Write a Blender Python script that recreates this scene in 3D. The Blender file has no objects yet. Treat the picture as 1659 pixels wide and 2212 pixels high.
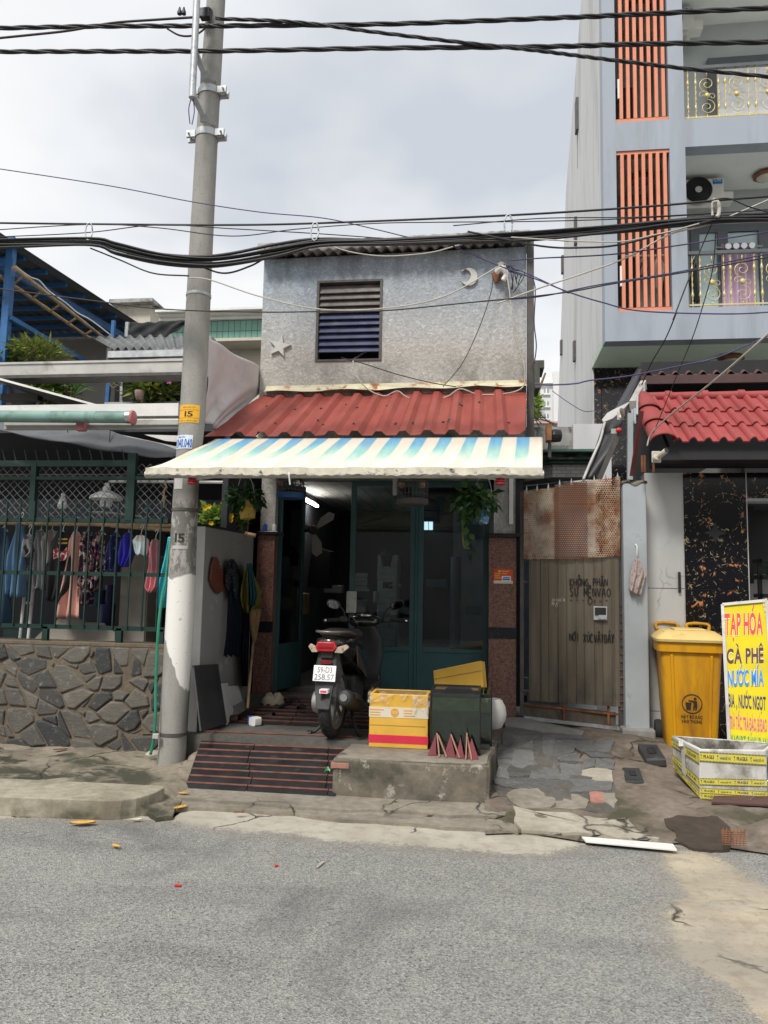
import bpy, bmesh, math, random, unicodedata
from mathutils import Vector, Matrix
random.seed(11)
sc = bpy.context.scene
col = sc.collection
V = Vector
rad = math.radians
# ------------------------------------------------------------------ camera
EYE = 1.52; FOC = 1642.0; PCX, PCY = 829.5, 1106.0
yaw, pit, rol = rad(7.5), rad(5.9), rad(1.1)
Fh = V((-math.sin(yaw), math.cos(yaw), 0)); R0 = V((math.cos(yaw), math.sin(yaw), 0))
FW = Fh*math.cos(pit)+V((0, 0, math.sin(pit))); U0 = -Fh*math.sin(pit)+V((0, 0, math.cos(pit)))
RT = R0*math.cos(rol)+U0*math.sin(rol); UP = -R0*math.sin(rol)+U0*math.cos(rol)
cd = bpy.data.cameras.new('camera'); cam = bpy.data.objects.new('camera', cd); col.objects.link(cam)
cd.sensor_fit = 'VERTICAL'; cd.sensor_height = 24; cd.sensor_width = 18; cd.lens = 24*FOC/2212
cd.clip_start = 0.05; cd.clip_end = 3000
m = Matrix.Identity(4)
for i in range(3):
    m[i][0] = RT[i]; m[i][1] = UP[i]; m[i][2] = -FW[i]
m[2][3] = EYE
cam.matrix_world = m
sc.camera = cam
# ------------------------------------------------------------------ sky and sun
SUN_EL, SUN_AZ = rad(52), rad(202)          # azimuth clockwise from +Y
w = bpy.data.worlds.new('World'); sc.world = w; w.use_nodes = True
wt = w.node_tree; wt.nodes.clear()
wo = wt.nodes.new('ShaderNodeOutputWorld')
sky = wt.nodes.new('ShaderNodeTexSky'); sky.sky_type = 'NISHITA'; sky.sun_disc = False
sky.sun_elevation = SUN_EL; sky.sun_rotation = SUN_AZ; sky.air_density = 1.3; sky.dust_density = 3
bg1 = wt.nodes.new('ShaderNodeBackground'); bg1.inputs[1].default_value = 0.10
wt.links.new(sky.outputs[0], bg1.inputs[0])
tc = wt.nodes.new('ShaderNodeTexCoord')
sep = wt.nodes.new('ShaderNodeSeparateXYZ'); wt.links.new(tc.outputs['Generated'], sep.inputs[0])
def wmath(op, a, b):
    n = wt.nodes.new('ShaderNodeMath'); n.operation = op
    for i, q in enumerate((a, b)):
        if isinstance(q, (int, float)): n.inputs[i].default_value = q
        elif q is not None: wt.links.new(q, n.inputs[i])
    return n.outputs[0]
dn = wmath('ADD', wmath('MAXIMUM', sep.outputs[2], 0.0), 0.22)
cmb = wt.nodes.new('ShaderNodeCombineXYZ')
wt.links.new(wmath('DIVIDE', sep.outputs[0], dn), cmb.inputs[0]); wt.links.new(wmath('DIVIDE', sep.outputs[1], dn), cmb.inputs[1])
cmb.inputs[2].default_value = 8.8
nz = wt.nodes.new('ShaderNodeTexNoise'); nz.inputs['Scale'].default_value = 0.95; nz.inputs['Detail'].default_value = 5; nz.inputs['Roughness'].default_value = 0.5
wt.links.new(cmb.outputs[0], nz.inputs['Vector'])
rp = wt.nodes.new('ShaderNodeValToRGB'); wt.links.new(nz.outputs[0], rp.inputs[0])
e = rp.color_ramp.elements; e[0].position = 0.36; e[0].color = (0.66, 0.695, 0.75, 1); e[1].position = 0.58; e[1].color = (1.06, 1.06, 1.05, 1)
e2 = rp.color_ramp.elements.new(0.48); e2.color = (0.93, 0.945, 0.965, 1)
bg2 = wt.nodes.new('ShaderNodeBackground'); bg2.inputs[1].default_value = 0.74
wt.links.new(rp.outputs[0], bg2.inputs[0])
mx = wt.nodes.new('ShaderNodeMixShader'); mx.inputs[0].default_value = 0.9
wt.links.new(bg1.outputs[0], mx.inputs[1]); wt.links.new(bg2.outputs[0], mx.inputs[2]); wt.links.new(mx.outputs[0], wo.inputs[0])
sl = bpy.data.lights.new('sun', 'SUN'); sl.energy = 2.6; sl.angle = rad(13); sl.color = (1, 0.965, 0.91)
so = bpy.data.objects.new('sun', sl); col.objects.link(so)
sd = V((math.sin(SUN_AZ)*math.cos(SUN_EL), math.cos(SUN_AZ)*math.cos(SUN_EL), math.sin(SUN_EL)))
so.rotation_euler = sd.to_track_quat('Z', 'Y').to_euler(); so.location = (-6, -6, 14)
sc.view_settings.view_transform = 'Standard'; sc.view_settings.look = 'None'; sc.view_settings.gamma = 1
sc.view_settings.exposure = 0.45; sc.view_settings.use_curve_mapping = False
sc.render.engine = 'CYCLES'
sc.cycles.max_bounces = 6; sc.cycles.transparent_max_bounces = 16; sc.cycles.caustics_reflective = False; sc.cycles.caustics_refractive = False

# ------------------------------------------------------------------ measuring: a point of the photograph placed on a plane of the street
ZN = {'D': (0, 0, 1), '1': (0, 484, .3542), '2': (0, 993.6, .3542), '3': (0, 1339, .3542), '4': (432, 993.6, .4167), '5': (1036.8, 993.6, .375),
      '6': (1036.8, 1468.8, .375), '7': (1166.4, 0, .3125), '8': (432, 484, .4687), 'w1': (328.3, 0, .2187), 'w2': (604.8, 1278.7, .302),
      'w3': (328.3, 829.4, .2109), 'w4': (1192.3, 673.9, .2812), 'w5': (1209.6, 345.6, .2708), 'w6': (1347.8, 1252.8, .2539), 'w7': (345.6, 1537.9, .4687),
      'w8': (553, 993.6, .3229), 'v1': (483.8, 1382.4, .1771), 'v2': (0, 708.5, .25), 'v3': (1123.2, 760.3, .1875), 'v4': (1537.9, 993.6, .1602)}
def ray(z, x, y):
    a = ZN[z]; x = a[0]+x*a[2]; y = a[1]+y*a[2]
    return FW+RT*((x-PCX)/FOC)+UP*((PCY-y)/FOC)
def PY(z, x, y, Y):
    d = ray(z, x, y); t = Y/d.y; return V((d.x*t, Y, EYE+d.z*t))
def PZ(z, x, y, h):
    d = ray(z, x, y); t = (h-EYE)/d.z; return V((d.x*t, d.y*t, h))
def PX(z, x, y, X):
    d = ray(z, x, y); t = X/d.x; return V((X, d.y*t, EYE+d.z*t))

# ------------------------------------------------------------------ nodes and materials
def N(t, kind, ins=None, **props):
    n = t.nodes.new('ShaderNode'+kind)
    for k, v in props.items(): setattr(n, k, v)
    for k, v in (ins or {}).items():
        s = n.inputs[k]
        if isinstance(v, bpy.types.NodeSocket): t.links.new(v, s)
        elif isinstance(v, (tuple, list)) and len(v) == 3 and s.type == 'RGBA': s.default_value = (*v, 1)
        else: s.default_value = v
    return n
def mixc(t, f, a, b, blend='MIX'):
    return N(t, 'Mix', {0: f, 6: a, 7: b}, data_type='RGBA', blend_type=blend, clamp_factor=True).outputs[2]
def mth(t, op, a, b=0.0, c=None, clamp=False):
    n = t.nodes.new('ShaderNodeMath'); n.operation = op; n.use_clamp = clamp
    for i, q in enumerate((a, b) if c is None else (a, b, c)):
        if isinstance(q, bpy.types.NodeSocket): t.links.new(q, n.inputs[i])
        else: n.inputs[i].default_value = q
    return n.outputs[0]
def rng(t, v, a, b, c=0.0, d=1.0):
    return N(t, 'MapRange', {0: v, 1: a, 2: b, 3: c, 4: d}).outputs[0]
def pos(t, sx=1, sy=1, sz=1, rot=(0, 0, 0)):
    g = N(t, 'NewGeometry').outputs['Position']
    return N(t, 'Mapping', {0: g, 2: rot, 3: (sx, sy, sz)}).outputs[0]
def noise(t, vec, scale, detail=4, rough=0.55, dist=0.0):
    return N(t, 'TexNoise', {'Vector': vec, 'Scale': scale, 'Detail': detail, 'Roughness': rough, 'Distortion': dist}).outputs[0]
def newmat(name):
    m = bpy.data.materials.new(name); m.use_nodes = True; t = m.node_tree
    return m, t, t.nodes['Principled BSDF']
def setb(t, b, **k):
    for q, v in k.items():
        s = b.inputs[{'col': 'Base Color', 'rough': 'Roughness', 'metal': 'Metallic', 'spec': 'Specular IOR Level', 'alpha': 'Alpha', 'trans': 'Transmission Weight', 'normal': 'Normal', 'coat': 'Coat Weight', 'emc': 'Emission Color', 'ems': 'Emission Strength', 'sss': 'Sheen Weight'}[q]]
        if isinstance(v, bpy.types.NodeSocket): t.links.new(v, s)
        elif isinstance(v, (tuple, list)): s.default_value = (*v[:3], 1)
        else: s.default_value = v
def bump(t, h, strength=0.3, dist=0.01, n=None):
    q = {'Strength': strength, 'Distance': dist, 'Height': h}
    if n is not None: q['Normal'] = n
    return N(t, 'Bump', q).outputs[0]
def mul(c, k): return tuple(min(1, x*k) for x in c)
def mat(name, c, rough=0.65, var=0.18, scale=5.0, dirt=None, dscale=2.5, damt=(0.55, 0.75), bs=40.0, bst=0.15, bd=0.004, metal=0.0, spec=0.4, streak=False, coat=0.0, sheen=0.0):
    m, t, b = newmat(name)
    p = pos(t, 1, 1, 0.18 if streak else 1)
    f = noise(t, p, scale, 5)
    c0 = mixc(t, rng(t, f, .3, .7), mul(c, 1-var), mul(c, 1+var))
    if dirt:
        g = noise(t, p, dscale, 7, .62, .3)
        c0 = mixc(t, rng(t, g, damt[0], damt[1]), c0, dirt)
    h = noise(t, pos(t), bs, 4)
    rr = rng(t, f, .3, .7, max(.02, rough-.08), min(1, rough+.08))
    setb(t, b, col=c0, rough=rr, metal=metal, spec=spec, coat=coat)
    if sheen: setb(t, b, sss=sheen)
    if bst: setb(t, b, normal=bump(t, h, bst, bd))
    return m
def ramp(t, f, stops):
    n = N(t, 'ValToRGB', {0: f}); r = n.color_ramp
    while len(r.elements) < len(stops): r.elements.new(0.5)
    for e_, (p_, c_) in zip(r.elements, stops):
        e_.position = p_; e_.color = (*c_, 1) if len(c_) == 3 else c_
    return n.outputs[0]

# ------------------------------------------------------------------ mesh builder
class MB:
    def __init__(s, M=None): s.v = []; s.f = []; s.M = M
    def add(s, vs, fs):
        o = len(s.v)
        for p in vs:
            p = V(p); s.v.append(s.M @ p if s.M else p)
        s.f += [tuple(i+o for i in f) for f in fs]
        return s
    def box(s, a, b):
        (x0, y0, z0), (x1, y1, z1) = a, b
        return s.add([(x0, y0, z0), (x1, y0, z0), (x1, y1, z0), (x0, y1, z0), (x0, y0, z1), (x1, y0, z1), (x1, y1, z1), (x0, y1, z1)],
                     [(0, 3, 2, 1), (4, 5, 6, 7), (0, 1, 5, 4), (1, 2, 6, 5), (2, 3, 7, 6), (3, 0, 4, 7)])
    def prism(s, pts, vec):
        pts = [V(p) for p in pts]; vec = V(vec); n = len(pts)
        return s.add(pts+[p+vec for p in pts], [tuple(range(n))[::-1], tuple(range(n, 2*n))]+[(i, (i+1) % n, n+(i+1) % n, n+i) for i in range(n)])
    def frust(s, pts, vec, inset):          # prism whose far face is drawn in: a stone, a key
        pts = [V(p) for p in pts]; c = sum(pts, V())/len(pts); vec = V(vec); n = len(pts)
        mid = [p+vec*.6 for p in pts]; top = [p+(c-p)*inset+vec for p in pts]
        return s.add(pts+mid+top, [tuple(range(n))[::-1], tuple(range(2*n, 3*n))]+[(k*n+i, k*n+(i+1) % n, (k+1)*n+(i+1) % n, (k+1)*n+i) for k in (0, 1) for i in range(n)])
    def bar(s, a, b, w, h=None, up=(0, 0, 1)):
        a, b = V(a), V(b); h = h or w; d = (b-a).normalized(); u = V(up)
        if abs(d.dot(u)) > .98: u = V((0, 1, 0))
        x = d.cross(u).normalized(); y = x.cross(d)
        q = [x*(i*w/2)+y*(j*h/2) for i, j in ((-1, -1), (1, -1), (1, 1), (-1, 1))]
        return s.prism([a+k for k in q], b-a)
    def tube(s, pts, r, n=8, cap=True, flat=1.0):
        pts = [V(p) for p in pts]; k = len(pts)
        rs = r if isinstance(r, (list, tuple)) else [r]*k
        vs = []; fs = []; ref = None
        for i, p in enumerate(pts):
            d = (pts[min(i+1, k-1)]-pts[max(i-1, 0)]).normalized()
            if ref is None:
                ref = V((0, 0, 1)) if abs(d.z) < .9 else V((0, 1, 0))
            x = d.cross(ref)
            if x.length < 1e-4: x = d.cross(V((1, .3, 0)))
            x.normalize(); y = x.cross(d).normalized(); ref = y
            for j in range(n):
                a = 2*math.pi*j/n; vs.append(p+x*(math.cos(a)*rs[i])+y*(math.sin(a)*rs[i]*flat))
        for i in range(k-1):
            for j in range(n):
                fs.append((i*n+j, i*n+(j+1) % n, (i+1)*n+(j+1) % n, (i+1)*n+j))
        if cap: fs += [tuple(range(n))[::-1], tuple(range((k-1)*n, k*n))]
        return s.add(vs, fs)
    def lathe(s, prof, c=(0, 0, 0), n=20, axis='z', sx=1, sy=1):
        vs = []; fs = []; k = len(prof); c = V(c)
        for r, h in prof:
            for j in range(n):
                a = 2*math.pi*j/n; x, y = r*math.cos(a)*sx, r*math.sin(a)*sy
                vs.append(c+V({'z': (x, y, h), 'y': (x, h, y), 'x': (h, x, y)}[axis]))
        for i in range(k-1):
            for j in range(n): fs.append((i*n+j, i*n+(j+1) % n, (i+1)*n+(j+1) % n, (i+1)*n+j))
        if prof[0][0] > 1e-5: fs.append(tuple(range(n))[::-1])
        if prof[-1][0] > 1e-5: fs.append(tuple(range((k-1)*n, k*n)))
        return s.add(vs, fs)
    def grid(s, fn, nu, nv, thick=None):
        P = [[V(fn(i/nu, j/nv)) for i in range(nu+1)] for j in range(nv+1)]
        vs = [p for r in P for p in r]; W = nu+1
        fs = [(j*W+i, j*W+i+1, (j+1)*W+i+1, (j+1)*W+i) for j in range(nv) for i in range(nu)]
        if thick is not None:
            t = V(thick); o = len(vs); vs = vs+[p+t for p in vs]
            fs += [tuple(o+i for i in f[::-1]) for f in fs]
            ed = [i for i in range(W)]+[j*W+nu for j in range(1, nv+1)]+[nv*W+i for i in range(nu-1, -1, -1)]+[j*W for j in range(nv-1, 0, -1)]
            fs += [(ed[k], ed[(k+1) % len(ed)], o+ed[(k+1) % len(ed)], o+ed[k]) for k in range(len(ed))]
        return s.add(vs, fs)
    def loft(s, secs, n=20, pw=2.5):        # secs: (y, x centre, z centre, half width, half height[, power])
        vs = []; fs = []; k = len(secs)
        for q in secs:
            y, xc, zc, a, b = q[:5]; e_ = 2/(q[5] if len(q) > 5 else pw)
            for j in range(n):
                t = 2*math.pi*j/n; c_, s_ = math.cos(t), math.sin(t)
                vs.append((xc+a*math.copysign(abs(c_)**e_, c_), y, zc+b*math.copysign(abs(s_)**e_, s_)))
        for i in range(k-1):
            for j in range(n): fs.append((i*n+j, i*n+(j+1) % n, (i+1)*n+(j+1) % n, (i+1)*n+j))
        fs += [tuple(range(n))[::-1], tuple(range((k-1)*n, k*n))]
        return s.add(vs, fs)
    def leaf(s, p, d, n, L, W, bend=.25):
        d = V(d).normalized(); n = V(n); x = d.cross(n)
        if x.length < 1e-3: x = d.cross(V((.3, 1, .2)))
        x.normalize(); n = x.cross(d).normalized(); p = V(p)
        return s.add([p, p+d*L*.45+x*W/2-n*L*bend*.2, p+d*L-n*L*bend, p+d*L*.45-x*W/2-n*L*bend*.2], [(0, 1, 2, 3)])
    def build(s, name, mt, parent=None, smooth=False, bevel=0.0, fix=True):
        me = bpy.data.meshes.new(name)
        c = sum(s.v, V())/max(1, len(s.v))
        me.from_pydata([p-c for p in s.v], [], s.f)
        if fix:
            bm = bmesh.new(); bm.from_mesh(me); bmesh.ops.recalc_face_normals(bm, faces=bm.faces); bm.to_mesh(me); bm.free()
        if mt: PEND.append((me, mt)); me.materials.append(None)
        if smooth:
            me.shade_smooth()
            if smooth != 'all' and hasattr(me, 'set_sharp_from_angle'): me.set_sharp_from_angle(angle=rad(40))
        return link(name, me, c, parent, bevel)
def link(name, me, c, parent=None, bevel=0.0):
    o = bpy.data.objects.new(name, me); o.location = c; col.objects.link(o)
    if bevel:
        b = o.modifiers.new('bevel', 'BEVEL'); b.width = bevel; b.segments = 2; b.limit_method = 'ANGLE'
    if parent is not None:
        o.parent = parent; o.matrix_parent_inverse = Matrix.Translation(-WLOC[parent.name])
    WLOC[o.name] = V(c)
    return o
WLOC = {}
PEND = []                                   # materials are set at the end, when all exist
def thing(name, label, cat, loc=(0, 0, 0), group=None):
    o = bpy.data.objects.new(name, None); o.empty_display_size = .1; col.objects.link(o); o.location = loc; WLOC[o.name] = V(loc)
    return tag(o, label, cat, group)
def tag(o, label=None, cat=None, group=None, kind=None):
    if label: o['label'] = label
    if cat: o['category'] = cat
    if group: o['group'] = group
    if kind: o['kind'] = kind
    return o
def again(o, c, parent):                    # the same mesh again at another place
    q = link(o.name.split('.')[0], o.data, c, parent)
    for md in o.modifiers:
        b = q.modifiers.new('bevel', 'BEVEL'); b.width = md.width; b.segments = md.segments; b.limit_method = 'ANGLE'
    return q
GLY = {}
def glyph(ch, bold):
    if (ch, bold) not in GLY:
        cu = bpy.data.curves.new('t', 'FONT'); cu.body = ch; cu.offset = bold; cu.resolution_u = 3
        ob = bpy.data.objects.new('t', cu); col.objects.link(ob); me = bpy.data.meshes.new_from_object(ob.evaluated_get(bpy.context.evaluated_depsgraph_get())); bpy.data.objects.remove(ob)
        GLY[ch, bold] = [v.co.copy() for v in me.vertices], [tuple(p.vertices) for p in me.polygons]
    return GLY[ch, bold]
def text(name, s, o, xv, yv, mt, parent, bold=0.0, wrap=None):
    """lettering fitted into the box o, o+xv, o+yv; flat sheet of letter shapes"""
    vs, fs, x, y = [], [], 0.0, 0.0
    for ch in s:
        if ch == ' ': x += .30; continue
        if ch == '\n': x = 0.0; y -= 1.1; continue
        nf = unicodedata.normalize('NFD', 'D' if ch == 'Đ' else ch); gv, gf = glyph(nf[0], bold); marks = nf[1:]+('/' if ch == 'Đ' else '')
        w0, w1 = min(p.x for p in gv), max(p.x for p in gv); h1 = max(p.y for p in gv); o_ = len(vs)
        vs += [V((p.x-w0+x, p.y+y, 0)) for p in gv]; fs += [tuple(i+o_ for i in f) for f in gf]; c = x+(w1-w0)/2; lift = 0.0; k = .055+bold
        def poly(pts):
            o2 = len(vs); vs.extend(V((a, b_+y, .001)) for a, b_ in pts); fs.append(tuple(range(o2, o2+len(pts))))
        for q in sorted(marks, key=lambda t: t not in '\u0302\u0306\u031b'):
            t = h1+.05+lift
            if q == '\u0302': poly([(c-.20, t), (c-.20+k*1.5, t), (c, t+.09), (c, t+.09+k*1.6)]); poly([(c+.20, t), (c, t+.09+k*1.6), (c, t+.09), (c+.20-k*1.5, t)]); lift = .12
            elif q == '\u0306': poly([(c-.18, t+.14), (c-.10, t+.02), (c, t-.01), (c+.10, t+.02), (c+.18, t+.14), (c+.18-k, t+.14), (c+.07, t+.06), (c, t+.05), (c-.07, t+.06), (c-.18+k, t+.14)]); lift = .12
            elif q == '\u0301': e_ = c+(.10 if lift else 0); poly([(e_-.08, t), (e_-.08+k*1.4, t), (e_+.13+k, t+.20), (e_+.13-k*.6, t+.20)])
            elif q == '\u0300': e_ = c-(.10 if lift else 0); poly([(e_+.08-k*1.4, t), (e_+.08, t), (e_-.13+k*.6, t+.20), (e_-.13-k, t+.20)])
            elif q == '\u0303': poly([(c-.20, t+.03), (c-.10, t+.11), (c+.08, t+.05), (c+.20, t+.13), (c+.20, t+.13+k), (c+.08, t+.05+k), (c-.10, t+.11+k), (c-.20, t+.03+k)])
            elif q == '\u0309': poly([(c-.06, t+.20), (c+.06, t+.22), (c+.09, t+.12), (c+.02, t), (c-.03, t), (c+.01, t+.12), (c-.06, t+.15)])
            elif q == '\u0323': poly([(c+(.055+bold*.6)*math.cos(a*.785), -.15+(.055+bold*.6)*math.sin(a*.785)) for a in range(8)])
            elif q == '\u031b': r_ = x+(w1-w0); poly([(r_-k*1.2, h1-.10), (r_+.05, h1-.06), (r_+.08, h1+.06), (r_+.08+k, h1+.06), (r_+.08+k*.7, h1-.10), (r_-.02, h1-.19)])
            elif q == '/': poly([(x-.10, h1*.46), (x+.26, h1*.46), (x+.26, h1*.46+k*1.3), (x-.10, h1*.46+k*1.3)])
        x += (w1-w0)+.075
    x0, x1 = min(v.x for v in vs), max(v.x for v in vs); y0, y1 = min(v.y for v in vs), max(v.y for v in vs)
    o, xv, yv = V(o), V(xv), V(yv)
    b = MB(); b.add([(wrap((v.x-x0)/(x1-x0), (v.y-y0)/(y1-y0)) if wrap else o+xv*((v.x-x0)/(x1-x0))+yv*((v.y-y0)/(y1-y0))) for v in vs], fs)
    return b.build(name, mt, parent, fix=False)
def jag(pts, k=3, amp=.22, closed=True):    # broken outline: midpoints pushed sideways again and again
    pts = [V(p) for p in pts]
    for _ in range(k):
        q = []; n = len(pts)
        for i in range(n if closed else n-1):
            a, b = pts[i], pts[(i+1) % n]; d = b-a; s = V((-d.y, d.x, 0))
            q += [a, (a+b)/2+s*random.uniform(-amp, amp)]
        if not closed: q.append(pts[-1])
        pts = q; amp *= .8
    return pts
def sag(a, b, d, n=14, wob=0.0):
    a, b = V(a), V(b)
    return [a.lerp(b, i/n)-V((0, 0, d*4*(i/n)*(1-i/n)))+V((0, random.uniform(-wob, wob), random.uniform(-wob, wob))) for i in range(n+1)]
def spline(pts, n=6):                       # Catmull-Rom through the points
    P = [V(p) for p in pts]; P = [P[0]*2-P[1]]+P+[P[-1]*2-P[-2]]; out = []
    for i in range(1, len(P)-2):
        a, b, c, d = P[i-1:i+3]
        for k in range(n):
            t = k/n; out.append(.5*((2*b)+(c-a)*t+(2*a-5*b+4*c-d)*t*t+(3*b-a-3*c+d)*t**3))
    return out+[P[-2]]
# ------------------------------------------------------------------ materials
M = {}
def roadmat():
    m, t, b = newmat('road'); p = pos(t); wr = N(t, 'SeparateColor', {0: N(t, 'Attribute', attribute_name='wear').outputs[0]})
    big = noise(t, p, .8, 4); mid = noise(t, p, 6, 5, .6); fine = noise(t, p, 34, 4, .7)
    c = mixc(t, rng(t, big, .3, .7), (.235, .233, .22), (.34, .336, .315))
    c = mixc(t, rng(t, mid, .38, .7, 0, .7), c, (.38, .372, .345))
    v = N(t, 'TexVoronoi', {'Vector': p, 'Scale': 115.0})
    lane = noise(t, pos(t, .12, 1, 1), 1.7, 3); c = mixc(t, rng(t, lane, .42, .6, 0, .35), c, (.40, .395, .37)); c = mixc(t, rng(t, noise(t, pos(t, .2, 1, 1, (0, 0, .1)), 2.6, 4), .52, .66, 0, .45), c, (.15, .148, .14))
    c = mixc(t, rng(t, v.outputs['Color'], .1, .95), mixc(t, .55, c, (.085, .085, .083)), mixc(t, .28, c, (.62, .61, .57)))
    pit = noise(t, pos(t, 1, 1.5, 1), 50, 4, .75); zone = rng(t, noise(t, p, 1.1, 4), .36, .62)
    pm = mth(t, 'MULTIPLY', rng(t, pit, .555, .635), mth(t, 'ADD', .4, mth(t, 'MULTIPLY', zone, .6)))
    c = mixc(t, pm, c, (.038, .038, .040))
    c = mixc(t, mth(t, 'MULTIPLY', rng(t, noise(t, p, 70, 2), .65, .7), .6), c, (.50, .47, .38))
    c = mixc(t, mth(t, 'MULTIPLY', rng(t, noise(t, pos(t, 1, 1.7, 1), 3.4, 2), .71, .74), .5), c, (.48, .47, .43))
    c = mixc(t, mth(t, 'MULTIPLY', rng(t, noise(t, p, .55, 5, .6, .5), .53, .64), .55), c, (.085, .085, .083))
    # dusty cement along the gutter and the washed-out concrete at the right
    nz_ = mth(t, 'ADD', mth(t, 'MULTIPLY', mth(t, 'SUBTRACT', noise(t, p, 5, 6, .7), .5), .42), mth(t, 'MULTIPLY', mth(t, 'SUBTRACT', fine, .5), .5))
    sm = rng(t, mth(t, 'ADD', wr.outputs[0], nz_), .47, .56); gm = rng(t, mth(t, 'ADD', wr.outputs[1], nz_), .47, .56)
    dust = rng(t, mth(t, 'ADD', mth(t, 'MAXIMUM', wr.outputs[0], wr.outputs[1]), nz_), .18, .52, 0, .42); c = mixc(t, dust, c, (.33, .295, .235))
    n1 = noise(t, p, 2.0, 7, .65, .4); n2 = noise(t, p, 11, 5, .65); n4 = noise(t, p, .9, 5, .6)
    sc_ = mixc(t, rng(t, n1, .35, .65), (.47, .415, .315), (.35, .295, .215)); sc_ = mixc(t, rng(t, noise(t, pos(t, .5, 1, 1), 1.6, 5, .6), .42, .6, 0, .85), sc_, (.28, .255, .215)); sc_ = mixc(t, rng(t, n2, .5, .72, 0, .6), sc_, (.20, .165, .12)); sc_ = mixc(t, rng(t, fine, .58, .7, 0, .5), sc_, (.12, .10, .075))
    gc = mixc(t, rng(t, n1, .35, .65), (.47, .44, .37), (.37, .34, .28)); gc = mixc(t, rng(t, n2, .48, .72, 0, .7), gc, (.24, .215, .17)); gc = mixc(t, rng(t, noise(t, p, 1.5, 5), .5, .62, 0, .5), gc, (.27, .25, .205))
    c = mixc(t, sm, c, sc_); c = mixc(t, gm, c, gc)
    dv = N(t, 'Mix', {0: .22, 4: p, 5: N(t, 'TexNoise', {'Vector': p, 'Scale': 4.0, 'Detail': 5}).outputs[1]}, data_type='VECTOR').outputs[1]
    ck = mth(t, 'MULTIPLY', mth(t, 'MULTIPLY', rng(t, N(t, 'TexVoronoi', {'Vector': dv, 'Scale': 1.1}, feature='DISTANCE_TO_EDGE').outputs[0], 0, .010, 1, 0), rng(t, noise(t, p, 1.3, 2), .5, .56)), mth(t, 'MAXIMUM', sm, gm)); c = mixc(t, ck, c, (.035, .03, .025))
    flat = mth(t, 'SUBTRACT', 1.0, mth(t, 'MULTIPLY', mth(t, 'MAXIMUM', sm, gm), .8))
    h = mth(t, 'ADD', mth(t, 'MULTIPLY', mth(t, 'SUBTRACT', v.outputs['Distance'], mth(t, 'MULTIPLY', pit, 1.6)), flat), mth(t, 'SUBTRACT', mth(t, 'MULTIPLY', n2, .5), mth(t, 'MULTIPLY', ck, 1.5)))
    setb(t, b, col=c, rough=.88, spec=.22, normal=bump(t, h, .9, .008)); return m
M['road'] = roadmat()
def concrete(name, a, bcol, dark, crack=0.0, moss=None, mz=None, gsc=3.0, white=None, wet=None, rough=.9, tile=None):
    m, t, b = newmat(name); p = pos(t)
    n1 = noise(t, p, gsc, 7, .65, .4); n2 = noise(t, p, gsc*6, 5, .6); n3 = noise(t, p, gsc*.55, 5, .6)
    c = mixc(t, rng(t, n1, .32, .68), a, bcol)
    c = mixc(t, mth(t, 'MULTIPLY', rng(t, n3, .5, .68), .8), c, dark)
    c = mixc(t, rng(t, n2, .3, .75, 0, .55), c, mul(dark, .8))
    sp = noise(t, p, 150, 2); c = mixc(t, rng(t, sp, .62, .75, 0, .5), c, (.05, .045, .04))
    h = mth(t, 'ADD', mth(t, 'MULTIPLY', n2, .7), mth(t, 'MULTIPLY', sp, .3))
    if crack:
        dv = N(t, 'Mix', {0: .25, 4: p, 5: N(t, 'TexNoise', {'Vector': p, 'Scale': 4.0, 'Detail': 5}).outputs[1]}, data_type='VECTOR').outputs[1]
        vo = N(t, 'TexVoronoi', {'Vector': dv, 'Scale': crack}, feature='DISTANCE_TO_EDGE').outputs[0]
        ck = mth(t, 'MULTIPLY', rng(t, vo, 0.0, .022, 1, 0), rng(t, noise(t, p, 1.7, 2), .46, .56))
        c = mixc(t, ck, c, (.03, .026, .02)); h = mth(t, 'SUBTRACT', h, mth(t, 'MULTIPLY', ck, 2.0))
    if moss:
        g = rng(t, noise(t, p, 2.6, 6, .65), .47, .62)
        if mz:
            s_ = N(t, 'SeparateXYZ', {0: N(t, 'NewGeometry').outputs['Position']}).outputs[mz[0]]
            g = mth(t, 'MULTIPLY', g, rng(t, s_, mz[1], mz[2]))
        c = mixc(t, mth(t, 'MULTIPLY', g, .85), c, moss)
    if white:
        g = rng(t, noise(t, p, 5, 6, .7), .58, .64); c = mixc(t, mth(t, 'MULTIPLY', g, .8), c, white)
    if wet:
        c = mixc(t, rng(t, noise(t, pos(t, 1, 2.2, 1), 2.3, 6, .6, .5), .56, .6), c, wet)
    setb(t, b, col=c, rough=rough, spec=.25, normal=bump(t, h, .55, .012)); return m
M['gutter'] = concrete('gutter', (.45, .42, .35), (.38, .35, .28), (.24, .21, .16), 1.6)
M['oldstep'] = concrete('oldstep', (.33, .30, .245), (.25, .225, .18), (.13, .115, .09), 2.6)
M['sandpatch'] = concrete('sandpatch', (.47, .385, .25), (.37, .305, .205), (.27, .22, .15), 1.3, gsc=1.6)
M['pavement'] = concrete('pavement', (.33, .29, .225), (.25, .215, .165), (.14, .12, .09), 1.5, moss=(.035, .04, .025), wet=(.055, .055, .04))
M['kerb'] = concrete('kerb', (.43, .40, .31), (.33, .30, .23), (.17, .145, .105), 0, gsc=3.2, moss=(.07, .066, .04), mz=(2, .11, .03))
M['apron'] = concrete('apron', (.25, .205, .165), (.185, .15, .12), (.10, .08, .066), 2.0, moss=(.06, .06, .035))
M['block'] = concrete('block', (.25, .22, .175), (.16, .14, .108), (.075, .068, .053), 0, moss=(.03, .036, .024), mz=(2, .315, .24), white=(.42, .39, .33))
M['blocktop'] = concrete('blocktop', (.34, .31, .26), (.27, .24, .20), (.15, .13, .105), 1.2)
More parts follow.
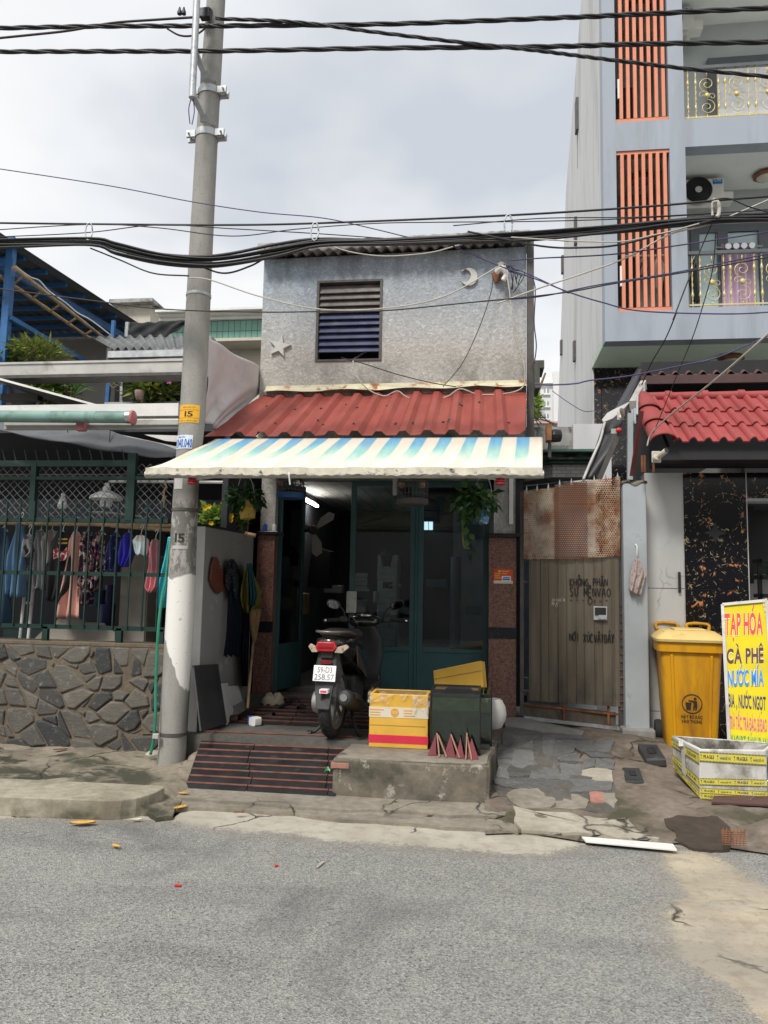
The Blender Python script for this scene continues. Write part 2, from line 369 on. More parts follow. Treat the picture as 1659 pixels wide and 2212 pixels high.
M['cement'] = concrete('cement', (.30, .295, .275), (.245, .24, .225), (.17, .165, .15), 0, gsc=2)
M['earth'] = concrete('earth', (.085, .066, .05), (.06, .047, .036), (.04, .032, .026), 0)
M['landing'] = concrete('landing', (.15, .14, .125), (.11, .105, .095), (.07, .066, .06), 0, gsc=4, rough=.7)
def slate(name, c1, c2):
    m, t, b = newmat(name); p = pos(t)
    oi = N(t, 'ObjectInfo').outputs['Random']
    c = mixc(t, oi, c1, c2)
    c = mixc(t, rng(t, noise(t, pos(t, 1, 1, 3, (0.3, .5, .2)), 9, 6, .7), .3, .7), mixc(t, .4, c, (.03, .03, .03)), c)
    c = mixc(t, rng(t, noise(t, p, 22, 5, .7), .56, .72, 0, .6), c, (.30, .29, .26))
    h = noise(t, pos(t, 1, 1, 2.5, (.6, .4, 0)), 26, 6, .7)
    setb(t, b, col=c, rough=.78, spec=.3, normal=bump(t, h, .6, .012)); return m
M['slate'] = slate('slate', (.115, .115, .112), (.185, .183, .176))
M['wallstone'] = slate('wallstone', (.045, .048, .050), (.165, .150, .125))
M['stonemortar'] = concrete('stonemortar', (.20, .165, .12), (.15, .12, .085), (.085, .068, .05), 0, gsc=6)
def stucco():
    m, t, b = newmat('stucco'); p = pos(t)
    vd = N(t, 'Mix', {0: .03, 4: p, 5: N(t, 'TexNoise', {'Vector': p, 'Scale': 18.0}).outputs[1]}, data_type='VECTOR').outputs[1]
    v = N(t, 'TexVoronoi', {'Vector': vd, 'Scale': 34.0}, feature='SMOOTH_F1').outputs[0]
    fl = noise(t, vd, 30, 4, .6, 1.2)
    s_ = N(t, 'SeparateXYZ', {0: p})
    up = rng(t, s_.outputs[2], 3.95, 4.9)
    c = mixc(t, up, (.52, .50, .465), (.34, .415, .50))
    c = mixc(t, rng(t, noise(t, p, 1.3, 5), .35, .7, 0, .3), c, (.48, .45, .39))
    c = mixc(t, rng(t, fl, .42, .64), mul_n(t, c, .74), c)
    c = mixc(t, rng(t, fl, .60, .72, 0, .5), c, (.62, .62, .60))
    st = mth(t, 'MULTIPLY', rng(t, noise(t, pos(t, 1, 1, .6), 2.1, 6, .65), .42, .62), rng(t, s_.outputs[2], 4.05, 3.60))
    c = mixc(t, mth(t, 'MULTIPLY', st, .8), c, (.10, .10, .09))
    st2 = mth(t, 'MULTIPLY', rng(t, noise(t, pos(t, 3, 1, .25), 2, 5), .45, .6), rng(t, s_.outputs[2], 4.5, 5.0)); c = mixc(t, mth(t, 'MULTIPLY', st2, .5), c, (.13, .14, .15))
    setb(t, b, col=c, rough=.85, spec=.3, normal=bump(t, mth(t, 'ADD', mth(t, 'MULTIPLY', fl, 1.4), v), 0.5, .010)); return m
def mul_n(t, c, k): return mixc(t, 1.0, c, (k, k, k), 'MULTIPLY')
M['stucco'] = stucco()
def granite():
    m, t, b = newmat('granite'); p = pos(t)
    n1 = noise(t, p, 70, 3, .7); n2 = noise(t, p, 130, 2, .6)
    c = mixc(t, rng(t, n1, .36, .62), (.075, .036, .03), (.27, .135, .105))
    c = mixc(t, rng(t, n2, .6, .72), c, (.03, .025, .025))
    setb(t, b, col=c, rough=.32, spec=.5); return m
M['granite'] = granite()
def redroof(name='redroof', c0=(.27, .052, .040), c1=(.36, .088, .066)):
    m, t, b = newmat(name); p = pos(t)
    c = mixc(t, rng(t, noise(t, pos(t, 3, .6, .6), 3, 6), .3, .7), c0, c1)
    c = mixc(t, rng(t, noise(t, pos(t, 6, .5, .5), 4, 5, .7), .58, .74, 0, .55), c, (.24, .09, .065))
    c = mixc(t, rng(t, noise(t, p, 22, 4, .75), .68, .74, 0, .75), c, (.56, .44, .34))
    c = mixc(t, mth(t, 'MULTIPLY', N(t, 'ObjectInfo').outputs['Random'], .4), c, mul(c0, .55)); c = mixc(t, rng(t, noise(t, p, 4.5, 6, .7), .5, .7, 0, .4), c, (.14, .06, .05))
    setb(t, b, col=c, rough=.6, spec=.3, normal=bump(t, noise(t, p, 9, 3), .15, .01)); return m
M['redroof'] = redroof()
M['claytile'] = redroof('claytile', (.31, .050, .050), (.38, .082, .078))
def awning():
    m, t, b = newmat('awning'); p = pos(t)
    s_ = N(t, 'SeparateXYZ', {0: p}); X, Y = s_.outputs[0], s_.outputs[1]
    v = rng(t, Y, 6.22, 5.27)
    wob = mth(t, 'MULTIPLY', mth(t, 'SUBTRACT', noise(t, pos(t, 3, 1, 0), 1.3, 2), .5), .10)
    u = mth(t, 'DIVIDE', mth(t, 'ADD', mth(t, 'ADD', X, 2.24), mth(t, 'MULTIPLY', v, .21)), mth(t, 'ADD', 2.71, mth(t, 'MULTIPLY', v, .13)))
    ph = mth(t, 'FRACT', mth(t, 'MULTIPLY', mth(t, 'ADD', u, mth(t, 'MULTIPLY', wob, .08)), 13.0))
    st = mth(t, 'MULTIPLY', rng(t, ph, .02, .06), rng(t, ph, .50, .54, 1, 0))
    vv = mth(t, 'ADD', v, mth(t, 'MULTIPLY', mth(t, 'SUBTRACT', noise(t, pos(t, 5, 1.4, 0), 2.2, 4), .5), .45))
    blue = ramp(t, vv, [(0, (.10, .28, .50)), (.16, (.16, .37, .52)), (.34, (.28, .52, .48)), (.55, (.54, .66, .56)), (.72, (.70, .70, .58))])
    tan = ramp(t, vv, [(0, (.60, .53, .45)), (.25, (.66, .60, .51)), (.5, (.72, .68, .58)), (.7, (.74, .73, .66))])
    c = mixc(t, st, tan, blue)
    yel = mth(t, 'MULTIPLY', rng(t, noise(t, pos(t, 4.5, 1.0, 0, (0, 0, .35)), 2.0, 5, .6), .50, .66), rng(t, X, -.6, -2.3, .25, 1))
    c = mixc(t, mth(t, 'MULTIPLY', yel, .42), c, (.58, .43, .22))
    c = mixc(t, rng(t, noise(t, p, 9, 5, .7), .62, .75, 0, .35), c, (.40, .34, .24))
    tr = N(t, 'BsdfTranslucent', {'Color': mul_n(t, c, .35)})
    mxs = N(t, 'MixShader', {0: .10}); out = t.nodes['Material Output']
    t.links.new(b.outputs[0], mxs.inputs[1]); t.links.new(tr.outputs[0], mxs.inputs[2]); t.links.new(mxs.outputs[0], out.inputs[0])
    setb(t, b, col=c, rough=.75, spec=.2, normal=bump(t, noise(t, pos(t, 5, .8, 0, (0, 0, .25)), 2.4, 4), .35, .05)); return m
M['awning'] = awning()
M['awningedge'] = mat('awningedge', (.60, .56, .45), .8, .2, 14, (.10, .095, .08), 16, (.57, .66))
M['hem'] = mat('hem', (.13, .12, .10), .9, .5, 18)
M['slat'] = mat('slat', (.165, .148, .138), .6, .3, 9, (.22, .20, .18), 6)
M['slatblue'] = mat('slatblue', (.055, .064, .125), .55, .25, 9, (.17, .17, .19), 5)
M['offwhite'] = mat('offwhite', (.52, .51, .48), .7, .12, 6)
M['whitepaint'] = mat('whitepaint', (.72, .71, .68), .45, .08, 5, (.42, .38, .30), 3, (.6, .8))
M['alu'] = mat('alu', (.48, .47, .44), .42, .12, 4, (.22, .20, .17), 3, (.55, .75), metal=.25)
M['galv'] = mat('galv', (.46, .48, .49), .5, .15, 18, (.25, .26, .27), 5, (.55, .7), metal=.45)
M['flash'] = mat('flash', (.58, .54, .38), .7, .15, 4, (.30, .12, .045), 5, (.52, .6), streak=False)
M['tarp'] = mat('tarp', (.58, .56, .55), .75, .07, 3, (.38, .35, .32), 2.2, (.58, .8), bs=5, bst=.3, bd=.05)
M['tarpgrey'] = mat('tarpgrey', (.125, .132, .145), .75, .15, 3, (.20, .20, .20), 3, (.5, .8), bs=6, bst=.35, bd=.05)
M['greendoor'] = mat('greendoor', (.032, .092, .098), .42, .12, 4, (.02, .04, .04), 3, (.55, .8), spec=.5)
M['fencegreen'] = mat('fencegreen', (.006, .028, .021), .55, .2, 6, (.03, .05, .045), 8, (.6, .72))
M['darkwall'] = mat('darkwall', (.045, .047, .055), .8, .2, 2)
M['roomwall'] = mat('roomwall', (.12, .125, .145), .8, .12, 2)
M['blackplastic'] = mat('blackplastic', (.014, .014, .015), .42, .2, 8)
M['black'] = mat('black', (.018, .018, .019), .6, .2, 8)
M['steel'] = mat('steel', (.55, .55, .56), .28, .1, 8, metal=1.0)
M['darksteel'] = mat('darksteel', (.08, .075, .07), .55, .3, 9, (.13, .06, .03), 6)
M['rust'] = mat('rust', (.17, .07, .035), .85, .45, 12, (.32, .14, .05), 8, (.5, .7))
M['wood'] = mat('wood', (.40, .29, .18), .7, .25, 12, (.20, .13, .08), 9)
M['bamboo'] = mat('bamboo', (.42, .29, .16), .55, .3, 9, (.20, .13, .08), 12)
M['brick'] = mat('brick', (.72, .71, .69), .8, .12, 6)
M['white'] = mat('white', (.78, .78, .76), .4, .06, 5)
M['pvc'] = mat('pvc', (.62, .63, .62), .45, .1, 5)
M['redplastic'] = mat('redplastic', (.35, .03, .035), .5, .15, 9)
def glass(name, tint=(.85, .95, .95), rough=.0, alpha=.12):
    m, t, b = newmat(name)
    tr = N(t, 'BsdfTransparent', {'Color': (*tint, 1)}); gl = N(t, 'BsdfGlossy', {'Roughness': max(rough, .02), 'Color': (1, 1, 1, 1)})
    fr = N(t, 'Fresnel', {'IOR': 1.5}); mxs = N(t, 'MixShader', {0: mth(t, 'ADD', fr.outputs[0], alpha*.1)})
    t.links.new(tr.outputs[0], mxs.inputs[1]); t.links.new(gl.outputs[0], mxs.inputs[2]); t.links.new(mxs.outputs[0], t.nodes['Material Output'].inputs[0]); return m
M['glass'] = glass('glass', (.72, .80, .82)); M['clear'] = glass('clear', (.93, .97, .96))
def emit(name, c, s):
    m, t, b = newmat(name); setb(t, b, col=c, emc=c, ems=s); return m
M['tubelight'] = emit('tubelight', (1, .97, .9), 15)
M['litpane'] = emit('litpane', (.75, .92, 1), 1.2)
M['oldcement'] = mat('oldcement', (.33, .325, .31), .9, .3, 5, (.07, .065, .06), 3.5, (.48, .62), bs=30, bst=.4)
M['olddrain'] = mat('olddrain', (.10, .105, .09), .8, .25, 5, (.04, .045, .035), 5)
M['blackstone'] = mat('blackstone', (.018, .018, .022), .25, .2, 9)
# ------------------------------------------------------------------ the ground
def structure(o): o['kind'] = 'structure'; return o
MB().grid(lambda u, v: (-900+1800*u, -900+1800*v, -.06), 2, 2).build('ground', 'cement')['kind'] = 'structure'
def lay(name, mt, pts, z, th=.02, k=3, amp=.18, kind='structure', parent=None):
    p = jag(pts, k, amp); p = [V((q.x, q.y, z)) for q in p]
    o = MB().prism(p, (0, 0, -th)).build(name, mt, parent)
    if kind and not parent: o['kind'] = kind
    return o
D = lambda x, y, h=0.0: PZ('D', x, y, h)
gut = [(-120, 1774), (0, 1769), (100, 1765), (210, 1770), (350, 1773), (450, 1786), (520, 1796), (620, 1801), (700, 1816), (800, 1823), (900, 1829), (1000, 1839), (1100, 1846), (1180, 1844), (1235, 1833), (1262, 1822)]
sand = [D(1424, 1838), D(1440, 1878), D(1478, 1932), D(1440, 1972), D(1436, 2012), D(1482, 2082), D(1560, 2122), D(1606, 2170), D(1680, 2230), V((2.6, 2.6, 0)), V((3.6, 3.4, 0)), V((3.0, 4.2, 0)), D(1680, 1925), D(1610, 1893), D(1560, 1856), D(1515, 1836)]
cem = [D(x, y) for x, y in gut]+[V((.9, 5.9, 0)), V((-3.6, 5.9, 0))]
def sdist(p, P):
    best, ins, n = 9.0, False, len(P)
    for i in range(n):
        a, b = P[i], P[i-1]; dx, dy = b.x-a.x, b.y-a.y; t = max(0, min(1, ((p[0]-a.x)*dx+(p[1]-a.y)*dy)/(dx*dx+dy*dy)))
        best = min(best, math.hypot(p[0]-a.x-dx*t, p[1]-a.y-dy*t))
        if (a.y > p[1]) != (b.y > p[1]) and p[0] < (b.x-a.x)*(p[1]-a.y)/(b.y-a.y)+a.x: ins = not ins
    return max(0, min(1, .5+(best if ins else -best)/.5))
gx = [-60, -20, -8]+[-4.4+.05*i for i in range(165)]+[8, 20, 60]; gy = [-9, -4, 0]+[2.1+.05*i for i in range(74)]+[6.4]
rb_ = MB(); nx = len(gx); rb_.add([(x, y, 0) for y in gy for x in gx], [(j*nx+i, j*nx+i+1, (j+1)*nx+i+1, (j+1)*nx+i) for j in range(len(gy)-1) for i in range(nx-1)])
road = rb_.build('road', 'road', fix=False); road['kind'] = 'structure'
at = road.data.attributes.new('wear', 'FLOAT_COLOR', 'POINT'); at.data.foreach_set('color', [c for y in gy for x in gx for c in (sdist((x, y), sand), sdist((x, y), cem), 0.0, 1.0)])
# broken concrete edging below the ramp and the block
def strip_between(name, mt, front, back, z, k=2):
    f = jag([D(x, y, z) for x, y in front], k, .1, False); b = [D(x, y, z) for x, y in back][::-1]
    o = MB().prism([V((p.x, p.y, z)) for p in f+b], (0, 0, -z-.015)).build(name, mt); o['kind'] = 'structure'; return o
strip_between('edging', 'oldstep', [(372, 1748), (420, 1744), (560, 1752), (700, 1766), (850, 1776), (1000, 1788), (1120, 1797)], [(400, 1700), (722, 1716), (1060, 1734), (1110, 1740)], .022)
strip_between('cracked_step', 'oldstep', [(380, 1722), (470, 1729), (560, 1735), (680, 1744), (800, 1748), (900, 1754), (1050, 1762), (1090, 1762)], [(398, 1698), (722, 1714), (1060, 1732), (1100, 1738)], .042)
MB().prism(jag([D(336, 1722, .03), D(366, 1700, .03), D(404, 1698, .03), D(392, 1730, .03), D(372, 1762, .03), D(338, 1766, .03), D(318, 1750, .03)], 2, .08), (0, 0, -.05)).build('mossy_edge', 'pavement')['kind'] = 'structure'
# left pavement
def zP(x, y):
    t = min(1, max(0, (y-5.2)/1.1)); z = .085+.06*t+.008*math.sin(x*7+y*5)+.006*math.sin(x*17-y*11)
    e_ = min(1, max(0, (-2.10-.45*(6.1-y)*.0-x)/.22)); return .0+z*e_**.6 if x > -2.5 else z
def pav(u, v):
    y = 4.98+1.9*v; xr = -2.02-.0*v; x = -6.5+(xr+6.5)*(1-(1-u)**1.6); return (x, y, zP(x, y))
MB().grid(pav, 60, 30, (0, 0, -.16)).build('pavement', 'pavement')['kind'] = 'structure'
kt = [PZ('3', x, y, .125) for x, y in ((-300, 1068), (0, 1075), (250, 1086), (500, 1095), (640, 1100), (740, 1098), (830, 1086), (910, 1066), (965, 1043), (1003, 1022))]
kb = [PZ('3', x, y, .125) for x, y in ((1000, 1012), (700, 996), (300, 978), (0, 965), (-300, 955))]
o = MB().prism(kt+kb, (0, 0, -.13)).build('kerb', 'kerb', bevel=.008); o['kind'] = 'structure'
# right apron: uneven cement falling to the gutter, a broken drain hole in it
HOLE = PZ('6', 1290, 870, .04)
def zA(x, y):
    t = min(1, max(0, (y-5.05)/2.4)); top = .30-.075*min(1.6, max(0, (x-.45)/1.0))
    z = .012+(top-.012)*t**1.15
    z += (.010*math.sin(x*6.1+y*3.3)+.007*math.sin(x*13-y*9)+.005*math.sin(x*29+y*23))*min(1, max(0, (y-5.0)*3))
    d = math.hypot((x-HOLE.x)/.34, (y-HOLE.y-.05)/.17); z -= .045*max(0, 1-d**2.2)
    d2 = math.hypot((x-HOLE.x-.62)/.40, (y-HOLE.y-.02)/.26); z += .10*max(0, 1-d2**2)**.7
    return max(z, .008)
def onA(z, x, y):
    h = .1
    for _ in range(6):
        p = PZ(z, x, y, h); h = zA(p.x, p.y)
    return p
MB().grid(lambda u, v: (lambda x, y: (x, y, zA(x, y)))(.02+5.0*u, 5.0+.12*math.sin(u*31)*(1-v)*.5+2.9*v), 120, 64).build('apron', 'apron', smooth='all')['kind'] = 'structure'
lp = [(190, 755), (330, 770), (560, 790), (700, 812), (850, 810), (880, 850), (960, 905), (1050, 930), (960, 938), (700, 912), (420, 893), (240, 882), (195, 830)]
def lay_on(name, mt, zone, pts, h, k, amp, parent=None):
    if name == 'stone': cx_, cy_ = sum(p[0] for p in pts)/len(pts), sum(p[1] for p in pts)/len(pts); pts = [(cx_+(x-cx_)*1.09, cy_+(y-cy_)*1.07) for x, y in pts]
    q = jag([onA(zone, x, y) for x, y in pts], k, amp); q = [V((p.x, p.y, zA(p.x, p.y)+h)) for p in q]
    c = sum(q, V())/len(q); c = V((c.x, c.y, zA(c.x, c.y)+h*1.1)); n = len(q)
    b = MB(); b.add(q+[p-V((0, 0, .04)) for p in q]+[c], [(i, (i+1) % n, 2*n) for i in range(n)]+[(i, n+i, n+(i+1) % n, (i+1) % n) for i in range(n)])
    return b.build(name, mt, parent)
lay_on('cement_patch', 'gutter', '6', lp, .018, 2, .1)['kind'] = 'structure'
lay_on('mud_patch', 'earth', '6', [(1060, 830), (1150, 800), (1270, 805), (1370, 835), (1450, 900), (1440, 980), (1330, 985), (1200, 965), (1120, 925)], .006, 3, .16)['kind'] = 'structure'
paving = structure(lay_on('stone_paving', 'landing', '6', [(100, 335), (590, 322), (780, 345), (780, 640), (790, 760), (560, 750), (160, 740), (70, 620), (85, 450)], .004, 1, .05))
for st in ([(150, 283), (350, 300), (355, 333), (140, 328)], [(360, 303), (590, 325), (600, 348), (365, 340)], [(362, 346), (440, 350), (422, 420), (372, 410)], [(447, 353), (545, 358), (535, 420), (427, 420)],
           [(552, 360), (655, 347), (665, 414), (582, 418), (547, 395)], [(672, 347), (772, 352), (748, 413), (674, 414)], [(112, 336), (186, 338), (186, 400), (104, 400)], [(103, 405), (186, 405), (185, 460), (100, 460)],
           [(192, 337), (300, 340), (310, 374), (194, 372)], [(190, 380), (300, 380), (310, 420), (302, 508), (190, 503)], [(316, 412), (415, 420), (453, 543), (304, 517)], [(440, 427), (550, 427), (588, 477), (462, 474)],
           [(602, 422), (738, 427), (768, 454), (642, 448)], [(462, 487), (574, 484), (578, 568), (467, 558)], [(602, 456), (664, 461), (660, 503), (588, 498)], [(672, 459), (775, 475), (770, 515), (666, 509)],
           [(102, 467), (186, 472), (167, 565), (97, 560)], [(188, 510), (290, 517), (286, 558), (172, 558)], [(302, 525), (500, 572), (503, 590), (292, 578)], [(97, 577), (300, 573), (515, 597), (514, 655), (400, 644), (200, 628), (102, 603)],
           [(526, 582), (755, 597), (748, 655), (527, 655)], [(312, 345), (358, 347), (366, 408), (322, 405)]):
    lay_on('stone', 'slate', '6', st, .014+random.uniform(-.003, .004), 1, .04, paving)
o = lay_on('stone', 'gutter', '6', [(582, 506), (700, 512), (755, 530), (760, 575), (745, 590), (592, 575)], .012, 1, .06, paving)
o = lay_on('stone', 'brick_red', '6', [(632, 662), (708, 658), (712, 718), (640, 720)], .012, 1, .03, paving) if 'brick_red' in M else None
for st in ([(170, 660), (330, 640), (420, 690), (400, 735), (250, 745), (170, 700)], [(430, 660), (560, 668), (620, 705), (600, 745), (440, 742)], [(715, 660), (775, 670), (770, 745), (720, 715)]):
    lay_on('stone', 'oldstep', '6', st, .010, 2, .12, paving)
lay_on('threshold', 'cement', '6', [(140, 236), (235, 232), (600, 305), (590, 326), (350, 298), (145, 282)], .03, 0, 0, paving)
# landing, two striped ramps and the concrete block
LZ = .325
structure(MB().box((-2.42, 6.10, -.03), (.06, 7.9, LZ)).build('landing', 'landing'))
def striped_ramp(name, bl, br, tl, tr, rows, cuts, body=True):
    bl, br, tl, tr = V(bl), V(br), V(tl), V(tr)
    nrm = (br-bl).cross(tl-bl).normalized()
    b = MB(); lo = min(bl.z, br.z)-.06
    pts = [bl, br, tr, tl]; b.add([p-nrm*.02 for p in pts]+[V((p.x, p.y, lo)) for p in pts], [(0, 1, 2, 3), (4, 7, 6, 5), (0, 4, 5, 1), (1, 5, 6, 2), (2, 6, 7, 3), (3, 7, 4, 0)])
    r = structure(b.build(name, 'landing'))
    f = lambda u, v: bl.lerp(br, u).lerp(tl.lerp(tr, u), v)
    for i in range(rows):
        v0, v1 = i/rows+.006, (i+1)/rows-.006; vs = v1-.24/rows
        cs = [0]+[min(.97, max(.03, c+random.uniform(-.02, .02)-.10*i/rows)) for c in cuts]+[1]
        for a, c in zip(cs, cs[1:]):
            a += .003; c -= .003; dz = random.uniform(-.002, .002)
            MB().prism([f(a, v0), f(c, v0), f(c, vs), f(a, vs)], nrm*(-.02)).build('tile', 'blacktile', r).location += nrm*dz
            MB().prism([f(a, vs+.02/rows)+nrm*.006, f(c, vs+.02/rows)+nrm*.006, f(c, v1)+nrm*.006, f(a, v1)+nrm*.006], nrm*(-.026)).build('tread_strip', 'treadstrip', r)
    return r
M['blacktile'] = mat('blacktile', (.017, .017, .019), .5, .35, 6, (.085, .08, .072), 9, (.60, .82), spec=.4)
M['treadstrip'] = mat('treadstrip', (.15, .058, .042), .7, .3, 14, (.10, .085, .075), 8, (.52, .7))
M['brick_red'] = mat('brick_red', (.33, .16, .125), .8, .2, 12)
lay_on('stone', 'brick_red', '6', [(632, 662), (708, 658), (712, 718), (640, 720)], .012, 1, .03, paving)
striped_ramp('ramp', PZ('D', 398, 1703, .04), PZ('D', 724, 1722, .04), PZ('D', 441, 1578, .335), PZ('D', 764, 1590, .335), 9, (.42, .93))
striped_ramp('door_ramp', (-2.12, 6.66, .333), (-.92, 6.66, .333), (-2.12, 7.50, .455), (-.92, 7.50, .455), 8, (.38, .8))
structure(MB().box((-2.30, 7.50, .30), (-.60, 7.72, .47)).build('door_step', 'landing'))
# low side of the ramp against the pavement: rough mossy cement
MB().grid(lambda u, v: (lambda a, b_: a.lerp(b_, v)+V((.012*math.sin(u*40), 0, .010*math.sin(u*33+v*9))))(V((-2.30-.02*u, 5.50+.65*u, .06+.27*u*.55)), V((-2.08-.06*u, 5.56+.6*u, -.01+.27*u))), 26, 5, (0, 0, -.08)).build('rough_edge', 'pavement', smooth='all')['kind'] = 'structure'
def blk(u, v):
    return (0, 0, 0)
bt = [V((-1.075, 5.60, 0)), V((-1.055, 5.585, 0)), V((.03, 5.60, 0)), V((.052, 5.62, 0)), V((.10, 6.15, 0)), V((.12, 6.5, 0)), V((-.98, 6.5, 0)), V((-1.045, 6.2, 0))]
blockr = thing('concrete_block', 'mossy concrete block with a chipped brick corner, carrying the tanks and box', 'block', (-.5, 5.9, 0))
b = MB(); q = [V((p.x, p.y, -.02)) for p in jag(bt, 2, .025)]; n_ = len(q)
z1 = [V((p.x, p.y, .285+.004*math.sin(i*1.7))) for i, p in enumerate(q)]; c_ = sum(z1, V())/n_
z2 = [p+(c_-p)*.012+V((0, 0, .016)) for p in z1]
b.add(q+z1+z2, [tuple(range(n_))[::-1], tuple(range(2*n_, 3*n_))]+[(k*n_+i, k*n_+(i+1) % n_, (k+1)*n_+(i+1) % n_, (k+1)*n_+i) for k in (0, 1) for i in range(n_)])
b.build('body', 'block', blockr)
MB().prism([V((p.x, p.y, .3015)) for p in [c_+(p-c_)*.965 for p in q]], (0, 0, .006)).build('top_screed', 'blocktop', blockr)
MB().box((-1.090, 5.578, .232), (-.955, 5.70, .272)).build('brick', 'brick_red', blockr, bevel=.004)
# ------------------------------------------------------------------ the narrow house
FY = 7.62; DY = 7.82
house = thing('narrow_house', 'narrow two-storey house with grey stucco upper wall and red metal lean-to roof', 'house', (-1, FY, .3))
W0, W1 = PY('D', 562, 800, FY).x, PY('D', 1137, 800, FY).x
a = PY('8', 543, 268, FY); c_ = PY('8', 838, 620, FY); wx0, wx1, wz0, wz1 = PY('8', 536, 500, FY).x, PY('8', 838, 420, FY).x, c_.z, a.z
ztl, ztr = PY('8', 285, 165, FY).z, PY('8', 1495, 105, FY).z
zt = lambda x: ztl+(ztr-ztl)*(x-W0)/(W1-W0)
b = MB(); yb = FY+.22
b.box((W0, FY, 2.72), (W1, yb, wz0)); b.box((W0, FY, wz0), (wx0, yb, wz1)); b.box((wx1, FY, wz0), (W1, yb, wz1))
b.prism([(W0, FY, wz1), (W1, FY, wz1), (W1, FY, zt(W1)), (W0, FY, zt(W0))], (0, yb-FY, 0)); b.build('wall', 'stucco', house)
b = MB(); b.prism([(W0, yb, 2.7), (W0, yb+5, 2.7), (W0, yb+5, 5.6), (W0, yb, zt(W0))], (.15, 0, 0)); b.prism([(W1-.15, yb, 2.7), (W1-.15, yb+5, 2.7), (W1-.15, yb+5, 5.6), (W1-.15, yb, zt(W1))], (.15, 0, 0)); b.box((W0, yb+5, 0), (W1, yb+5.1, 5.5))
b.build('side_wall', 'cement', house)
lw = MB().box((wx0, FY+.19, wz0), (wx1, FY+.215, wz1)).build('louvre_window', 'black', house)
fr = MB(); t_ = .022
fr.box((wx0-.004, FY-.012, wz0-.02), (wx0+t_, FY+.1, wz1+.01)); fr.box((wx1-t_, FY-.012, wz0-.02), (wx1+.004, FY+.1, wz1+.01)); fr.box((wx0+t_, FY-.012, wz1-.012), (wx1-t_, FY+.1, wz1+.01)); fr.box((wx0+t_, FY-.012, wz0-.02), (wx1-t_, FY+.1, wz0))
fr.build('frame', 'darksteel', lw)
for i in range(11):
    z = wz1-.03-(wz1-wz0-.06)*(i+.35)/11.0; h = .064; dz = random.uniform(-.003, .003)
    if i == 10: continue
    MB().prism([(wx0+.024, FY+.0, z-h+dz), (wx0+.024, FY+.065, z+.036+dz), (wx0+.024, FY+.073, z+.031+dz), (wx0+.024, FY+.008, z-h-.006+dz)], (wx1-wx0-.048, 0, random.uniform(-.004, .004))).build('slat', 'slat' if i < 4 else 'slatblue', lw)
MB().bar((wx0+.35, FY+.12, wz0+.01), (wx1-.05, FY+.12, wz0+.2), .03, .015).build('brace', 'galv', lw)
# relief star and crescent
sc_, r1 = PY('8', 370, 567, FY), .125
pts = [sc_+V((math.sin(rad(36*k+12))*(r1 if k % 2 == 0 else r1*.40), .004, math.cos(rad(36*k+12))*(r1 if k % 2 == 0 else r1*.40))) for k in range(10)]
MB().prism(pts, (0, -.034, 0)).build('star', 'offwhite', house, bevel=.004)
mc = PY('8', 1240, 247, FY); pts = []
for k in range(21):
    a_ = rad(-150+k*15-12); pts.append(mc+V((.088*math.cos(a_), .004, .095*math.sin(a_))))
e0, e1 = pts[-1], pts[0]
for k in range(1, 16):
    t_ = k/16; cc = mc+V((-.042, .004, .012)); a_ = rad(134-t_*262+8); pts.append(cc+V((.062*math.cos(a_), 0, .068*math.sin(a_))))
MB().prism(pts, (0, -.032, 0)).build('crescent', 'offwhite', house, bevel=.003)
# corrugated cement sheets on top
def corr(x, p=.115, a=.024): return a*math.cos(2*math.pi*x/p)
b = MB(); n_ = 24*11
b.grid(lambda u, v: (lambda x: (x, FY-.17+2.4*v, zt(x)+.02+corr(x)+.42*v-.0))(W0-.03+(W1-W0+.06)*u), n_, 5, (0, 0, .010)); b.build('roof_sheet', 'oldcement', house, smooth='all')
b = MB(); b.grid(lambda u, v: (lambda x: (x, FY-.185+.03*v+.4*corr(x)*.6, zt(x)+.035+.075*v-.045*(1-v)+corr(x, .115, .016)*(1-v)))(W0-.03+(W1-W0+.06)*u), n_, 3, (0, .008, 0)); b.build('roof_edge', 'oldcement', house, smooth='all')
# red corrugated lean-to
EY = 6.27
tl, tr = PY('8', 300, 790, FY-.02), PY('8', 1505, 762, FY-.02); el, er = PY('8', 20, 968, EY), PY('8', 1500, 955, EY)
def ribz(x):
    f = (x/.205) % 1.0
    return .034*(0 if f < .42 else (f-.42)/.14 if f < .56 else 1 if f < .80 else (1-f)/.20)
L0_, R0_ = max(el.x, tl.x), min(er.x, tr.x); xs = sorted([q for k in range(-13, 4) for f_ in (0, .42, .56, .80) for q in [.205*(k+f_)] if L0_+.004 < q < R0_-.004])
def red(u, v):
    k = u*(len(xs)-1); i = min(len(xs)-2, int(k)); x = xs[i]+(xs[i+1]-xs[i])*(k-i)
    if i == 0 and k < 1e-6: x = el.x+(tl.x-el.x)*v
    if k > len(xs)-1-1e-6: x = er.x+(tr.x-er.x)*v
    f_ = (x-el.x)/(er.x-el.x); zt_ = tl.z+(tr.z-tl.z)*f_; ze = el.z+(er.z-el.z)*f_
    return (x, EY+(FY-.02-EY)*v-.012*math.sin(i*2.3)*(1-v), ze+(zt_-ze)*v+ribz(x+1e-5)*1.15-.02+.004*math.sin(f_*19+v*3))
lr = MB().grid(red, len(xs)-1, 6, (0, 0, -.004)).build('lean_to_roof', 'redroof', house)
for i in range(22):
    u, v = random.uniform(.04, .97), random.choice((.22, .24, .62, .64)); p = V(red(u, v)); MB().lathe([(.012, 0), (.012, .006), (.004, .014)], p+V((0, 0, .002)), 8).build('screw', 'darksteel', lr)
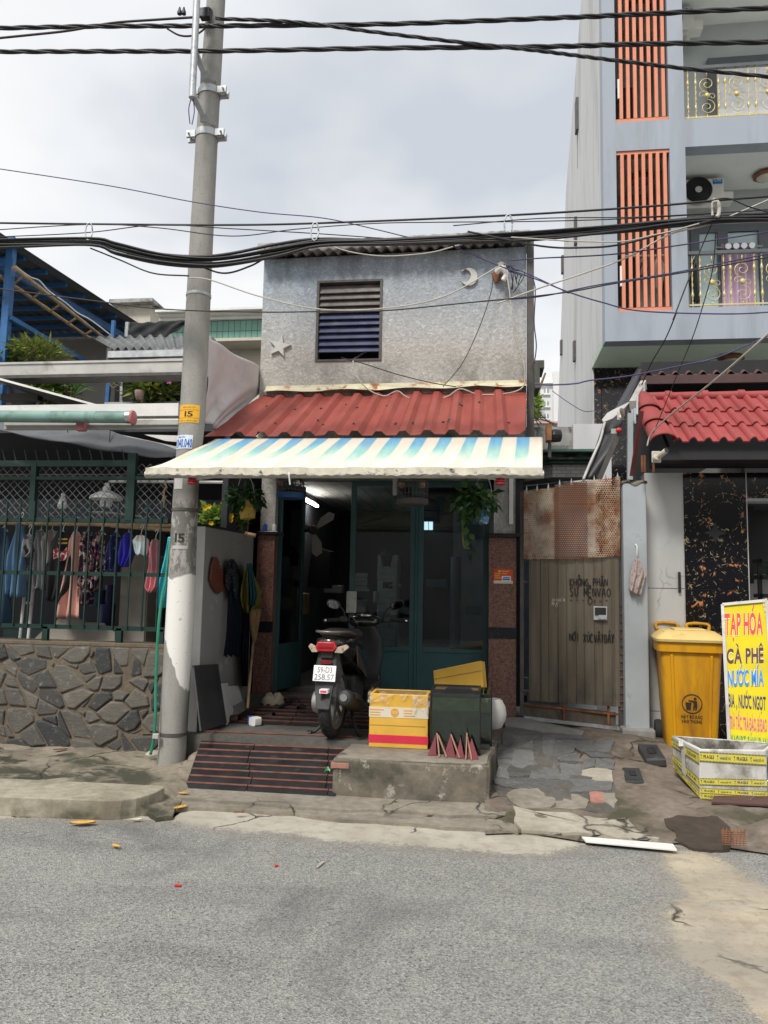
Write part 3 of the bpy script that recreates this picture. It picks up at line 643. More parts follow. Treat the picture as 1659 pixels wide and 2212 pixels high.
MB().grid(lambda u, v: (lambda p: (p.x, FY-.004-.09*(1-v)**2-.004*math.sin(u*40), p.z+.02+.085*v+.01*math.sin(u*25)*(1-v)))(tl.lerp(tr, u)), 40, 3, (0, .003, 0)).build('flashing', 'flash', house)
MB().box((el.x+.02, EY+.06, el.z-.115), (er.x-.02, EY+.12, el.z-.055)).build('purlin', 'darksteel', house)
MB().prism([(el.x+.02, EY+.05, el.z-.06), (el.x+.30, EY+.05, el.z-.06), (el.x+.24, EY+.05, el.z-.13), (el.x+.02, EY+.05, el.z-.13)], (0, .02, 0)).build('fascia', 'alu', house)
# dark downpipe channel and gutter box on the right edge
MB().box((W1+.006, FY-.03, 2.7), (W1+.075, FY+.06, ztr+.06)).build('channel', 'darksteel', house)
g = PY('8', 1502, 655, FY); h = PY('8', 1580, 690, FY); k = PY('8', 1565, 780, FY)
gb = MB().prism([(g.x+.06, FY-.2, g.z), (h.x, FY-.2, g.z), (h.x, FY-.2, h.z), (k.x-.01, FY-.2, h.z), (k.x-.01, FY-.2, k.z), (g.x+.08, FY-.2, k.z), (g.x+.07, FY-.2, h.z)], (0, .34, 0)).build('gutter_box', 'olddrain', house, bevel=.006)
# pillars, caps, bands, lintel
for (x0, x1, zb) in ((PY('4', 298, 400, FY).x, PY('4', 388, 400, FY).x, .30), (PY('4', 1497, 400, FY).x, PY('4', 1640, 400, FY).x, .22)):
    cz = PY('4', 1550, 400, FY).z
    pl = MB().box((x0, FY, zb), (x1, FY+.2, cz)).build('pillar', 'granite', house, bevel=.006)
    MB().box((x0-.04, FY-.05, cz), (x1+.04, FY+.22, cz+.035)).build('cap', 'blackstone', pl, bevel=.004)
    bz = PY('4', 1560, 868, FY).z; MB().box((x0-.004, FY-.006, bz-.11), (x1+.004, FY+.03, bz)).build('band', 'blackstone', pl)
    MB().box((x0+.05 if x0 > -1 else x0+.02, FY+.02, cz+.035), (x1-.01, FY+.2, 2.76)).build('upper_pillar', 'stucco', pl)
px0, px1 = PY('4', 388, 400, FY).x, PY('4', 1497, 400, FY).x
MB().box((px0, FY+.03, 2.66), (px1, FY+.2, 2.80)).build('lintel', 'stucco', house)
MB().box((px1+.2, FY+.005, 2.2), (px1+.24, FY+.02, 2.9)).build('conduit', 'whitepaint', house)
# inside: a dim room
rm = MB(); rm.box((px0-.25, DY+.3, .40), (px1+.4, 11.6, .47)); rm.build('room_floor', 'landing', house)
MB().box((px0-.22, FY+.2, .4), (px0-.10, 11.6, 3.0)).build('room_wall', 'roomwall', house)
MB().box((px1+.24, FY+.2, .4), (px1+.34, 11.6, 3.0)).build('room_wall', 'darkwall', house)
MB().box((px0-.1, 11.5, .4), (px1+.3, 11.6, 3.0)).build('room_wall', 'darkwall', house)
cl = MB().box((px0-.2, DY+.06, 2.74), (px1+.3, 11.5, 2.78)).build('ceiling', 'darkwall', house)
for i in range(8):
    x = px0-.06+i*.15
    MB().box((x, DY+.1, 2.725), (x+.142, 11.4, 2.738)).build('panel', 'offwhite', cl)
# green folding door: four leaves, the left one folded open
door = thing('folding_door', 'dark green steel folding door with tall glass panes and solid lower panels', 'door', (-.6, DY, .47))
zb, ztp = .47, PY('4', 900, 108, DY).z
def leaf(xa, ya, xb, yb2, glassed=True, low=None):
    a_, b_ = V((xa, ya, 0)), V((xb, yb2, 0)); d = (b_-a_); L = d.length; d.normalize(); n_ = V((-d.y, d.x, 0)); lf = MB(); f = .055; T = .035
    def bx(u0, u1, z0, z1, o0=0, o1=T, mb=lf):
        mb.prism([a_+d*u0+n_*o0+V((0, 0, z0)), a_+d*u1+n_*o0+V((0, 0, z0)), a_+d*u1+n_*o0+V((0, 0, z1)), a_+d*u0+n_*o0+V((0, 0, z1))], n_*(o1-o0))
    zl = low
    bx(0, f, zb, ztp); bx(L-f, L, zb, ztp); bx(f, L-f, ztp-f, ztp); bx(f, L-f, zl-.02, zl+.02)
    o_ = lf.build('leaf_frame', 'greendoor', door, bevel=.003)
    pn = MB(); bx(f, L-f, zb, zl-.02, .008, T-.008, pn); pn.build('lower_panel', 'greendoor', o_)
    gp = MB(); bx(f, L-f, zl+.02, ztp-f, .014, .02, gp); gp.build('pane', 'glass', o_)
zlow = PY('4', 1100, 985, DY).z
m0 = PY('4', 775, 600, DY).x; m1 = PY('4', 1122, 600, DY).x
leaf(m0, DY, m1-.012, DY, low=zlow); leaf(m1+.012, DY, px1+.0, DY, low=zlow)
leaf(px0+.01, FY+.16, px0+.15, FY+.70, low=zlow)
b = MB(); b.box((px0, DY-.02, ztp), (px1, DY+.05, 2.66)); b.build('head_frame', 'greendoor', door)
MB().box((px0-.005, FY+.12, zb), (px0+.04, FY+.16, 2.66)).build('jamb', 'greendoor', door); MB().box((m1-.011, DY-.012, zb), (m1+.011, DY+.04, ztp)).build('mullion', 'greendoor', door)
p0, p1 = PY('4', 760, 680, DY-.03), PY('4', 810, 793, DY-.03)
MB().box((p0.x, DY-.045, p1.z), (p1.x, DY-.012, p0.z)).build('lock_plate', 'alu', door, bevel=.006)
# things in the room
t_ = thing('tube_lamp', 'lit white tube lamp inside the doorway', 'lamp', (-1.9, 9, 2.5))
q0, q1 = PY('w8', 312, 258, 8.7), PY('w8', 408, 308, 9.9); q0.x = px0+.02; q1.x = px0+.02
q0 = PX('w8', 312, 258, px0+.0); q1 = PX('w8', 410, 308, px0+.0)
MB().tube([q0, q1], .018, 10).build('tube', 'tubelight', t_); MB().bar(q0+V((-.03, 0, .02)), q1+V((-.03, 0, .02)), .03, .05).build('batten', 'white', t_)
pl = thing('brick_pilaster', 'pale painted brick pilaster with a lantern, seen through the door glass', 'pilaster', (-.6, 9, .47))
x0, x1, zt_ = PY('w8', 815, 700, 9.2).x, PY('w8', 948, 700, 9.2).x, PY('w8', 880, 635, 9.2).z
MB().box((x0, 9.2, .47), (x1, 9.5, zt_)).build('core', 'brick', pl)
zz = .5; r_ = 0
while zz < PY('w8', 880, 715, 9.2).z:
    hh = .072; cuts = [x0, x0+(x1-x0)*(.38 if r_ % 2 else .66), x1]
    for a_, c_ in zip(cuts, cuts[1:]): MB().box((a_+.004, 9.18-random.uniform(0, .012), zz), (c_-.004, 9.21, zz+hh-.009)).build('brick', 'brick', pl, bevel=.005)
    zz += hh; r_ += 1
p0, p1 = PY('w8', 848, 858, 9.14), PY('w8', 912, 818, 9.14)
pp = MB().box((p0.x, 9.15, p0.z), (p1.x, 9.166, p1.z)).build('number_plate', 'black', pl); text('lettering', '73', (p0.x+.06, 9.148, p0.z+.02), (.16, 0, 0), (0, 0, p1.z-p0.z-.04), 'brick', pp)
ln = thing('wall_lantern', 'dark coach lantern on the pale brick pilaster', 'lamp', PY('w8', 872, 680, 9.1)); L0 = PY('w8', 872, 712, 9.08)
MB().lathe([(.05, 0), (.075, .13), (.085, .135), (.02, .19), (.012, .22)], L0, 6).build('lantern_body', 'black', ln); MB().tube([L0+V((0, 0, .21)), L0+V((.06, 0, .25)), L0+V((.1, .04, .2)), L0+V((.1, .1, .16))], .01, 6).build('bracket', 'black', ln)
lw2 = thing('lit_pane', 'small bright lit pane seen through the right door glass', 'window', PY('4', 1185, 355, 11.3))
for k in (0, 1): a, b_ = PY('4', 1162+24*k, 362, 11.3), PY('4', 1183+24*k, 320, 11.3); MB().box((a.x, 11.3, a.z), (b_.x, 11.32, b_.z)).build('pane', 'litpane', lw2)
a, b_ = PY('4', 1292, 980, 9.6), PY('4', 1352, 500, 9.6); tag(MB().lathe([((b_.x-a.x)/2, a.z), ((b_.x-a.x)/2, b_.z)], ((a.x+b_.x)/2, 9.75, 0), 12).build('inner_column', 'bluecolumn'), 'dim bluish column seen through the right door glass', 'column'); M['bluecolumn'] = mat('bluecolumn', (.30, .36, .46), .6, .1, 4)
lt_ = thing('lattice_panel', 'pale lattice panel seen through the left door glass', 'panel', PY('w8', 690, 860, 9.3)); a, b_ = PY('w8', 640, 868, 9.3), PY('w8', 745, 758, 9.3); b = MB()
for k in range(9):
    for s_ in (0, 1): x0_ = a.x+(b_.x-a.x)*k/9; b.tube([(x0_+(b_.x-a.x)/9*s_, 9.3, a.z), (x0_+(b_.x-a.x)/9*(1-s_), 9.3, (a.z+b_.z)/2), (x0_+(b_.x-a.x)/9*s_, 9.3, b_.z)], .007, 4)
tag(b.build('lattice', 'offwhite', lt_), kind='stuff'); MB().bar((a.x-.02, 9.31, a.z), (b_.x+.02, 9.31, a.z), .03).build('sill', 'offwhite', lt_)
for x0_, y0_, x1_, y1_, Y_, mt, lb in ((812, 725, 860, 790, 8.6, 'offwhite', 'white drawer unit seen through the left door glass'), (895, 680, 915, 740, 9.0, 'white', 'pale paper beside the brick pilaster'), (640, 650, 735, 690, 9.3, 'alu', 'steel pots on the counter inside the doorway'), (1370, 760, 1470, 800, 9.2, 'bluecolumn', 'dim goods stacked behind the right door glass'), (1170, 620, 1280, 660, 9.4, 'bluecolumn', 'dim shelf behind the right door glass'), (500, 690, 550, 800, 8.9, 'wood', 'brown wooden board inside the doorway')):
    a, b_ = PY('4', x0_, y1_, Y_), PY('4', x1_, y0_, Y_); tag(MB().box((a.x, Y_, a.z), (b_.x, Y_+.2, b_.z)).build('room_clutter', mt, bevel=.02), lb, 'furniture')
tv = thing('television', 'dark screen leaning on the left inside wall', 'television', (-1.8, 9.3, 1.2))
MB().prism([PY('w8', 375, 580, 9.6), PY('w8', 500, 615, 9.0), PY('w8', 480, 860, 9.0), PY('w8', 340, 850, 9.6)], (.05, .03, 0)).build('screen', 'blackplastic', tv)
fan = thing('wall_fan', 'wall fan with pale blades inside the doorway', 'fan', PY('w8', 400, 470, 8.6)); fc = PY('w8', 385, 470, 8.6)
MB().lathe([(.02, -.12), (.05, -.09), (.055, 0), (.03, .04), (0, .05)], fc, 12, 'y').build('motor', 'darksteel', fan)
for k in range(3):
    a_ = rad(38+120*k); d = V((math.cos(a_), 0, math.sin(a_))); s_ = V((-d.z, .35, d.x)).normalized()
    MB().prism([fc+d*.05+s_*.02, fc+d*.15+s_*.075, fc+d*.27+s_*.07, fc+d*.31, fc+d*.26-s_*.05, fc+d*.05-s_*.02], (0, .004, 0)).build('blade', 'offwhite', fan)
MB().tube([fc+V((0, -.02, 0)), fc+V((-.2, .05, -.02)), V((px0-.1, 8.75, fc.z-.05))], .018, 6).build('bracket', 'darksteel', fan)
# ------------------------------------------------------------------ awning
aw = thing('awning', 'faded blue and cream striped retractable awning over the house door', 'awning', (-.9, 5.8, 2.5))
RY, BY = 6.20, 5.27
ra, rb = PY('D', 466, 948, RY), PY('D', 1172, 944, RY); ba, bb = PY('D', 316, 1011, BY), PY('D', 1172, 1010, BY)
def fab(u, v):
    p = ra.lerp(rb, u).lerp(ba.lerp(bb, u), v); s_ = math.sin(math.pi*v)
    return p+V((0, 0, -.045*s_*(.6+.4*u)+.006*math.sin(u*70+v*5)*s_+.012*math.sin(u*17+v*4)*s_))
MB().grid(fab, 150, 22, (0, .002, -.0025)).build('canopy', 'awning', aw, smooth='all')
b = MB(); b.grid(lambda u, v: (lambda p: (p.x, p.y-.012+.006*math.sin(u*90), p.z-.06*v+.004*math.sin(u*37)))(ba.lerp(bb, u)), 120, 3, (0, .004, 0)); b.build('valance', 'awningedge', aw); MB().grid(lambda u, v: (lambda p: (p.x, p.y-.014+.006*math.sin(u*90), p.z-.052-.012*v+.004*math.sin(u*37)+.003*math.sin(u*230)))(ba.lerp(bb, u)), 160, 1, (0, .008, 0)).build('hem', 'hem', aw)
MB().tube([ba+V((-.01, .02, -.045)), bb+V((.01, .02, -.045))], .028, 12).build('front_bar', 'alu', aw, smooth=True)
MB().tube([ra+V((0, .05, -.045)), rb+V((0, .05, -.045))], .035, 12).build('roller', 'alu', aw, smooth=True)
for u0, u1 in ((.12, .30), (.90, .72)):
    e = ba.lerp(bb, u0)+V((0, .04, -.07)); k_ = ra.lerp(rb, u1 if u0 < .5 else u1)+V((0, -.35, -.33)); w_ = ra.lerp(rb, .02 if u0 < .5 else .98)+V((0, .02, -.12))
    k2 = V(((e.x+w_.x)/2+(.95 if u0 < .5 else -.95), (e.y+w_.y)/2, (e.z+w_.z)/2))
    MB().bar(e, k2, .04, .03).build('arm', 'whitepaint', aw); MB().bar(k2, w_, .04, .03).build('arm', 'whitepaint', aw)
    b = MB()
    for i in range(5): b.lathe([(.03, -.045+i*.018), (.036, -.040+i*.018), (.036, -.034+i*.018), (.03, -.029+i*.018)], e, 14)
    b.build('joint', 'redplastic', aw)
br = rb+V((.03, .03, 0))
MB().box((br.x-.0, RY-.03, br.z-.03), (br.x+.04, RY+.1, br.z+.10)).build('bracket', 'rust', aw); MB().tube([br+V((.03, 0, .08)), br+V((.03, .02, -.16))], .014, 8).build('crank', 'darksteel', aw)
MB().lathe([(.05, -.04), (.055, 0), (.05, .05), (.02, .06)], br+V((.07, .02, .02)), 14, 'x').build('gear', 'blackplastic', aw)
MB().tube(spline([PY('w8', 222, 70, BY), PY('w8', 222, 110, BY-.01), PY('w8', 228, 165, BY)]), .006, 6).build('cord', 'whitepaint', aw)
# white tarpaulin closing the side of the lean-to
tp = [PX('8', 35, 525, W0-.06), PX('8', 268, 655, W0-.02), PX('8', 300, 765, W0-.02), PX('8', 240, 820, W0-.02), PX('8', 90, 948, W0-.02), PX('8', 25, 912, W0-.06)]
def tarp(u, v):
    l = tp[0].lerp(tp[5], v); r = [tp[1], tp[2], tp[3], tp[4]]; t3 = v*3; i = min(2, int(t3)); q = r[i].lerp(r[i+1], t3-i)
    return l.lerp(q, u)+V((.02*math.sin(u*9+v*4)+.012*math.sin(v*14+u*21)*(v**2), 0, 0))
tag(MB().grid(tarp, 40, 24, (-.004, 0, 0)).build('tarpaulin', 'tarp', smooth='all'), 'white tarpaulin stretched beside the red metal lean-to roof', 'tarpaulin')
M['greentiledark'] = mat('greentiledark', (.03, .07, .06), .4, .2, 6)
M['porchwall'] = mat('porchwall', (.27, .268, .262), .85, .10, 1.5, (.42, .42, .40), 3.0, (.64, .68))
M['rollgreen'] = mat('rollgreen', (.20, .33, .29), .6, .2, 3, (.06, .09, .08), 5, (.5, .75)); M['pinkcap'] = mat('pinkcap', (.50, .17, .17), .5, .15, 8)
M['bluesheet'] = mat('bluesheet', (.085, .095, .105), .6, .2, 3, (.13, .11, .09), 3); M['bluepaint'] = mat('bluepaint', (.035, .135, .33), .5, .15, 4, (.03, .06, .12), 4)
M['beigewall'] = mat('beigewall', (.30, .28, .25), .8, .1, 2); M['creamwall'] = mat('creamwall', (.52, .48, .40), .8, .1, 2, (.25, .23, .20), 1.5)
M['greysheet'] = mat('greysheet', (.13, .14, .14), .7, .25, 4, (.06, .065, .06), 3); M['greentile'] = mat('greentile', (.15, .31, .26), .35, .15, 2)
M['wire'] = mat('wire', (.20, .21, .21), .6, .2, 9)
M['hose'] = mat('hose', (.02, .20, .12), .4, .2, 6)
M['cablev'] = mat('cablev', (.06, .05, .13), .5, .3, 9)
M['paper'] = mat('paper', (.42, .41, .39), .9, .15, 9)
M['net'] = mat('net', (.03, .035, .035), .9, .2, 9)
# ------------------------------------------------------------------ left: stone wall and fence
SW = 6.25; SX0, SX1 = -5.4, -2.50
WT = PY('2', 500, 1112, SW).z
sw = thing('stone_wall', 'low wall of dark crazy-laid stone under the green fence', 'wall', (-3.6, SW, .1))
MB().box((SX0, SW+.008, -.02), (SX1, SW+.24, WT-.03)).build('mortar', 'stonemortar', sw)
MB().box((SX0, SW+.004, WT-.03), (SX1+.004, SW+.26, WT)).build('coping', 'stonemortar', sw, bevel=.004)
def clip(poly, a, n):                        # keep the side of the polygon where (p-a).n < 0
    out = []
    for i in range(len(poly)):
        p, q = poly[i], poly[(i+1) % len(poly)]; dp, dq = (p[0]-a[0])*n[0]+(p[1]-a[1])*n[1], (q[0]-a[0])*n[0]+(q[1]-a[1])*n[1]
        if dp <= 0: out.append(p)
        if dp*dq < 0:
            t = dp/(dp-dq); out.append((p[0]+(q[0]-p[0])*t, p[1]+(q[1]-p[1])*t))
    return out
rs = random.Random(5); seeds = []
for j in range(7):
    for i in range(19): seeds.append((SX0+.0+(i+.5*(j % 2)+rs.uniform(-.42, .42))*.163, .05+(j+.5+rs.uniform(-.38, .38))*.140))
rad_w = [rs.choice((.0, .04, .07, .10, .125)) for _ in seeds]; tens = []
for k in range(9):
    a_ = rs.uniform(0, 3.14); c_, s_ = math.cos(a_), math.sin(a_); e_ = .26; tens.append((c_*c_+e_*s_*s_, (1-e_)*c_*s_, s_*s_+e_*c_*c_))
tens = [tens[0]]*9 if False else tens
for i, s in enumerate(seeds):
    poly = [(SX0+.003, .03), (SX1-.003, .03), (SX1-.003, WT-.036), (SX0+.003, WT-.036)]
    for k, q in enumerate(seeds):
        if k == i: continue
        d = (q[0]-s[0], q[1]-s[1]); L = math.hypot(*d)
        if L > .6: continue
        w_ = .5+.5*(rad_w[i]**2-rad_w[k]**2)/(L*L); al = tens[((i if i < k else k)//4) % 9]
        n_ = (d[0]*al[0]+d[1]*al[1], d[0]*al[1]+d[1]*al[2]); nl = math.hypot(*n_); n_ = (n_[0]/nl, n_[1]/nl); mid = (s[0]+d[0]*w_-n_[0]*.006, s[1]+d[1]*w_-n_[1]*.006)
        poly = clip(poly, mid, n_)
        if len(poly) < 3: break
    poly = [p for k, p in enumerate(poly) if math.hypot(p[0]-poly[k-1][0], p[1]-poly[k-1][1]) > .016]
    if len(poly) < 3: continue
    c = (sum(p[0] for p in poly)/len(poly), sum(p[1] for p in poly)/len(poly))
    if not (SX0 < c[0] < SX1): continue
    dep = rs.uniform(.030, .048); tilt = rs.uniform(-.06, .06), rs.uniform(-.06, .06)
    b = MB(); b.frust([(p[0]+rs.uniform(-.005, .005), SW+.03, p[1]+rs.uniform(-.005, .005)) for p in poly], (0, -dep, 0), .10)
    for k, v in enumerate(b.v[len(poly):]): v.y += (v.x-c[0])*tilt[0]+(v.z-c[1])*tilt[1]
    b.build('stone', 'wallstone', sw, bevel=.009)
fe = thing('steel_fence', 'dark green steel bar fence with chain-link upper panels on the stone wall', 'fence', (-3.6, 6.32, 1.03)); FN = 6.33
def rail(zone, y0, y1, xa, xb, th=.03, Y=FN):
    a, b_ = PY(zone, xa, y0, Y), PY(zone, xb, y1, Y); MB().bar(V((min(a.x, -5.3), Y, a.z)) if xa <= 0 else a, b_, .03, th).build('rail', 'fencegreen', fe)
zr = {}
for k, (ya, yb_, th) in dict(bot=(1010, 1032, .036), mid=(690, 697, .034), top=(366, 372, .036), c2=(108, 116, .030), c1=(18, 26, .055)).items():
    a, b_ = PY('2', 0, ya, FN), PY('2', 1030, yb_, FN); zr[k] = (a.z+b_.z)/2
    MB().box((-5.4, FN-.02, zr[k]-th/2), (b_.x if k not in ('c1',) else PY('2', 830, 20, FN).x, FN+.02, zr[k]+th/2)).build('rail', 'fencegreen', fe)
bx0 = PY('2', 985, 500, FN).x; nb = 26
first = MB().box((-.006, -.006, zr['bot']), (.006, .006, zr['top']+.17)); first.v = [v+V((bx0, FN-.03, 0)) for v in first.v]; fb = first.build('bar', 'fencegreen', fe)
stp = (PY('2', 985, 500, FN).x-PY('2', 897, 500, FN).x)
for i in range(1, nb): again(fb, WLOC[fb.name]+V((-stp*i, 0, 0)), fe)
for x, r_ in ((278, 6), (728, 6), (985, 8)): p = PY('2', x, 1070, FN); MB().box((p.x-.025, FN-.02, WT-.002), (p.x+.025, FN+.02, zr['bot'])).build('post', 'fencegreen', fe)
for x, w_ in ((800, .075), (205, .05), (-420, .05)): p = PY('2', x, 200, FN); MB().box((p.x-w_/2, FN-.026, zr['top']), (p.x+w_/2, FN+.026, zr['c1']+(.09 if x == 800 else .0))).build('post', 'fencegreen', fe)
sp0 = None
for i in range(24):
    p = PY('v2', 1085-94*i, 1150, FN); b = MB(); b.tube([V((p.x, FN, zr['c1'])), V((p.x-.035, FN-.01, zr['c1']+.13))], [.009, .003], 6); b.build('spike', 'fencegreen', fe)
b = MB(); x0, x1, z0, z1 = -5.3, PY('2', 1060, 200, FN).x, zr['top'], zr['c1']; s_ = .076; n_ = int((x1-x0+(z1-z0))/s_)
for k in range(n_+1):
    for sg in (1, -1):
        pts = []; off = x0+k*s_-(z1-z0 if sg == 1 else 0); m_ = int((z1-z0)/(s_))+1
        for j in range(m_+1):
            z = min(z1, z0+j*s_); x = off+(z-z0 if sg == 1 else (z1-z0)-(z-z0)); pts.append(V((x, FN+.03+.006*sg*(-1)**(j+k), z)))
        pts = [p for p in pts if x0 <= p.x <= x1]
        if len(pts) > 1: b.tube(pts, .0026, 4, False)
tag(b.build('chain_link', 'wire', fe), kind='stuff')
# ------------------------------------------------------------------ left: covered yard behind the fence
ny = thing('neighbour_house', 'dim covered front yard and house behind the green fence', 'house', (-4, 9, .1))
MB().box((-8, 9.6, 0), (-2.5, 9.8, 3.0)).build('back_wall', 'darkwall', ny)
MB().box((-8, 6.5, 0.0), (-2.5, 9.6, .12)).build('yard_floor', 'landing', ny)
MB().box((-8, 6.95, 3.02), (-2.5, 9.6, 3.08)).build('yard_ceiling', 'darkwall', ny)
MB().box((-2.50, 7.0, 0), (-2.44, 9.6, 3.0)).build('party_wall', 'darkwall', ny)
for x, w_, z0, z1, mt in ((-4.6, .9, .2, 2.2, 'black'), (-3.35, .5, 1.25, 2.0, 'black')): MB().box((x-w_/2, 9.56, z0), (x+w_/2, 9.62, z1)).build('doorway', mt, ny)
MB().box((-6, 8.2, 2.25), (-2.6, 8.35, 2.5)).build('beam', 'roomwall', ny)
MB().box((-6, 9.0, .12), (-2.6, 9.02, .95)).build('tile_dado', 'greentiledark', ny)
# side wall along the porch
swl = thing('porch_side_wall', 'grey plastered side wall of the porch with peeling paint', 'wall', (-2.4, 6.9, .2))
zt0, zt1 = PX('D', 436, 1136, -2.36).z, PX('D', 553, 1158, -2.36).z
MB().prism([(-2.36, 6.22, .05), (-2.36, 7.62, .05), (-2.36, 7.62, zt1), (-2.36, 6.22, zt0)], (-.10, 0, 0)).build('panel', 'porchwall', swl)
MB().prism([(-2.345, 6.2, zt0+.002), (-2.345, 7.6, zt1+.002), (-2.345, 7.6, zt1+.02), (-2.345, 6.2, zt0+.02)], (-.13, 0, 0)).build('coping', 'black', swl)
MB().box((-2.475, 6.205, .1), (-2.352, 6.219, zt0)).build('end_trim', 'whitepaint', swl)
MB().box((-2.46, 6.15, .02), (-2.34, 6.6, .30)).build('footing', 'earth', swl)
# ------------------------------------------------------------------ garments on the bamboo pole
def cloth_mat(name, c, c2=None, sc_=14, thr=(.52, .56), c3=None, rough=.9):
    m_, t, b = newmat(name); p = pos(t); cc = mixc(t, rng(t, noise(t, p, 3, 3), .3, .7), mul(c, .85), mul(c, 1.12))
    if c2: cc = mixc(t, rng(t, noise(t, p, sc_, 2, .5, .6), *thr), cc, c2)
    if c3: cc = mixc(t, rng(t, noise(t, pos(t, 1, 1, 1, (1, .5, .2)), sc_*1.3, 2, .5, .5), thr[0]+.05, thr[1]+.05), cc, c3)
    setb(t, b, col=cc, rough=rough, spec=.15, normal=bump(t, noise(t, pos(t, 3, 1, .6), 14, 3), .4, .012)); return m_
def garment(name, label, cat, zone, Y, rows, mt, folds=5, amp=.03, hook=True, group='clothes hung on the bamboo pole', sleeves=None, ph=0.0):
    """rows: (left x, right x, y) from top to hem in the photograph"""
    rows = [((r[0]+r[1])/2-(r[1]-r[0])*(.5+.15*min(1, i)), (r[0]+r[1])/2+(r[1]-r[0])*(.5+.15*min(1, i)), r[2]) for i, r in enumerate(rows)]; L = [PY(zone, r[0], r[2], Y) for r in rows]; R = [PY(zone, r[1], r[2], Y) for r in rows]; k = len(rows)-1
    def f(u, v):
        t = v*k; i = min(k-1, int(t)); p = L[i].lerp(L[i+1], t-i).lerp(R[i].lerp(R[i+1], t-i), u)
        w_ = (L[i]-R[i]).length
        return p+V((0, amp*(.35+v*.9)*math.sin(u*folds*6.28+ph+v*1.5)+amp*.5*math.sin(u*folds*2.7+v*5+ph)-.05*math.sin(math.pi*u), .008*math.sin(u*13+ph)*v))
    th = thing(name, label, cat, (L[0]+R[0])/2, group)
    MB().grid(f, 26, 20, (0, .008, 0)).build('cloth', mt, th, smooth='all')
    if sleeves:
        for s in sleeves:
            pts = [PY(zone, x, y, Y-.02) for x, y, r in s]; MB().tube(spline(pts, 4), [s[min(len(s)-1, int(i/4))][2] for i in range(4*(len(s)-1)+1)], 10, flat=.6).build('sleeve', mt, th, smooth='all')
    if hook:
        t_ = (L[0]+R[0])/2; r0 = rows[0]; hw = max(.05, (R[0]-L[0]).length*.5)
        hb = MB(); hb.tube(spline([t_+V((-.004, 0, .075)), t_+V((.012, 0, .10)), t_+V((.026, 0, .085)), t_+V((.012, 0, .055)), t_+V((.006, 0, .03)), t_+V((.004, 0, .012))], 4), .0035, 6)
        hb.tube([t_+V((.004, 0, .014)), t_+V((-hw, 0, -.03)), t_+V((hw, 0, -.03)), t_+V((.004, 0, .014))], .0035, 6); hb.build('hanger', 'whitepaint', th)
    return th
CY = 6.72
bp = PY('2', 1040, 405, CY); bp2 = PY('2', 300, 385, CY)
for dz, nm, xa, mt in ((.0, 'upper bamboo pole carrying the hung clothes', 300, 'bamboo'), (-.055, 'lower bamboo pole just under the one carrying the clothes', 680, 'bamboo')):
    a, b_ = PY('2', xa, 382 if dz == 0 else 400, CY), PY('2', 1060, 402 if dz == 0 else 430, CY)
    if dz == 0: a = V((-5.3, CY, a.z))
    b = MB(); pts = [a.lerp(b_, i/24) for i in range(25)]; b.tube(pts, [.019+(.003 if i % 6 == 0 else 0) for i in range(25)], 8)
    tag(b.build('bamboo_pole', mt, smooth='all'), nm, 'pole', 'bamboo poles of the yard')
M['denim'] = cloth_mat('denim', (0.132, 0.232, 0.357)); M['denimdark'] = cloth_mat('denimdark', (0.0465, 0.0853, 0.139)); M['greycloth'] = cloth_mat('greycloth', (0.186, 0.186, 0.194))
M['tee'] = cloth_mat('tee', (0.0341, 0.0341, 0.0372)); M['salmon'] = cloth_mat('salmon', (0.651, 0.372, 0.31)); M['taupe'] = cloth_mat('taupe', (0.31, 0.271, 0.248))
M['floral'] = cloth_mat('floral', (0.031, 0.0279, 0.0465), (.52, .40, .34), 15, (.53, .56), (.40, .12, .16)); M['navydot'] = cloth_mat('navydot', (0.0341, 0.0388, 0.116), (.35, .33, .42), 42, (.66, .69))
M['violet'] = cloth_mat('violet', (0.0697, 0.062, 0.465)); M['babyblue'] = cloth_mat('babyblue', (0.651, 0.8, 0.8), (.62, .58, .52), 10); M['pinkfloral'] = cloth_mat('pinkfloral', (0.8, 0.31, 0.341), (.62, .42, .40), 22, (.6, .65)); M['cyan'] = cloth_mat('cyan', (0.0775, 0.62, 0.8))
M['greyprint'] = cloth_mat('greyprint', (.34, .34, .35), (.07, .07, .08), 11, (.5, .54)); M['teal'] = cloth_mat('teal', (.05, .16, .16))
M['redprint'] = cloth_mat('redprint', (.30, .03, .05), (.62, .52, .46), 26, (.5, .54)); M['goldprint'] = cloth_mat('goldprint', (.45, .30, .06))
garment('shirt', 'dark denim shirt hung at the left end of the fence', 'shirt', '2', CY, [(10, 34, 415), (-60, 42, 500), (-80, 45, 700), (-80, 40, 860), (-70, 38, 1000)], 'denimdark', 3)
garment('trousers', 'mid-blue denim trousers hung second from the left', 'trousers', '2', CY+.02, [(112, 140, 385), (90, 143, 480), (60, 145, 580), (52, 140, 700), (45, 135, 835)], 'denim', 3)
garment('shorts', 'small patterned grey and white garment hung beside the blue denim', 'shorts', '2', CY-.03, [(165, 185, 458), (148, 195, 500), (150, 205, 560), (158, 180, 590)], 'greyprint', 2)
garment('shirt', 'plain grey long shirt hung between the white print garment and the black tee', 'shirt', '2', CY+.03, [(235, 262, 430), (225, 285, 500), (220, 295, 640), (215, 300, 760), (225, 290, 790)], 'greycloth', 3, ph=2)
garment('shirt', 'taupe short-sleeved top hung left of the black tee', 'shirt', '2', CY+.05, [(285, 345, 432), (262, 352, 500), (275, 350, 560), (290, 345, 640)], 'taupe', 3, ph=1)
tee = garment('t_shirt', 'black t-shirt with gold and red print hung on a white hanger', 't-shirt', '2', CY-.02, [(350, 412, 440), (320, 428, 500), (310, 432, 620), (300, 425, 740), (298, 380, 860)], 'tee', 3)
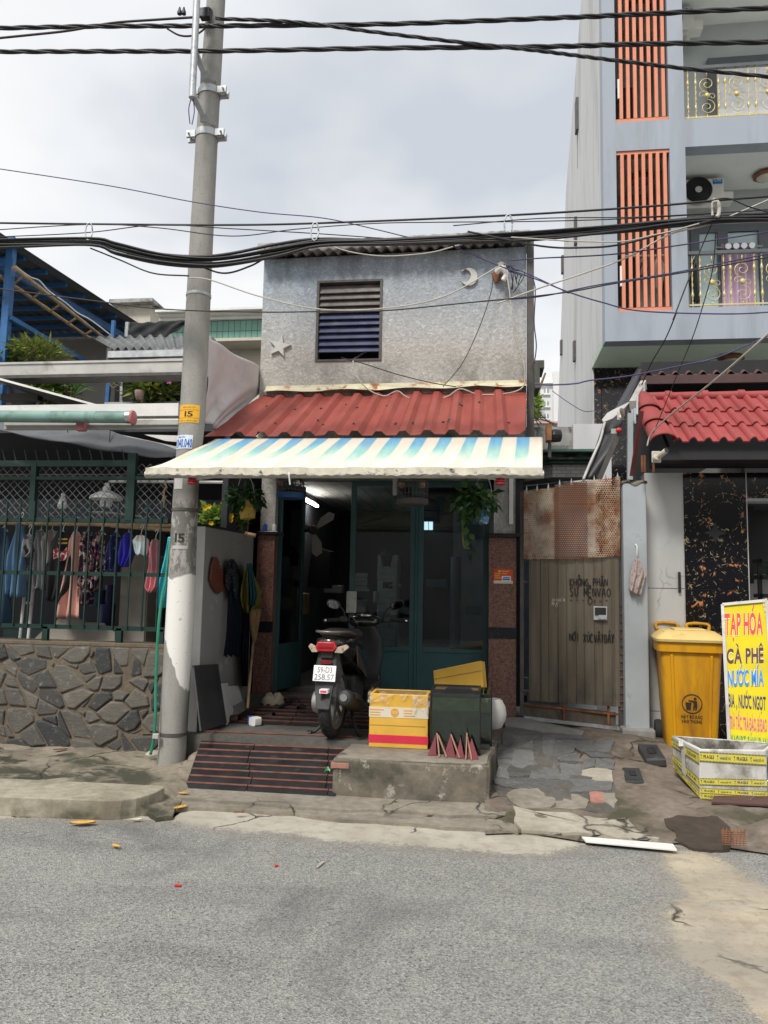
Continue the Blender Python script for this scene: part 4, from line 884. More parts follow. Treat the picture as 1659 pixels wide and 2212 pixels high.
b = MB(); rt = random.Random(3)
for yy in (478, 502):
    for k in range(8): x_ = 356+k*7; b.prism([PY('2', x_, yy+rt.uniform(-2, 2), CY-.12), PY('2', x_+5, yy+rt.uniform(-2, 2), CY-.12), PY('2', x_+5, yy+10, CY-.12), PY('2', x_, yy+10+rt.uniform(-2, 2), CY-.12)], (0, .002, 0))
tag(b.build('gold_print', 'goldprint', tee), kind='stuff')
tp0 = PY('2', 325, 610, CY-.12); MB().grid(lambda u, v: tp0+(PY('2', 405, 600, CY-.11)-tp0)*u+(PY('2', 325, 550, CY-.11)-tp0)*v+V((0, .01*math.sin(u*9), .02*math.sin(u*7))), 12, 6, (0, .002, 0)).build('print', 'redprint', tee)
garment('trousers', 'long salmon-pink trousers hanging to the bottom rail', 'trousers', '2', CY, [(450, 480, 440), (428, 486, 490), (415, 480, 640), (375, 480, 830), (355, 478, 965)], 'salmon', 2.5)
garment('dress', 'black floral dress with pink blossoms hung right of the salmon trousers', 'dress', '2', CY+.02, [(505, 560, 440), (495, 552, 500), (492, 570, 640), (488, 560, 760), (492, 545, 880)], 'floral', 3)
garment('dress', 'narrower black floral dress hung left of the navy top', 'dress', '2', CY-.02, [(600, 635, 435), (575, 632, 490), (570, 625, 600), (560, 612, 720), (565, 605, 800)], 'floral', 3, ph=2)
garment('blouse', 'navy dotted blouse hung beside the violet cloth', 'blouse', '2', CY, [(690, 718, 445), (660, 720, 520), (652, 722, 600), (648, 715, 665), (690, 712, 705)], 'navydot', 3)
garment('blouse', 'bright violet-blue blouse hung left of the baby top', 'blouse', '2', CY+.02, [(762, 803, 445), (742, 806, 500), (735, 806, 580), (738, 775, 650)], 'violet', 3)
garment('baby_top', 'pale blue and white baby top on a white hanger', 'top', '2', CY-.03, [(830, 885, 462), (815, 895, 490), (825, 892, 540), (835, 885, 580)], 'babyblue', 4, .012)
garment('dress', 'long pink flowered dress hung nearest the concrete pole', 'dress', '2', CY-.03, [(925, 968, 488), (915, 960, 540), (918, 962, 640), (905, 962, 730), (895, 960, 775), (910, 935, 805)], 'pinkfloral', 3)
garment('sarong', 'bright cyan cloth hanging beside the concrete pole', 'cloth', '2', 6.55, [(1025, 1060, 470), (1005, 1060, 590), (985, 1045, 700), (965, 1015, 850), (968, 1000, 900)], 'cyan', 2, hook=False)
M['beigeboard'] = mat('beigeboard', (.36, .33, .28), .7, .1, 3, (.22, .19, .16), 4, (.55, .8)); M['stainless'] = mat('stainless', (.40, .41, .42), .35, .1, 6, metal=.8)
cb = thing('wardrobe', 'tall narrow beige cabinet standing behind the fence bars', 'cabinet', PY('2', 815, 1110, 7.1))
a, b_ = PY('2', 745, 580, 7.1), PY('2', 885, 1120, 7.1); MB().box((a.x, 7.1, b_.z), (b_.x, 7.45, a.z)).build('carcass', 'beigeboard', cb, bevel=.006); MB().box((a.x+.01, 7.085, b_.z+.02), (b_.x-.01, 7.099, a.z-.02)).build('door', 'beigeboard', cb)
tag(MB().prism(jag([PY('2', x, y, 6.95) for x, y in ((190, 1110), (255, 1045), (330, 1000), (372, 940), (420, 958), (480, 968), (520, 990), (630, 995), (650, 1030), (700, 1050), (700, 1110))], 0), (0, .03, 0)).build('broken_board', 'beigeboard'), 'jagged broken beige board leaning behind the fence', 'board')
rk = thing('drying_rack', 'stainless clothes rack with two slanting legs behind the fence', 'rack', PY('2', 150, 1090, 6.85))
MB().tube([PY('2', 120, 1095, 6.85), PY('2', 165, 660, 6.85)], .014, 8).build('leg', 'whitepaint', rk); MB().tube([PY('2', 172, 1095, 6.9), PY('2', 212, 690, 6.9)], .016, 8).build('leg', 'whitepaint', rk); MB().tube([PY('2', 165, 650, 6.87), PY('2', 735, 672, 6.87)], .017, 8).build('crossbar', 'stainless', rk); MB().tube([PY('2', 160, 870, 6.87), PY('2', 195, 875, 6.87)], .014, 8).build('clip', 'whitepaint', rk)
pd = thing('pendant_lamp', 'white enamel pendant lamp with a wide shade behind the chain-link', 'lamp', PY('2', 648, 275, 6.56)); pc = PY('2', 648, 240, 6.56)
MB().lathe([(.15, 0), (.148, .012), (.137, .03), (.095, .055), (.05, .075), (.036, .082), (.036, .11), (.025, .125), (.02, .15), (0, .155)], pc, 24).build('shade', 'white', pd, smooth=True); MB().lathe([(0, -.075), (.045, -.07), (.055, -.05), (.055, .03), (.05, .04)], pc, 16).build('bulb', 'white', pd, smooth=True); MB().tube([pc+V((0, 0, .16)), pc+V((0, 0, .75))], .004, 6).build('cord', 'black', pd)
bl = thing('bulb_lamp', 'bare white bulb hanging behind the chain-link left of the pendant lamp', 'lamp', PY('2', 382, 290, 7.0)); bc = PY('2', 382, 260, 6.56)
MB().lathe([(0, -.065), (.03, -.06), (.045, -.035), (.042, -.01), (.03, .03), (.02, .05), (.018, .085), (0, .09)], bc, 16).build('bulb', 'white', bl, smooth=True); MB().tube([bc+V((0, 0, .08)), bc+V((.005, 0, .7))], .004, 6).build('cord', 'black', bl)
tag(MB().tube([PY('2', 665, 130, 6.55), PY('2', 1360, 136, 6.55)], .014, 8).build('white_pipe', 'whitepaint'), 'white horizontal pipe behind the pendant lamp', 'pipe')
tag(MB().tube([PY('2', 565, 320, 6.9), PY('2', 620, 318, 6.9), PY('2', 860, 345, 6.9)], .012, 8).build('aluminium_tube', 'alu'), 'aluminium tube hung low behind the chain-link', 'tube')
tag(MB().tube(spline([PY('2', x, y, 6.5) for x, y in ((1000, 140), (1015, 165), (1000, 190), (998, 230), (985, 262), (992, 290), (1000, 250), (1005, 215))], 4), [.006+.006*abs(math.sin(i*.9)) for i in range(29)], 6).build('dried_herb', 'bamboo'), 'dried root bundle dangling behind the chain-link', 'herb')
for k, (x0, y0, x1, y1, mt, lb) in enumerate(((545, 790, 640, 890, 'denimdark', 'dark crate on the shelf behind the floral dresses'), (640, 760, 700, 880, 'violetdark', 'dark blue plastic drum behind the navy blouse'), (600, 880, 700, 1010, 'violetdark', 'dark blue plastic tub behind the fence bars'))):
    a, b_ = PY('2', x0, y1, 7.6), PY('2', x1, y0, 7.6); c_ = (a+b_)/2; r_ = (b_.x-a.x)/2
    M.setdefault('violetdark', mat('violetdark', (.02, .025, .08), .4, .2, 6))
    tag(MB().lathe([(r_*.9, 0), (r_*.96, (b_.z-a.z)*.1), (r_, (b_.z-a.z)*.2), (r_*.97, (b_.z-a.z)*.5), (r_, (b_.z-a.z)*.8), (r_*1.04, (b_.z-a.z)*.97), (r_*.9, b_.z-a.z), (r_*.85, (b_.z-a.z)*.9), (0, (b_.z-a.z)*.88)], (c_.x, 7.6, a.z), 18).build('tub', mt, smooth=True), lb, 'tub')
tag(MB().box(PY('2', 880, 700, 7.9)-V((0, 0, .85)), PY('2', 985, 700, 7.9)+V((0, .05, .02))).build('green_cabinet', 'fencegreen'), 'dark green door panel behind the pink dress', 'panel')
# ------------------------------------------------------------------ left: roofs and awnings above the yard
na = thing('folded_awning', 'rolled green neighbour awning with pink end cap and aluminium arms', 'awning', PY('1', 400, 1180, 5.9))
a, b_ = PY('1', -100, 1165, 5.95), PY('1', 775, 1178, 5.95); MB().tube([a+V((-.6, 0, 0)), b_], .052, 16).build('roll', 'rollgreen', na, smooth=True)
MB().tube([b_, b_+V((.04, 0, 0))], .055, 16).build('end_ring', 'steel', na, smooth=True); MB().lathe([(0, -.012), (.06, -.008), (.066, 0), (.06, .012), (.03, .02), (0, .022)], b_+V((.05, 0, -.005)), 18, 'x').build('end_cap', 'pinkcap', na, smooth=True)
for y, dy in ((1213, 0), (1238, .03)):
    p, q = PY('1', 32, y, 6.1+dy), PY('1', 1095, y-4, 6.1+dy); MB().bar(p, q, .04, .055).build('arm', 'alu', na, bevel=.006)
p = PY('1', 498, 1225, 6.04); MB().box(p+V((-.04, -.03, -.055)), p+V((.04, .03, .05))).build('joint', 'pinkcap', na, bevel=.01)
p, q = PY('1', -50, 1128, 6.15), PY('1', 1095, 1138, 6.15); MB().box((p.x-.6, 6.12, q.z-.05), (q.x, 6.25, q.z+.06)).build('cassette', 'whitepaint', na)
def gutters():
    p, q = PY('1', 0, 895, 6.9), PY('1', 1130, 885, 6.9)
    t_ = thing('steel_gutter', 'long grey steel gutter beam crossing in front of the roof plants', 'gutter', (p+q)/2)
    h = (PY('1', 500, 850, 6.9).z-PY('1', 500, 935, 6.9).z); MB().box((p.x-1.2, 6.9, p.z-h/2), (q.x+.05, 7.15, p.z+h/2)).build('channel', 'alu', t_); MB().box((p.x-1.2, 6.885, p.z-h/2-.012), (q.x+.05, 6.899, p.z-h/2+.02)).build('lip', 'darksteel', t_)
    MB().box((p.x-1.2, 6.888, p.z+h/2-.01), (q.x+.05, 6.899, p.z+h/2+.012)).build('lip', 'alu', t_)
gutters()
def cloth_sheet(name, mt, label, cat, top, bot, zone, Y0, Y1, amp=.03, nu=30, nv=10):
    T = [PY(zone, x, y, Y0) for x, y in top]; B = [PY(zone, x, y, Y1) for x, y in bot]
    def f(u, v):
        k = len(T)-1; t = u*k; i = min(k-1, int(t)); k2 = len(B)-1; s = u*k2; j = min(k2-1, int(s))
        p = T[i].lerp(T[i+1], t-i).lerp(B[j].lerp(B[j+1], s-j), v); return p+V((0, amp*math.sin(u*17+v*6)*math.sin(math.pi*v)+amp*.5*math.sin(u*31), amp*.3*math.sin(u*23+v*3)))
    o = MB().grid(f, nu, nv, (0, .004, 0)).build(name, mt, smooth='all'); return tag(o, label, cat)
cloth_sheet('grey_canopy', 'tarpgrey', 'slack dark grey canvas canopy hanging above the chain-link fence', 'canopy', [(-300, 1180), (0, 1190), (350, 1225), (620, 1250), (850, 1310), (1085, 1372)], [(-300, 1255), (0, 1262), (300, 1320), (560, 1365), (830, 1412), (1060, 1428)], '1', 6.62, 6.42)
tag(MB().prism([PY('1', 560, 1246, 6.68), PY('1', 1085, 1358, 6.68), PY('1', 1085, 1385, 6.68), PY('1', 560, 1262, 6.68)], (0, .03, 0)).build('canopy_batten', 'whitepaint'), 'pale batten slanting along the edge of the grey canopy', 'batten')
tag(MB().prism([PY('1', 880, 1284, 6.9), PY('1', 1095, 1290, 6.9), PY('1', 1095, 1330, 6.9), PY('1', 1010, 1322, 6.9)], (0, .03, 0)).build('white_board', 'whitepaint'), 'white board tucked behind the concrete pole under the awning arms', 'board')
# slanting thin roof sheet, its white edge towards the street
rs_ = thing('roof_sheet', 'thin slanting roof sheet with a white edge above the rolled green awning', 'roof', PY('1', 300, 1020, 6.95))
e0, e1 = PY('1', -60, 930, 6.7), PY('1', 668, 1128, 6.7)
MB().prism([e0, e1, e1+V((0, 1.6, .02)), e0+V((0, 1.6, .02))], (0, 0, -.012)).build('sheet', 'darksteel', rs_); MB().bar(e0+V((0, -.01, 0)), e1+V((0, -.01, 0)), .02, .02).build('edge', 'whitepaint', rs_)
MB().box(PY('1', 0, 1075, 7.2), PY('1', 230, 1030, 7.2)+V((0, .1, 0))).build('purlin', 'darksteel', rs_)
MB().box(PY('1', 408, 1110, 7.2), PY('1', 424, 1070, 7.2)+V((0, .05, 0))).build('strut', 'darksteel', rs_)
# ------------------------------------------------------------------ blue steel roof over the terrace
bs = thing('blue_steel_roof', 'blue-painted steel shed roof over the terrace, corrugated underside showing', 'roof', (-5.5, 9, 3))
nr = PY('1', 25, 60, 7.3); RX = nr.x; fr_ = PX('1', 970, 680, RX); dz = (fr_.z-nr.z)/(fr_.y-nr.y)
def broof(u, v): x = RX-4.5*u; y = nr.y-.3+(fr_.y-nr.y+.6)*v; return (x, y, nr.z+dz*(y-nr.y)+.02*math.cos(2*math.pi*x/.15))
MB().grid(broof, 30*8, 2, (0, 0, .006)).build('sheet', 'bluesheet', bs, smooth='all')
for i in range(9):
    y = nr.y+(fr_.y-nr.y)*(i+.3)/9; z = nr.z+dz*(y-nr.y)-.04; MB().box((RX-4.4, y-.025, z-.03), (RX+.0-.12, y+.025, z+.02)).build('purlin', 'bluepaint', bs)
y0_, y1_ = nr.y, fr_.y
MB().bar((RX-.32, y0_, nr.z-.17), (RX-.32, y1_, nr.z-.17+dz*(y1_-y0_)), .06, .10).build('rafter', 'bluepaint', bs)
c0, c1 = PY('1', 15, 800, 7.6), PY('1', 72, 235, 7.6); MB().box((c0.x-.03, 7.57, c0.z-.6), (c0.x+.05, 7.65, c1.z+.3)).build('post', 'bluepaint', bs)
MB().bar(PY('1', 60, 570, 7.6), PY('1', 560, 862, 8.6), .05, .05).build('brace', 'bluepaint', bs)
MB().bar(PY('1', 0, 235, 7.6)+V((-.6, 0, 0)), PY('1', 85, 235, 7.6), .05, .09).build('beam', 'bluepaint', bs)
MB().bar(PY('1', 652, 1110, 8.4), PY('1', 680, 790, 8.4), .045, .045).build('post', 'bluepaint', bs); MB().bar(PY('1', 660, 900, 8.4), PY('1', 740, 975, 8.4), .035).build('brace', 'bluepaint', bs); MB().bar(PY('1', 688, 690, 9), PY('1', 694, 590, 9), .045).build('post', 'bluepaint', bs)
ld = thing('bamboo_ladder', 'long bamboo ladder slung under the blue steel roof', 'ladder', PY('1', 300, 480, 8.2))
for k, (x0, y0, x1, y1) in enumerate(((-40, 290, 545, 695), (80, 262, 640, 700))):
    a, b_ = PY('1', x0, y0, 7.5), PY('1', x1, y1, 9.0); MB().tube([a.lerp(b_, i/16) for i in range(17)], [.022-.004*i/16+(.003 if i % 4 == 0 else 0) for i in range(17)], 8).build('side_rail', 'bamboo', ld, smooth='all')
for k in range(5):
    t_ = .10+k*.19; a = PY('1', -40, 290, 7.5).lerp(PY('1', 545, 695, 9.0), t_+.08); b_ = PY('1', 80, 262, 7.5).lerp(PY('1', 640, 700, 9.0), t_); MB().tube([a, b_], .014, 6).build('rung', 'bamboo', ld)
b = MB(); b.tube(spline([PY('1', x, y, 7.5+1.4*(x/780)) for x, y in ((55, 190), (90, 250), (180, 320), (240, 345), (300, 410), (400, 480), (470, 540), (560, 590), (690, 690))], 5), .008, 6); tag(b.build('washing_line', 'whitepaint', smooth='all'), 'knotted white washing line sloping under the blue roof', 'line')
terr = thing('terrace', 'concrete roof terrace with beige back wall under the blue roof', 'terrace', (-5, 8.5, 3.1))
MB().box((-9, 7.4, 3.1), (-2.55, 11.2, 3.22)).build('deck', 'cement', terr); MB().box((-9, 11.0, 3.2), (-4.2, 11.2, 5.4)).build('back_wall', 'beigewall', terr)
a = PY('1', 440, 850, 9.5); MB().box((-4.9, 9.4, 3.2), (-3.6, 9.45, a.z-.25)).build('dark_opening', 'black', terr)
a, b_ = PY('1', 650, 1110, 7.6), PY('1', 1100, 1095, 7.6); MB().box((a.x, 7.55, a.z-.02), (b_.x+.1, 7.62, a.z+.03)).build('rail', 'galv', terr); MB().bar(PY('1', 740, 1110, 7.6), PY('1', 745, 930, 7.6), .03).build('post', 'galv', terr)
# small grey corrugated roof
gr = thing('corrugated_porch_roof', 'small dark corrugated roof on a grey beam left of the concrete pole', 'roof', PY('1', 850, 730, 8))
g0, g1 = PY('1', 670, 765, 7.3), PY('1', 1135, 760, 7.3); gtop = PY('1', 545, 695, 8.6), PY('1', 1135, 680, 8.6)
MB().grid(lambda u, v: (lambda p, q: p.lerp(q, v)+V((0, 0, .022*math.cos(u*6.28*9.5))))(g0.lerp(g1, u), gtop[0].lerp(gtop[1], u)), 120, 3, (0, 0, .006)).build('sheet', 'greysheet', gr, smooth='all')
MB().box((g0.x, 7.26, g0.z-.10), (g1.x, 7.32, g0.z-.03)).build('beam', 'galv', gr); MB().box((g0.x, 7.34, g0.z-.24), (g1.x, 8.5, g0.z-.18)).build('soffit', 'darkwall', gr); MB().bar((g0.x+.1, 7.4, g0.z-.1), (g0.x+.55, 8.2, g0.z-.2), .04, .1).build('strut', 'darksteel', gr)
MB().bar(PY('1', 668, 835, 7.3), PY('1', 672, 760, 7.3), .05).build('bracket', 'darksteel', gr)
cloth_sheet('shade_net', 'net', 'black shade net slung on a pole behind the corrugated roof', 'net', [(785, 600), (900, 600), (1010, 592), (1130, 585)], [(785, 690), (900, 690), (1010, 690), (1130, 620)], '1', 9.3, 9.3, .02)
tag(MB().tube([PY('1', 772, 690, 9.3), PY('1', 778, 600, 9.3)], .03, 8).build('net_post', 'galv'), 'short grey post carrying the black shade net', 'post')
# house with the green tile parapet, and the stained tower behind it
gh = thing('green_tiled_house', 'far house with white cornice and green tiled parapet', 'house', PY('1', 1300, 900, 14)); GY = 14.0
a, b_ = PY('1', 985, 545, GY), PY('1', 1680, 590, GY); a.z, b_.z = PY('1', 1350, 545, GY).z, PY('1', 1350, 588, GY).z
for k, (d0, d1, o_) in enumerate(((0, .32, .30), (.32, .55, .20), (.55, 1.0, .08))): MB().box((a.x, GY-o_, a.z+(b_.z-a.z)*d1), (b_.x, GY+.4, a.z+(b_.z-a.z)*d0-.002)).build('cornice', 'whitepaint', gh)
z1, z0 = b_.z, PY('1', 1400, 720, GY).z
MB().box((a.x, GY+.01, z0), (b_.x, GY+.4, z1-.004)).build('parapet', 'cement', gh)
nx = 20; dx = (b_.x-a.x)/nx; f0 = None
for i in range(nx):
    for j in range(2):
        c = V((a.x+(i+.5)*dx, GY-.004, z0+(j+.5)*(z1-z0-.01)/2)); h = ((z1-z0-.01)/2-.008)/2
        if f0 is None: f0 = MB().box(c+V((-dx/2+.004, -.008, -h)), c+V((dx/2-.004, .012, h))).build('tile', 'greentile', gh)
        else: again(f0, c+V((0, .002, 0)), gh)
MB().box((a.x, GY+.3, z0-3), (b_.x, GY+.5, z0)).build('wall', 'creamwall', gh); MB().box((a.x, GY-.25, z0-.06), (b_.x, GY+.3, z0-.002)).build('soffit', 'creamwall', gh)
tw = thing('stair_tower', 'cream stair tower with a dark stained flat top above the green tiles', 'tower', PY('1', 850, 600, 15))
a, b_ = PY('1', 715, 500, 15.5), PY('1', 985, 640, 15.5); MB().box((a.x, 15.5, b_.z-2), (PY('1', 920, 500, 15.5).x, 17.5, a.z)).build('wall', 'creamwall', tw); c = PY('1', 665, 458, 15.3)
MB().box((c.x, 15.3, a.z), (PY('1', 930, 458, 15.3).x, 18, c.z)).build('roof_slab', 'oldcement', tw)
# ------------------------------------------------------------------ concrete utility pole
PLY = 6.0
def polemat():
    m_, t, b = newmat('poleconcrete'); p = pos(t); s_ = N(t, 'SeparateXYZ', {0: p}); Z = s_.outputs[2]
    n1 = noise(t, pos(t, 1, 1, .35), 4, 6, .65); c = mixc(t, rng(t, n1, .3, .7), (.22, .215, .195), (.34, .33, .305))
    c = mixc(t, rng(t, noise(t, p, 45, 3), .58, .72, 0, .4), c, (.14, .13, .12))
    gl = mth(t, 'MULTIPLY', rng(t, noise(t, pos(t, 1, 1, .5), 11, 6, .75), .47, .55), mth(t, 'MULTIPLY', rng(t, Z, 1.60, 1.66), rng(t, Z, 2.30, 2.12)))
    c = mixc(t, mth(t, 'MULTIPLY', rng(t, Z, 1.60, 1.66), rng(t, Z, 2.42, 2.35, 0, .75)), c, (.13, .125, .115)); c = mixc(t, mth(t, 'MULTIPLY', gl, .7), c, (.48, .47, .44))  # dark zone: the awning's shadow painted into the shaft colour
    wob = mth(t, 'MULTIPLY', mth(t, 'SUBTRACT', noise(t, pos(t, 1, 1, .25), 9, 3, .5), .5), .35); X = s_.outputs[0]
    lo = mth(t, 'ADD', .86, mth(t, 'MULTIPLY', mth(t, 'ADD', X, 2.43), -1.9))
    pm = mth(t, 'MULTIPLY', rng(t, mth(t, 'ADD', Z, mth(t, 'MULTIPLY', wob, .35)), 1.61, 1.595), rng(t, mth(t, 'SUBTRACT', mth(t, 'ADD', Z, wob), lo), -.005, .01))
    chip = rng(t, noise(t, p, 26, 4, .7), .66, .69, 1, 0); c = mixc(t, mth(t, 'MULTIPLY', pm, chip), c, (.76, .745, .70))
    setb(t, b, col=c, rough=.85, spec=.25, normal=bump(t, noise(t, p, 60, 4), .25, .006)); return m_
M['pole'] = polemat()
rows = [('3', 965, 1128, 850), ('3', 1015, 1180, 0), ('w3', 232, 475, 980), ('w3', 292, 545, 300), ('1', 1155, 1292, 200), ('w1', 442, 648, 1330), ('w1', 545, 720, 10)]
ax = []
for z_, l, r, y in rows:
    a, b_ = PY(z_, l, y, PLY), PY(z_, r, y, PLY); ax.append(((a+b_)/2, (b_.x-a.x)/2*.985))
p0 = ax[0][0]; top = ax[-1][0]+(ax[-1][0]-ax[-2][0])*.9
ax = [(V((p0.x-.012, PLY, -.05)), ax[0][1]+.004)]+ax+[(top, ax[-1][1]-.01)]
def paxis(z):
    for (a, ra), (b_, rb) in zip(ax, ax[1:]):
        if a.z <= z <= b_.z or b_ is ax[-1][0]:
            t = (z-a.z)/(b_.z-a.z); return a.lerp(b_, t), ra+(rb-ra)*t
pole = thing('utility_pole', 'tall concrete utility pole with white painted base and number fifteen', 'pole', (p0.x, PLY, .1))
zs = [-.05+i*(top.z+.05)/60 for i in range(61)]; b = MB(); pts = [paxis(z) for z in zs]
b.tube([p for p, r in pts], [r for p, r in pts], 28); b.build('shaft', 'pole', pole, smooth=True)
def onpole(z, ang, off=.003):               # ang 0 faces the camera, positive to the right
    p, r = paxis(z); a = ang+rad(-22+90+90) ; d = V((math.sin(ang-rad(-21)), -math.cos(ang-rad(-21)), 0)); return p+d*(r+off)
def zof(zone, x, y): return PY(zone, x, y, PLY-.1).z
def shell(name, mt, z0, z1, a0, a1, off=.003, parent=pole, n=14):
    b = MB(); b.grid(lambda u, v: onpole(z0+(z1-z0)*v, a0+(a1-a0)*u, off), n, 3); o = b.build(name, mt, parent, smooth='all'); return o
def wraptext(s, z0, z1, a0, a1, mt, parent, off=.005, bold=0.0):
    return text('lettering', s, (0, 0, 0), (1, 0, 0), (0, 0, 1), mt, parent, bold, lambda u, v: onpole(z0+(z1-z0)*v, a0+(a1-a0)*u, off))
M['stickery'] = mat('stickery', (.80, .42, .03), .5, .06, 6, (.45, .22, .03), 10, (.66, .76)); M['ink'] = mat('ink', (.03, .025, .02), .6, .2, 20); M['stickerb'] = mat('stickerb', (.66, .74, .80), .55, .06, 6); M['inkblue'] = mat('inkblue', (.02, .10, .45), .55, .1, 9)
z0, z1 = zof('w3', 380, 395), zof('w3', 380, 212); st = shell('number_sticker', 'stickery', z0, z1, rad(-70), rad(32)); dz = z1-z0
wraptext('15', z0+dz*.32, z0+dz*.63, rad(-34), rad(2), 'ink', st, bold=.012); wraptext('PHÚ LỘC 5/5', z0+dz*.80, z0+dz*.90, rad(-44), rad(10), 'ink', st); wraptext('TUYẾN 1 & NGĐÁU-20PH', z0+dz*.07, z0+dz*.16, rad(-62), rad(22), 'ink', st)
for q in (.25, .70): shell('line', 'ink', z0+dz*q, z0+dz*(q+.012), rad(-66), rad(30), .0045, st)
z0, z1 = zof('w3', 340, 662), zof('w3', 340, 522); dz = z1-z0; st = shell('phone_sticker', 'stickerb', z0, z1, rad(-80), rad(12))
wraptext('7.040.040', z0+dz*.06, z0+dz*.72, rad(-78), rad(10), 'inkblue', st, bold=.02); wraptext('HẦM CẦU', z0+dz*.78, z0+dz*.96, rad(-60), rad(-22), 'inkblue', st, bold=.02)
z0, z1 = zof('w3', 280, 1620), zof('w3', 280, 1530); wraptext('15', z0, z1, rad(-38), rad(4), 'ink', pole, bold=.01)
shell('torn_paper', 'paper', zof('w3', 280, 1075), zof('w3', 280, 930), rad(-62), rad(-15)); M.setdefault('paper', mat('paper', (.42, .41, .39), .9, .15, 9))
shell('paste_residue', 'paper', zof('w3', 280, 1690), zof('w3', 280, 1655), rad(-50), rad(20), .002)
for y in (185, 680, 1185, 1705): 
    z = zof('w3', 340, y); p = onpole(z, rad(-20), -.012); MB().lathe([(.012, -.01), (.012, .014)], p, 10, 'y').build('hole', 'black', pole)
for zn, x, y in (('w1', 520, 1333), ('w1', 505, 1650), ('w1', 478, 2130), ('1', 1205, 230), ('1', 1190, 510), ('1', 1175, 800), ('w1', 547, 928), ('w1', 566, 620), ('w1', 575, 468), ('w1', 588, 323), ('w1', 607, 32), ('2', 1075, 857), ('3', 1057, 175)):
    z = zof(zn, x, y); p = onpole(z, rad(-16), -.012); MB().lathe([(.011, -.01), (.011, .014)], p, 10, 'y').build('hole', 'black', pole)
for zn, x, y, m_ in (('1', 1200, 410, 'galv'), ('3', 1050, 705, 'darksteel'), ('2', 1120, 300, 'darksteel')):
    z = zof(zn, x, y); p, r = paxis(z); MB().lathe([(r+.001, -.014), (r+.005, -.012), (r+.005, .012), (r+.001, .014)], p, 28).build('band', m_, pole)
for y in (850, 1272):
    z = zof('w1', 560, y); p, r = paxis(z); b = MB(); b.lathe([(r+.002, -.03), (r+.008, -.03), (r+.008, .03), (r+.002, .03)], p, 28); b.build('clamp', 'galv', pole)
    for s in (-1, 1):
        b = MB(); b.box(p+V((s*(r-.005) if s > 0 else -r-.075, -.055, -.03)), p+V((r+.075 if s > 0 else -r+.005, -.030, .03))); b.box(p+V((s*(r-.005) if s > 0 else -r-.08, .0, -.045)), p+V((r+.08 if s > 0 else -r+.005, .025, .015))); b.tube([p+V((s*(r+.05), -.08, 0)), p+V((s*(r+.055), .05, -.015))], .009, 8); b.build('lug', 'galv', pole)
# pipe on brackets, left of the shaft
a, b_ = PY('w1', 397, 965, 5.72), PY('w1', 443, 0, 5.72); d = (b_-a); pip = thing('service_pipe', 'galvanised steel pipe bracketed to the front of the utility pole', 'pipe', a)
MB().tube([a, a+d*1.35], .029, 14).build('pipe', 'galv', pip, smooth=True)
for y0, y1 in ((500, 790), (925, 1215)):
    u = a+d*((965-y0)/965.0); q = PY('w1', 545, y1, 5.93); MB().bar(u, u.lerp(q, .72), .05, .02).build('bracket', 'galv', pip); MB().prism([u.lerp(q, .68)+V((-.025, 0, 0)), q+V((-.06, 0, -.02)), q+V((.09, 0, -.02)), u.lerp(q, .68)+V((.03, 0, .01))], (0, .012, .004)).build('foot', 'galv', pip)
b = MB(); b.tube(spline([PY('w1', x, y, 5.74) for x, y in ((385, 975), (363, 1080), (375, 1220))], 5), .005, 6); b.tube(spline([PY('w1', x, y, 5.74) for x, y in ((408, 975), (418, 1100), (395, 1230))], 5), .005, 6); b.build('lead', 'cablev', pip)
M['cable'] = mat('cable', (.022, .022, .024), .5, .3, 9); M['cablev'] = mat('cablev', (.06, .05, .13), .5, .3, 9); M['cablew'] = mat('cablew', (.44, .42, .36), .55, .15, 9); M['cablered'] = mat('cablered', (.045, .03, .03), .6, .3, 9)
bx = thing('junction_box', 'small dark clamp box with looping leads high on the utility pole', 'box', PY('w1', 540, 140, 5.85)); p = PY('w1', 530, 140, 5.86); MB().box(p+V((-.045, -.03, -.045)), p+V((.045, .03, .045))).build('body', 'blackplastic', bx, bevel=.006)
MB().tube(spline([PY('w1', x, y, 5.84) for x, y in ((470, 115), (510, 80), (560, 78), (595, 110), (585, 190), (555, 235))], 5), .006, 6).build('lead', 'cable', bx); MB().tube(spline([PY('w1', x, y, 5.84) for x, y in ((150, 283), (260, 345), (360, 357), (450, 335), (525, 280))], 5), .008, 6).build('lead', 'cablered', bx)
# green hose up the pole
tag(MB().tube(spline([PY('3', 918, 820, 5.86), PY('3', 935, 740, 5.86), PY('3', 948, 600, 5.86), PY('3', 950, 400, 5.88), PY('3', 960, 150, 5.9), PY('2', 968, 1000, 5.92), PY('2', 985, 850, 5.96), PY('2', 1010, 730, 6.0), PY('2', 1025, 600, 6.05), PY('2', 1040, 480, 6.1)], 6), .012, 10).build('hose', 'hose', smooth='all'), 'green plastic hose running up beside the pole base', 'hose')
lk = MB(); p = PY('3', 950, 708, 5.86); lk.box(p+V((-.02, -.02, -.02)), p+V((.03, .01, .02))); tag(lk.build('hose_clip', 'alu', bevel=.004), 'small metal clip holding the green hose to the pole', 'clip')
p = PZ('3', 935, 845, .10); MB().lathe([(.09, -.02), (.085, .02), (.05, .045), (0, .05)], p+V((0, .03, .01)), 12, sx=1.0, sy=.7).build('footing', 'kerb', pole, smooth=True)
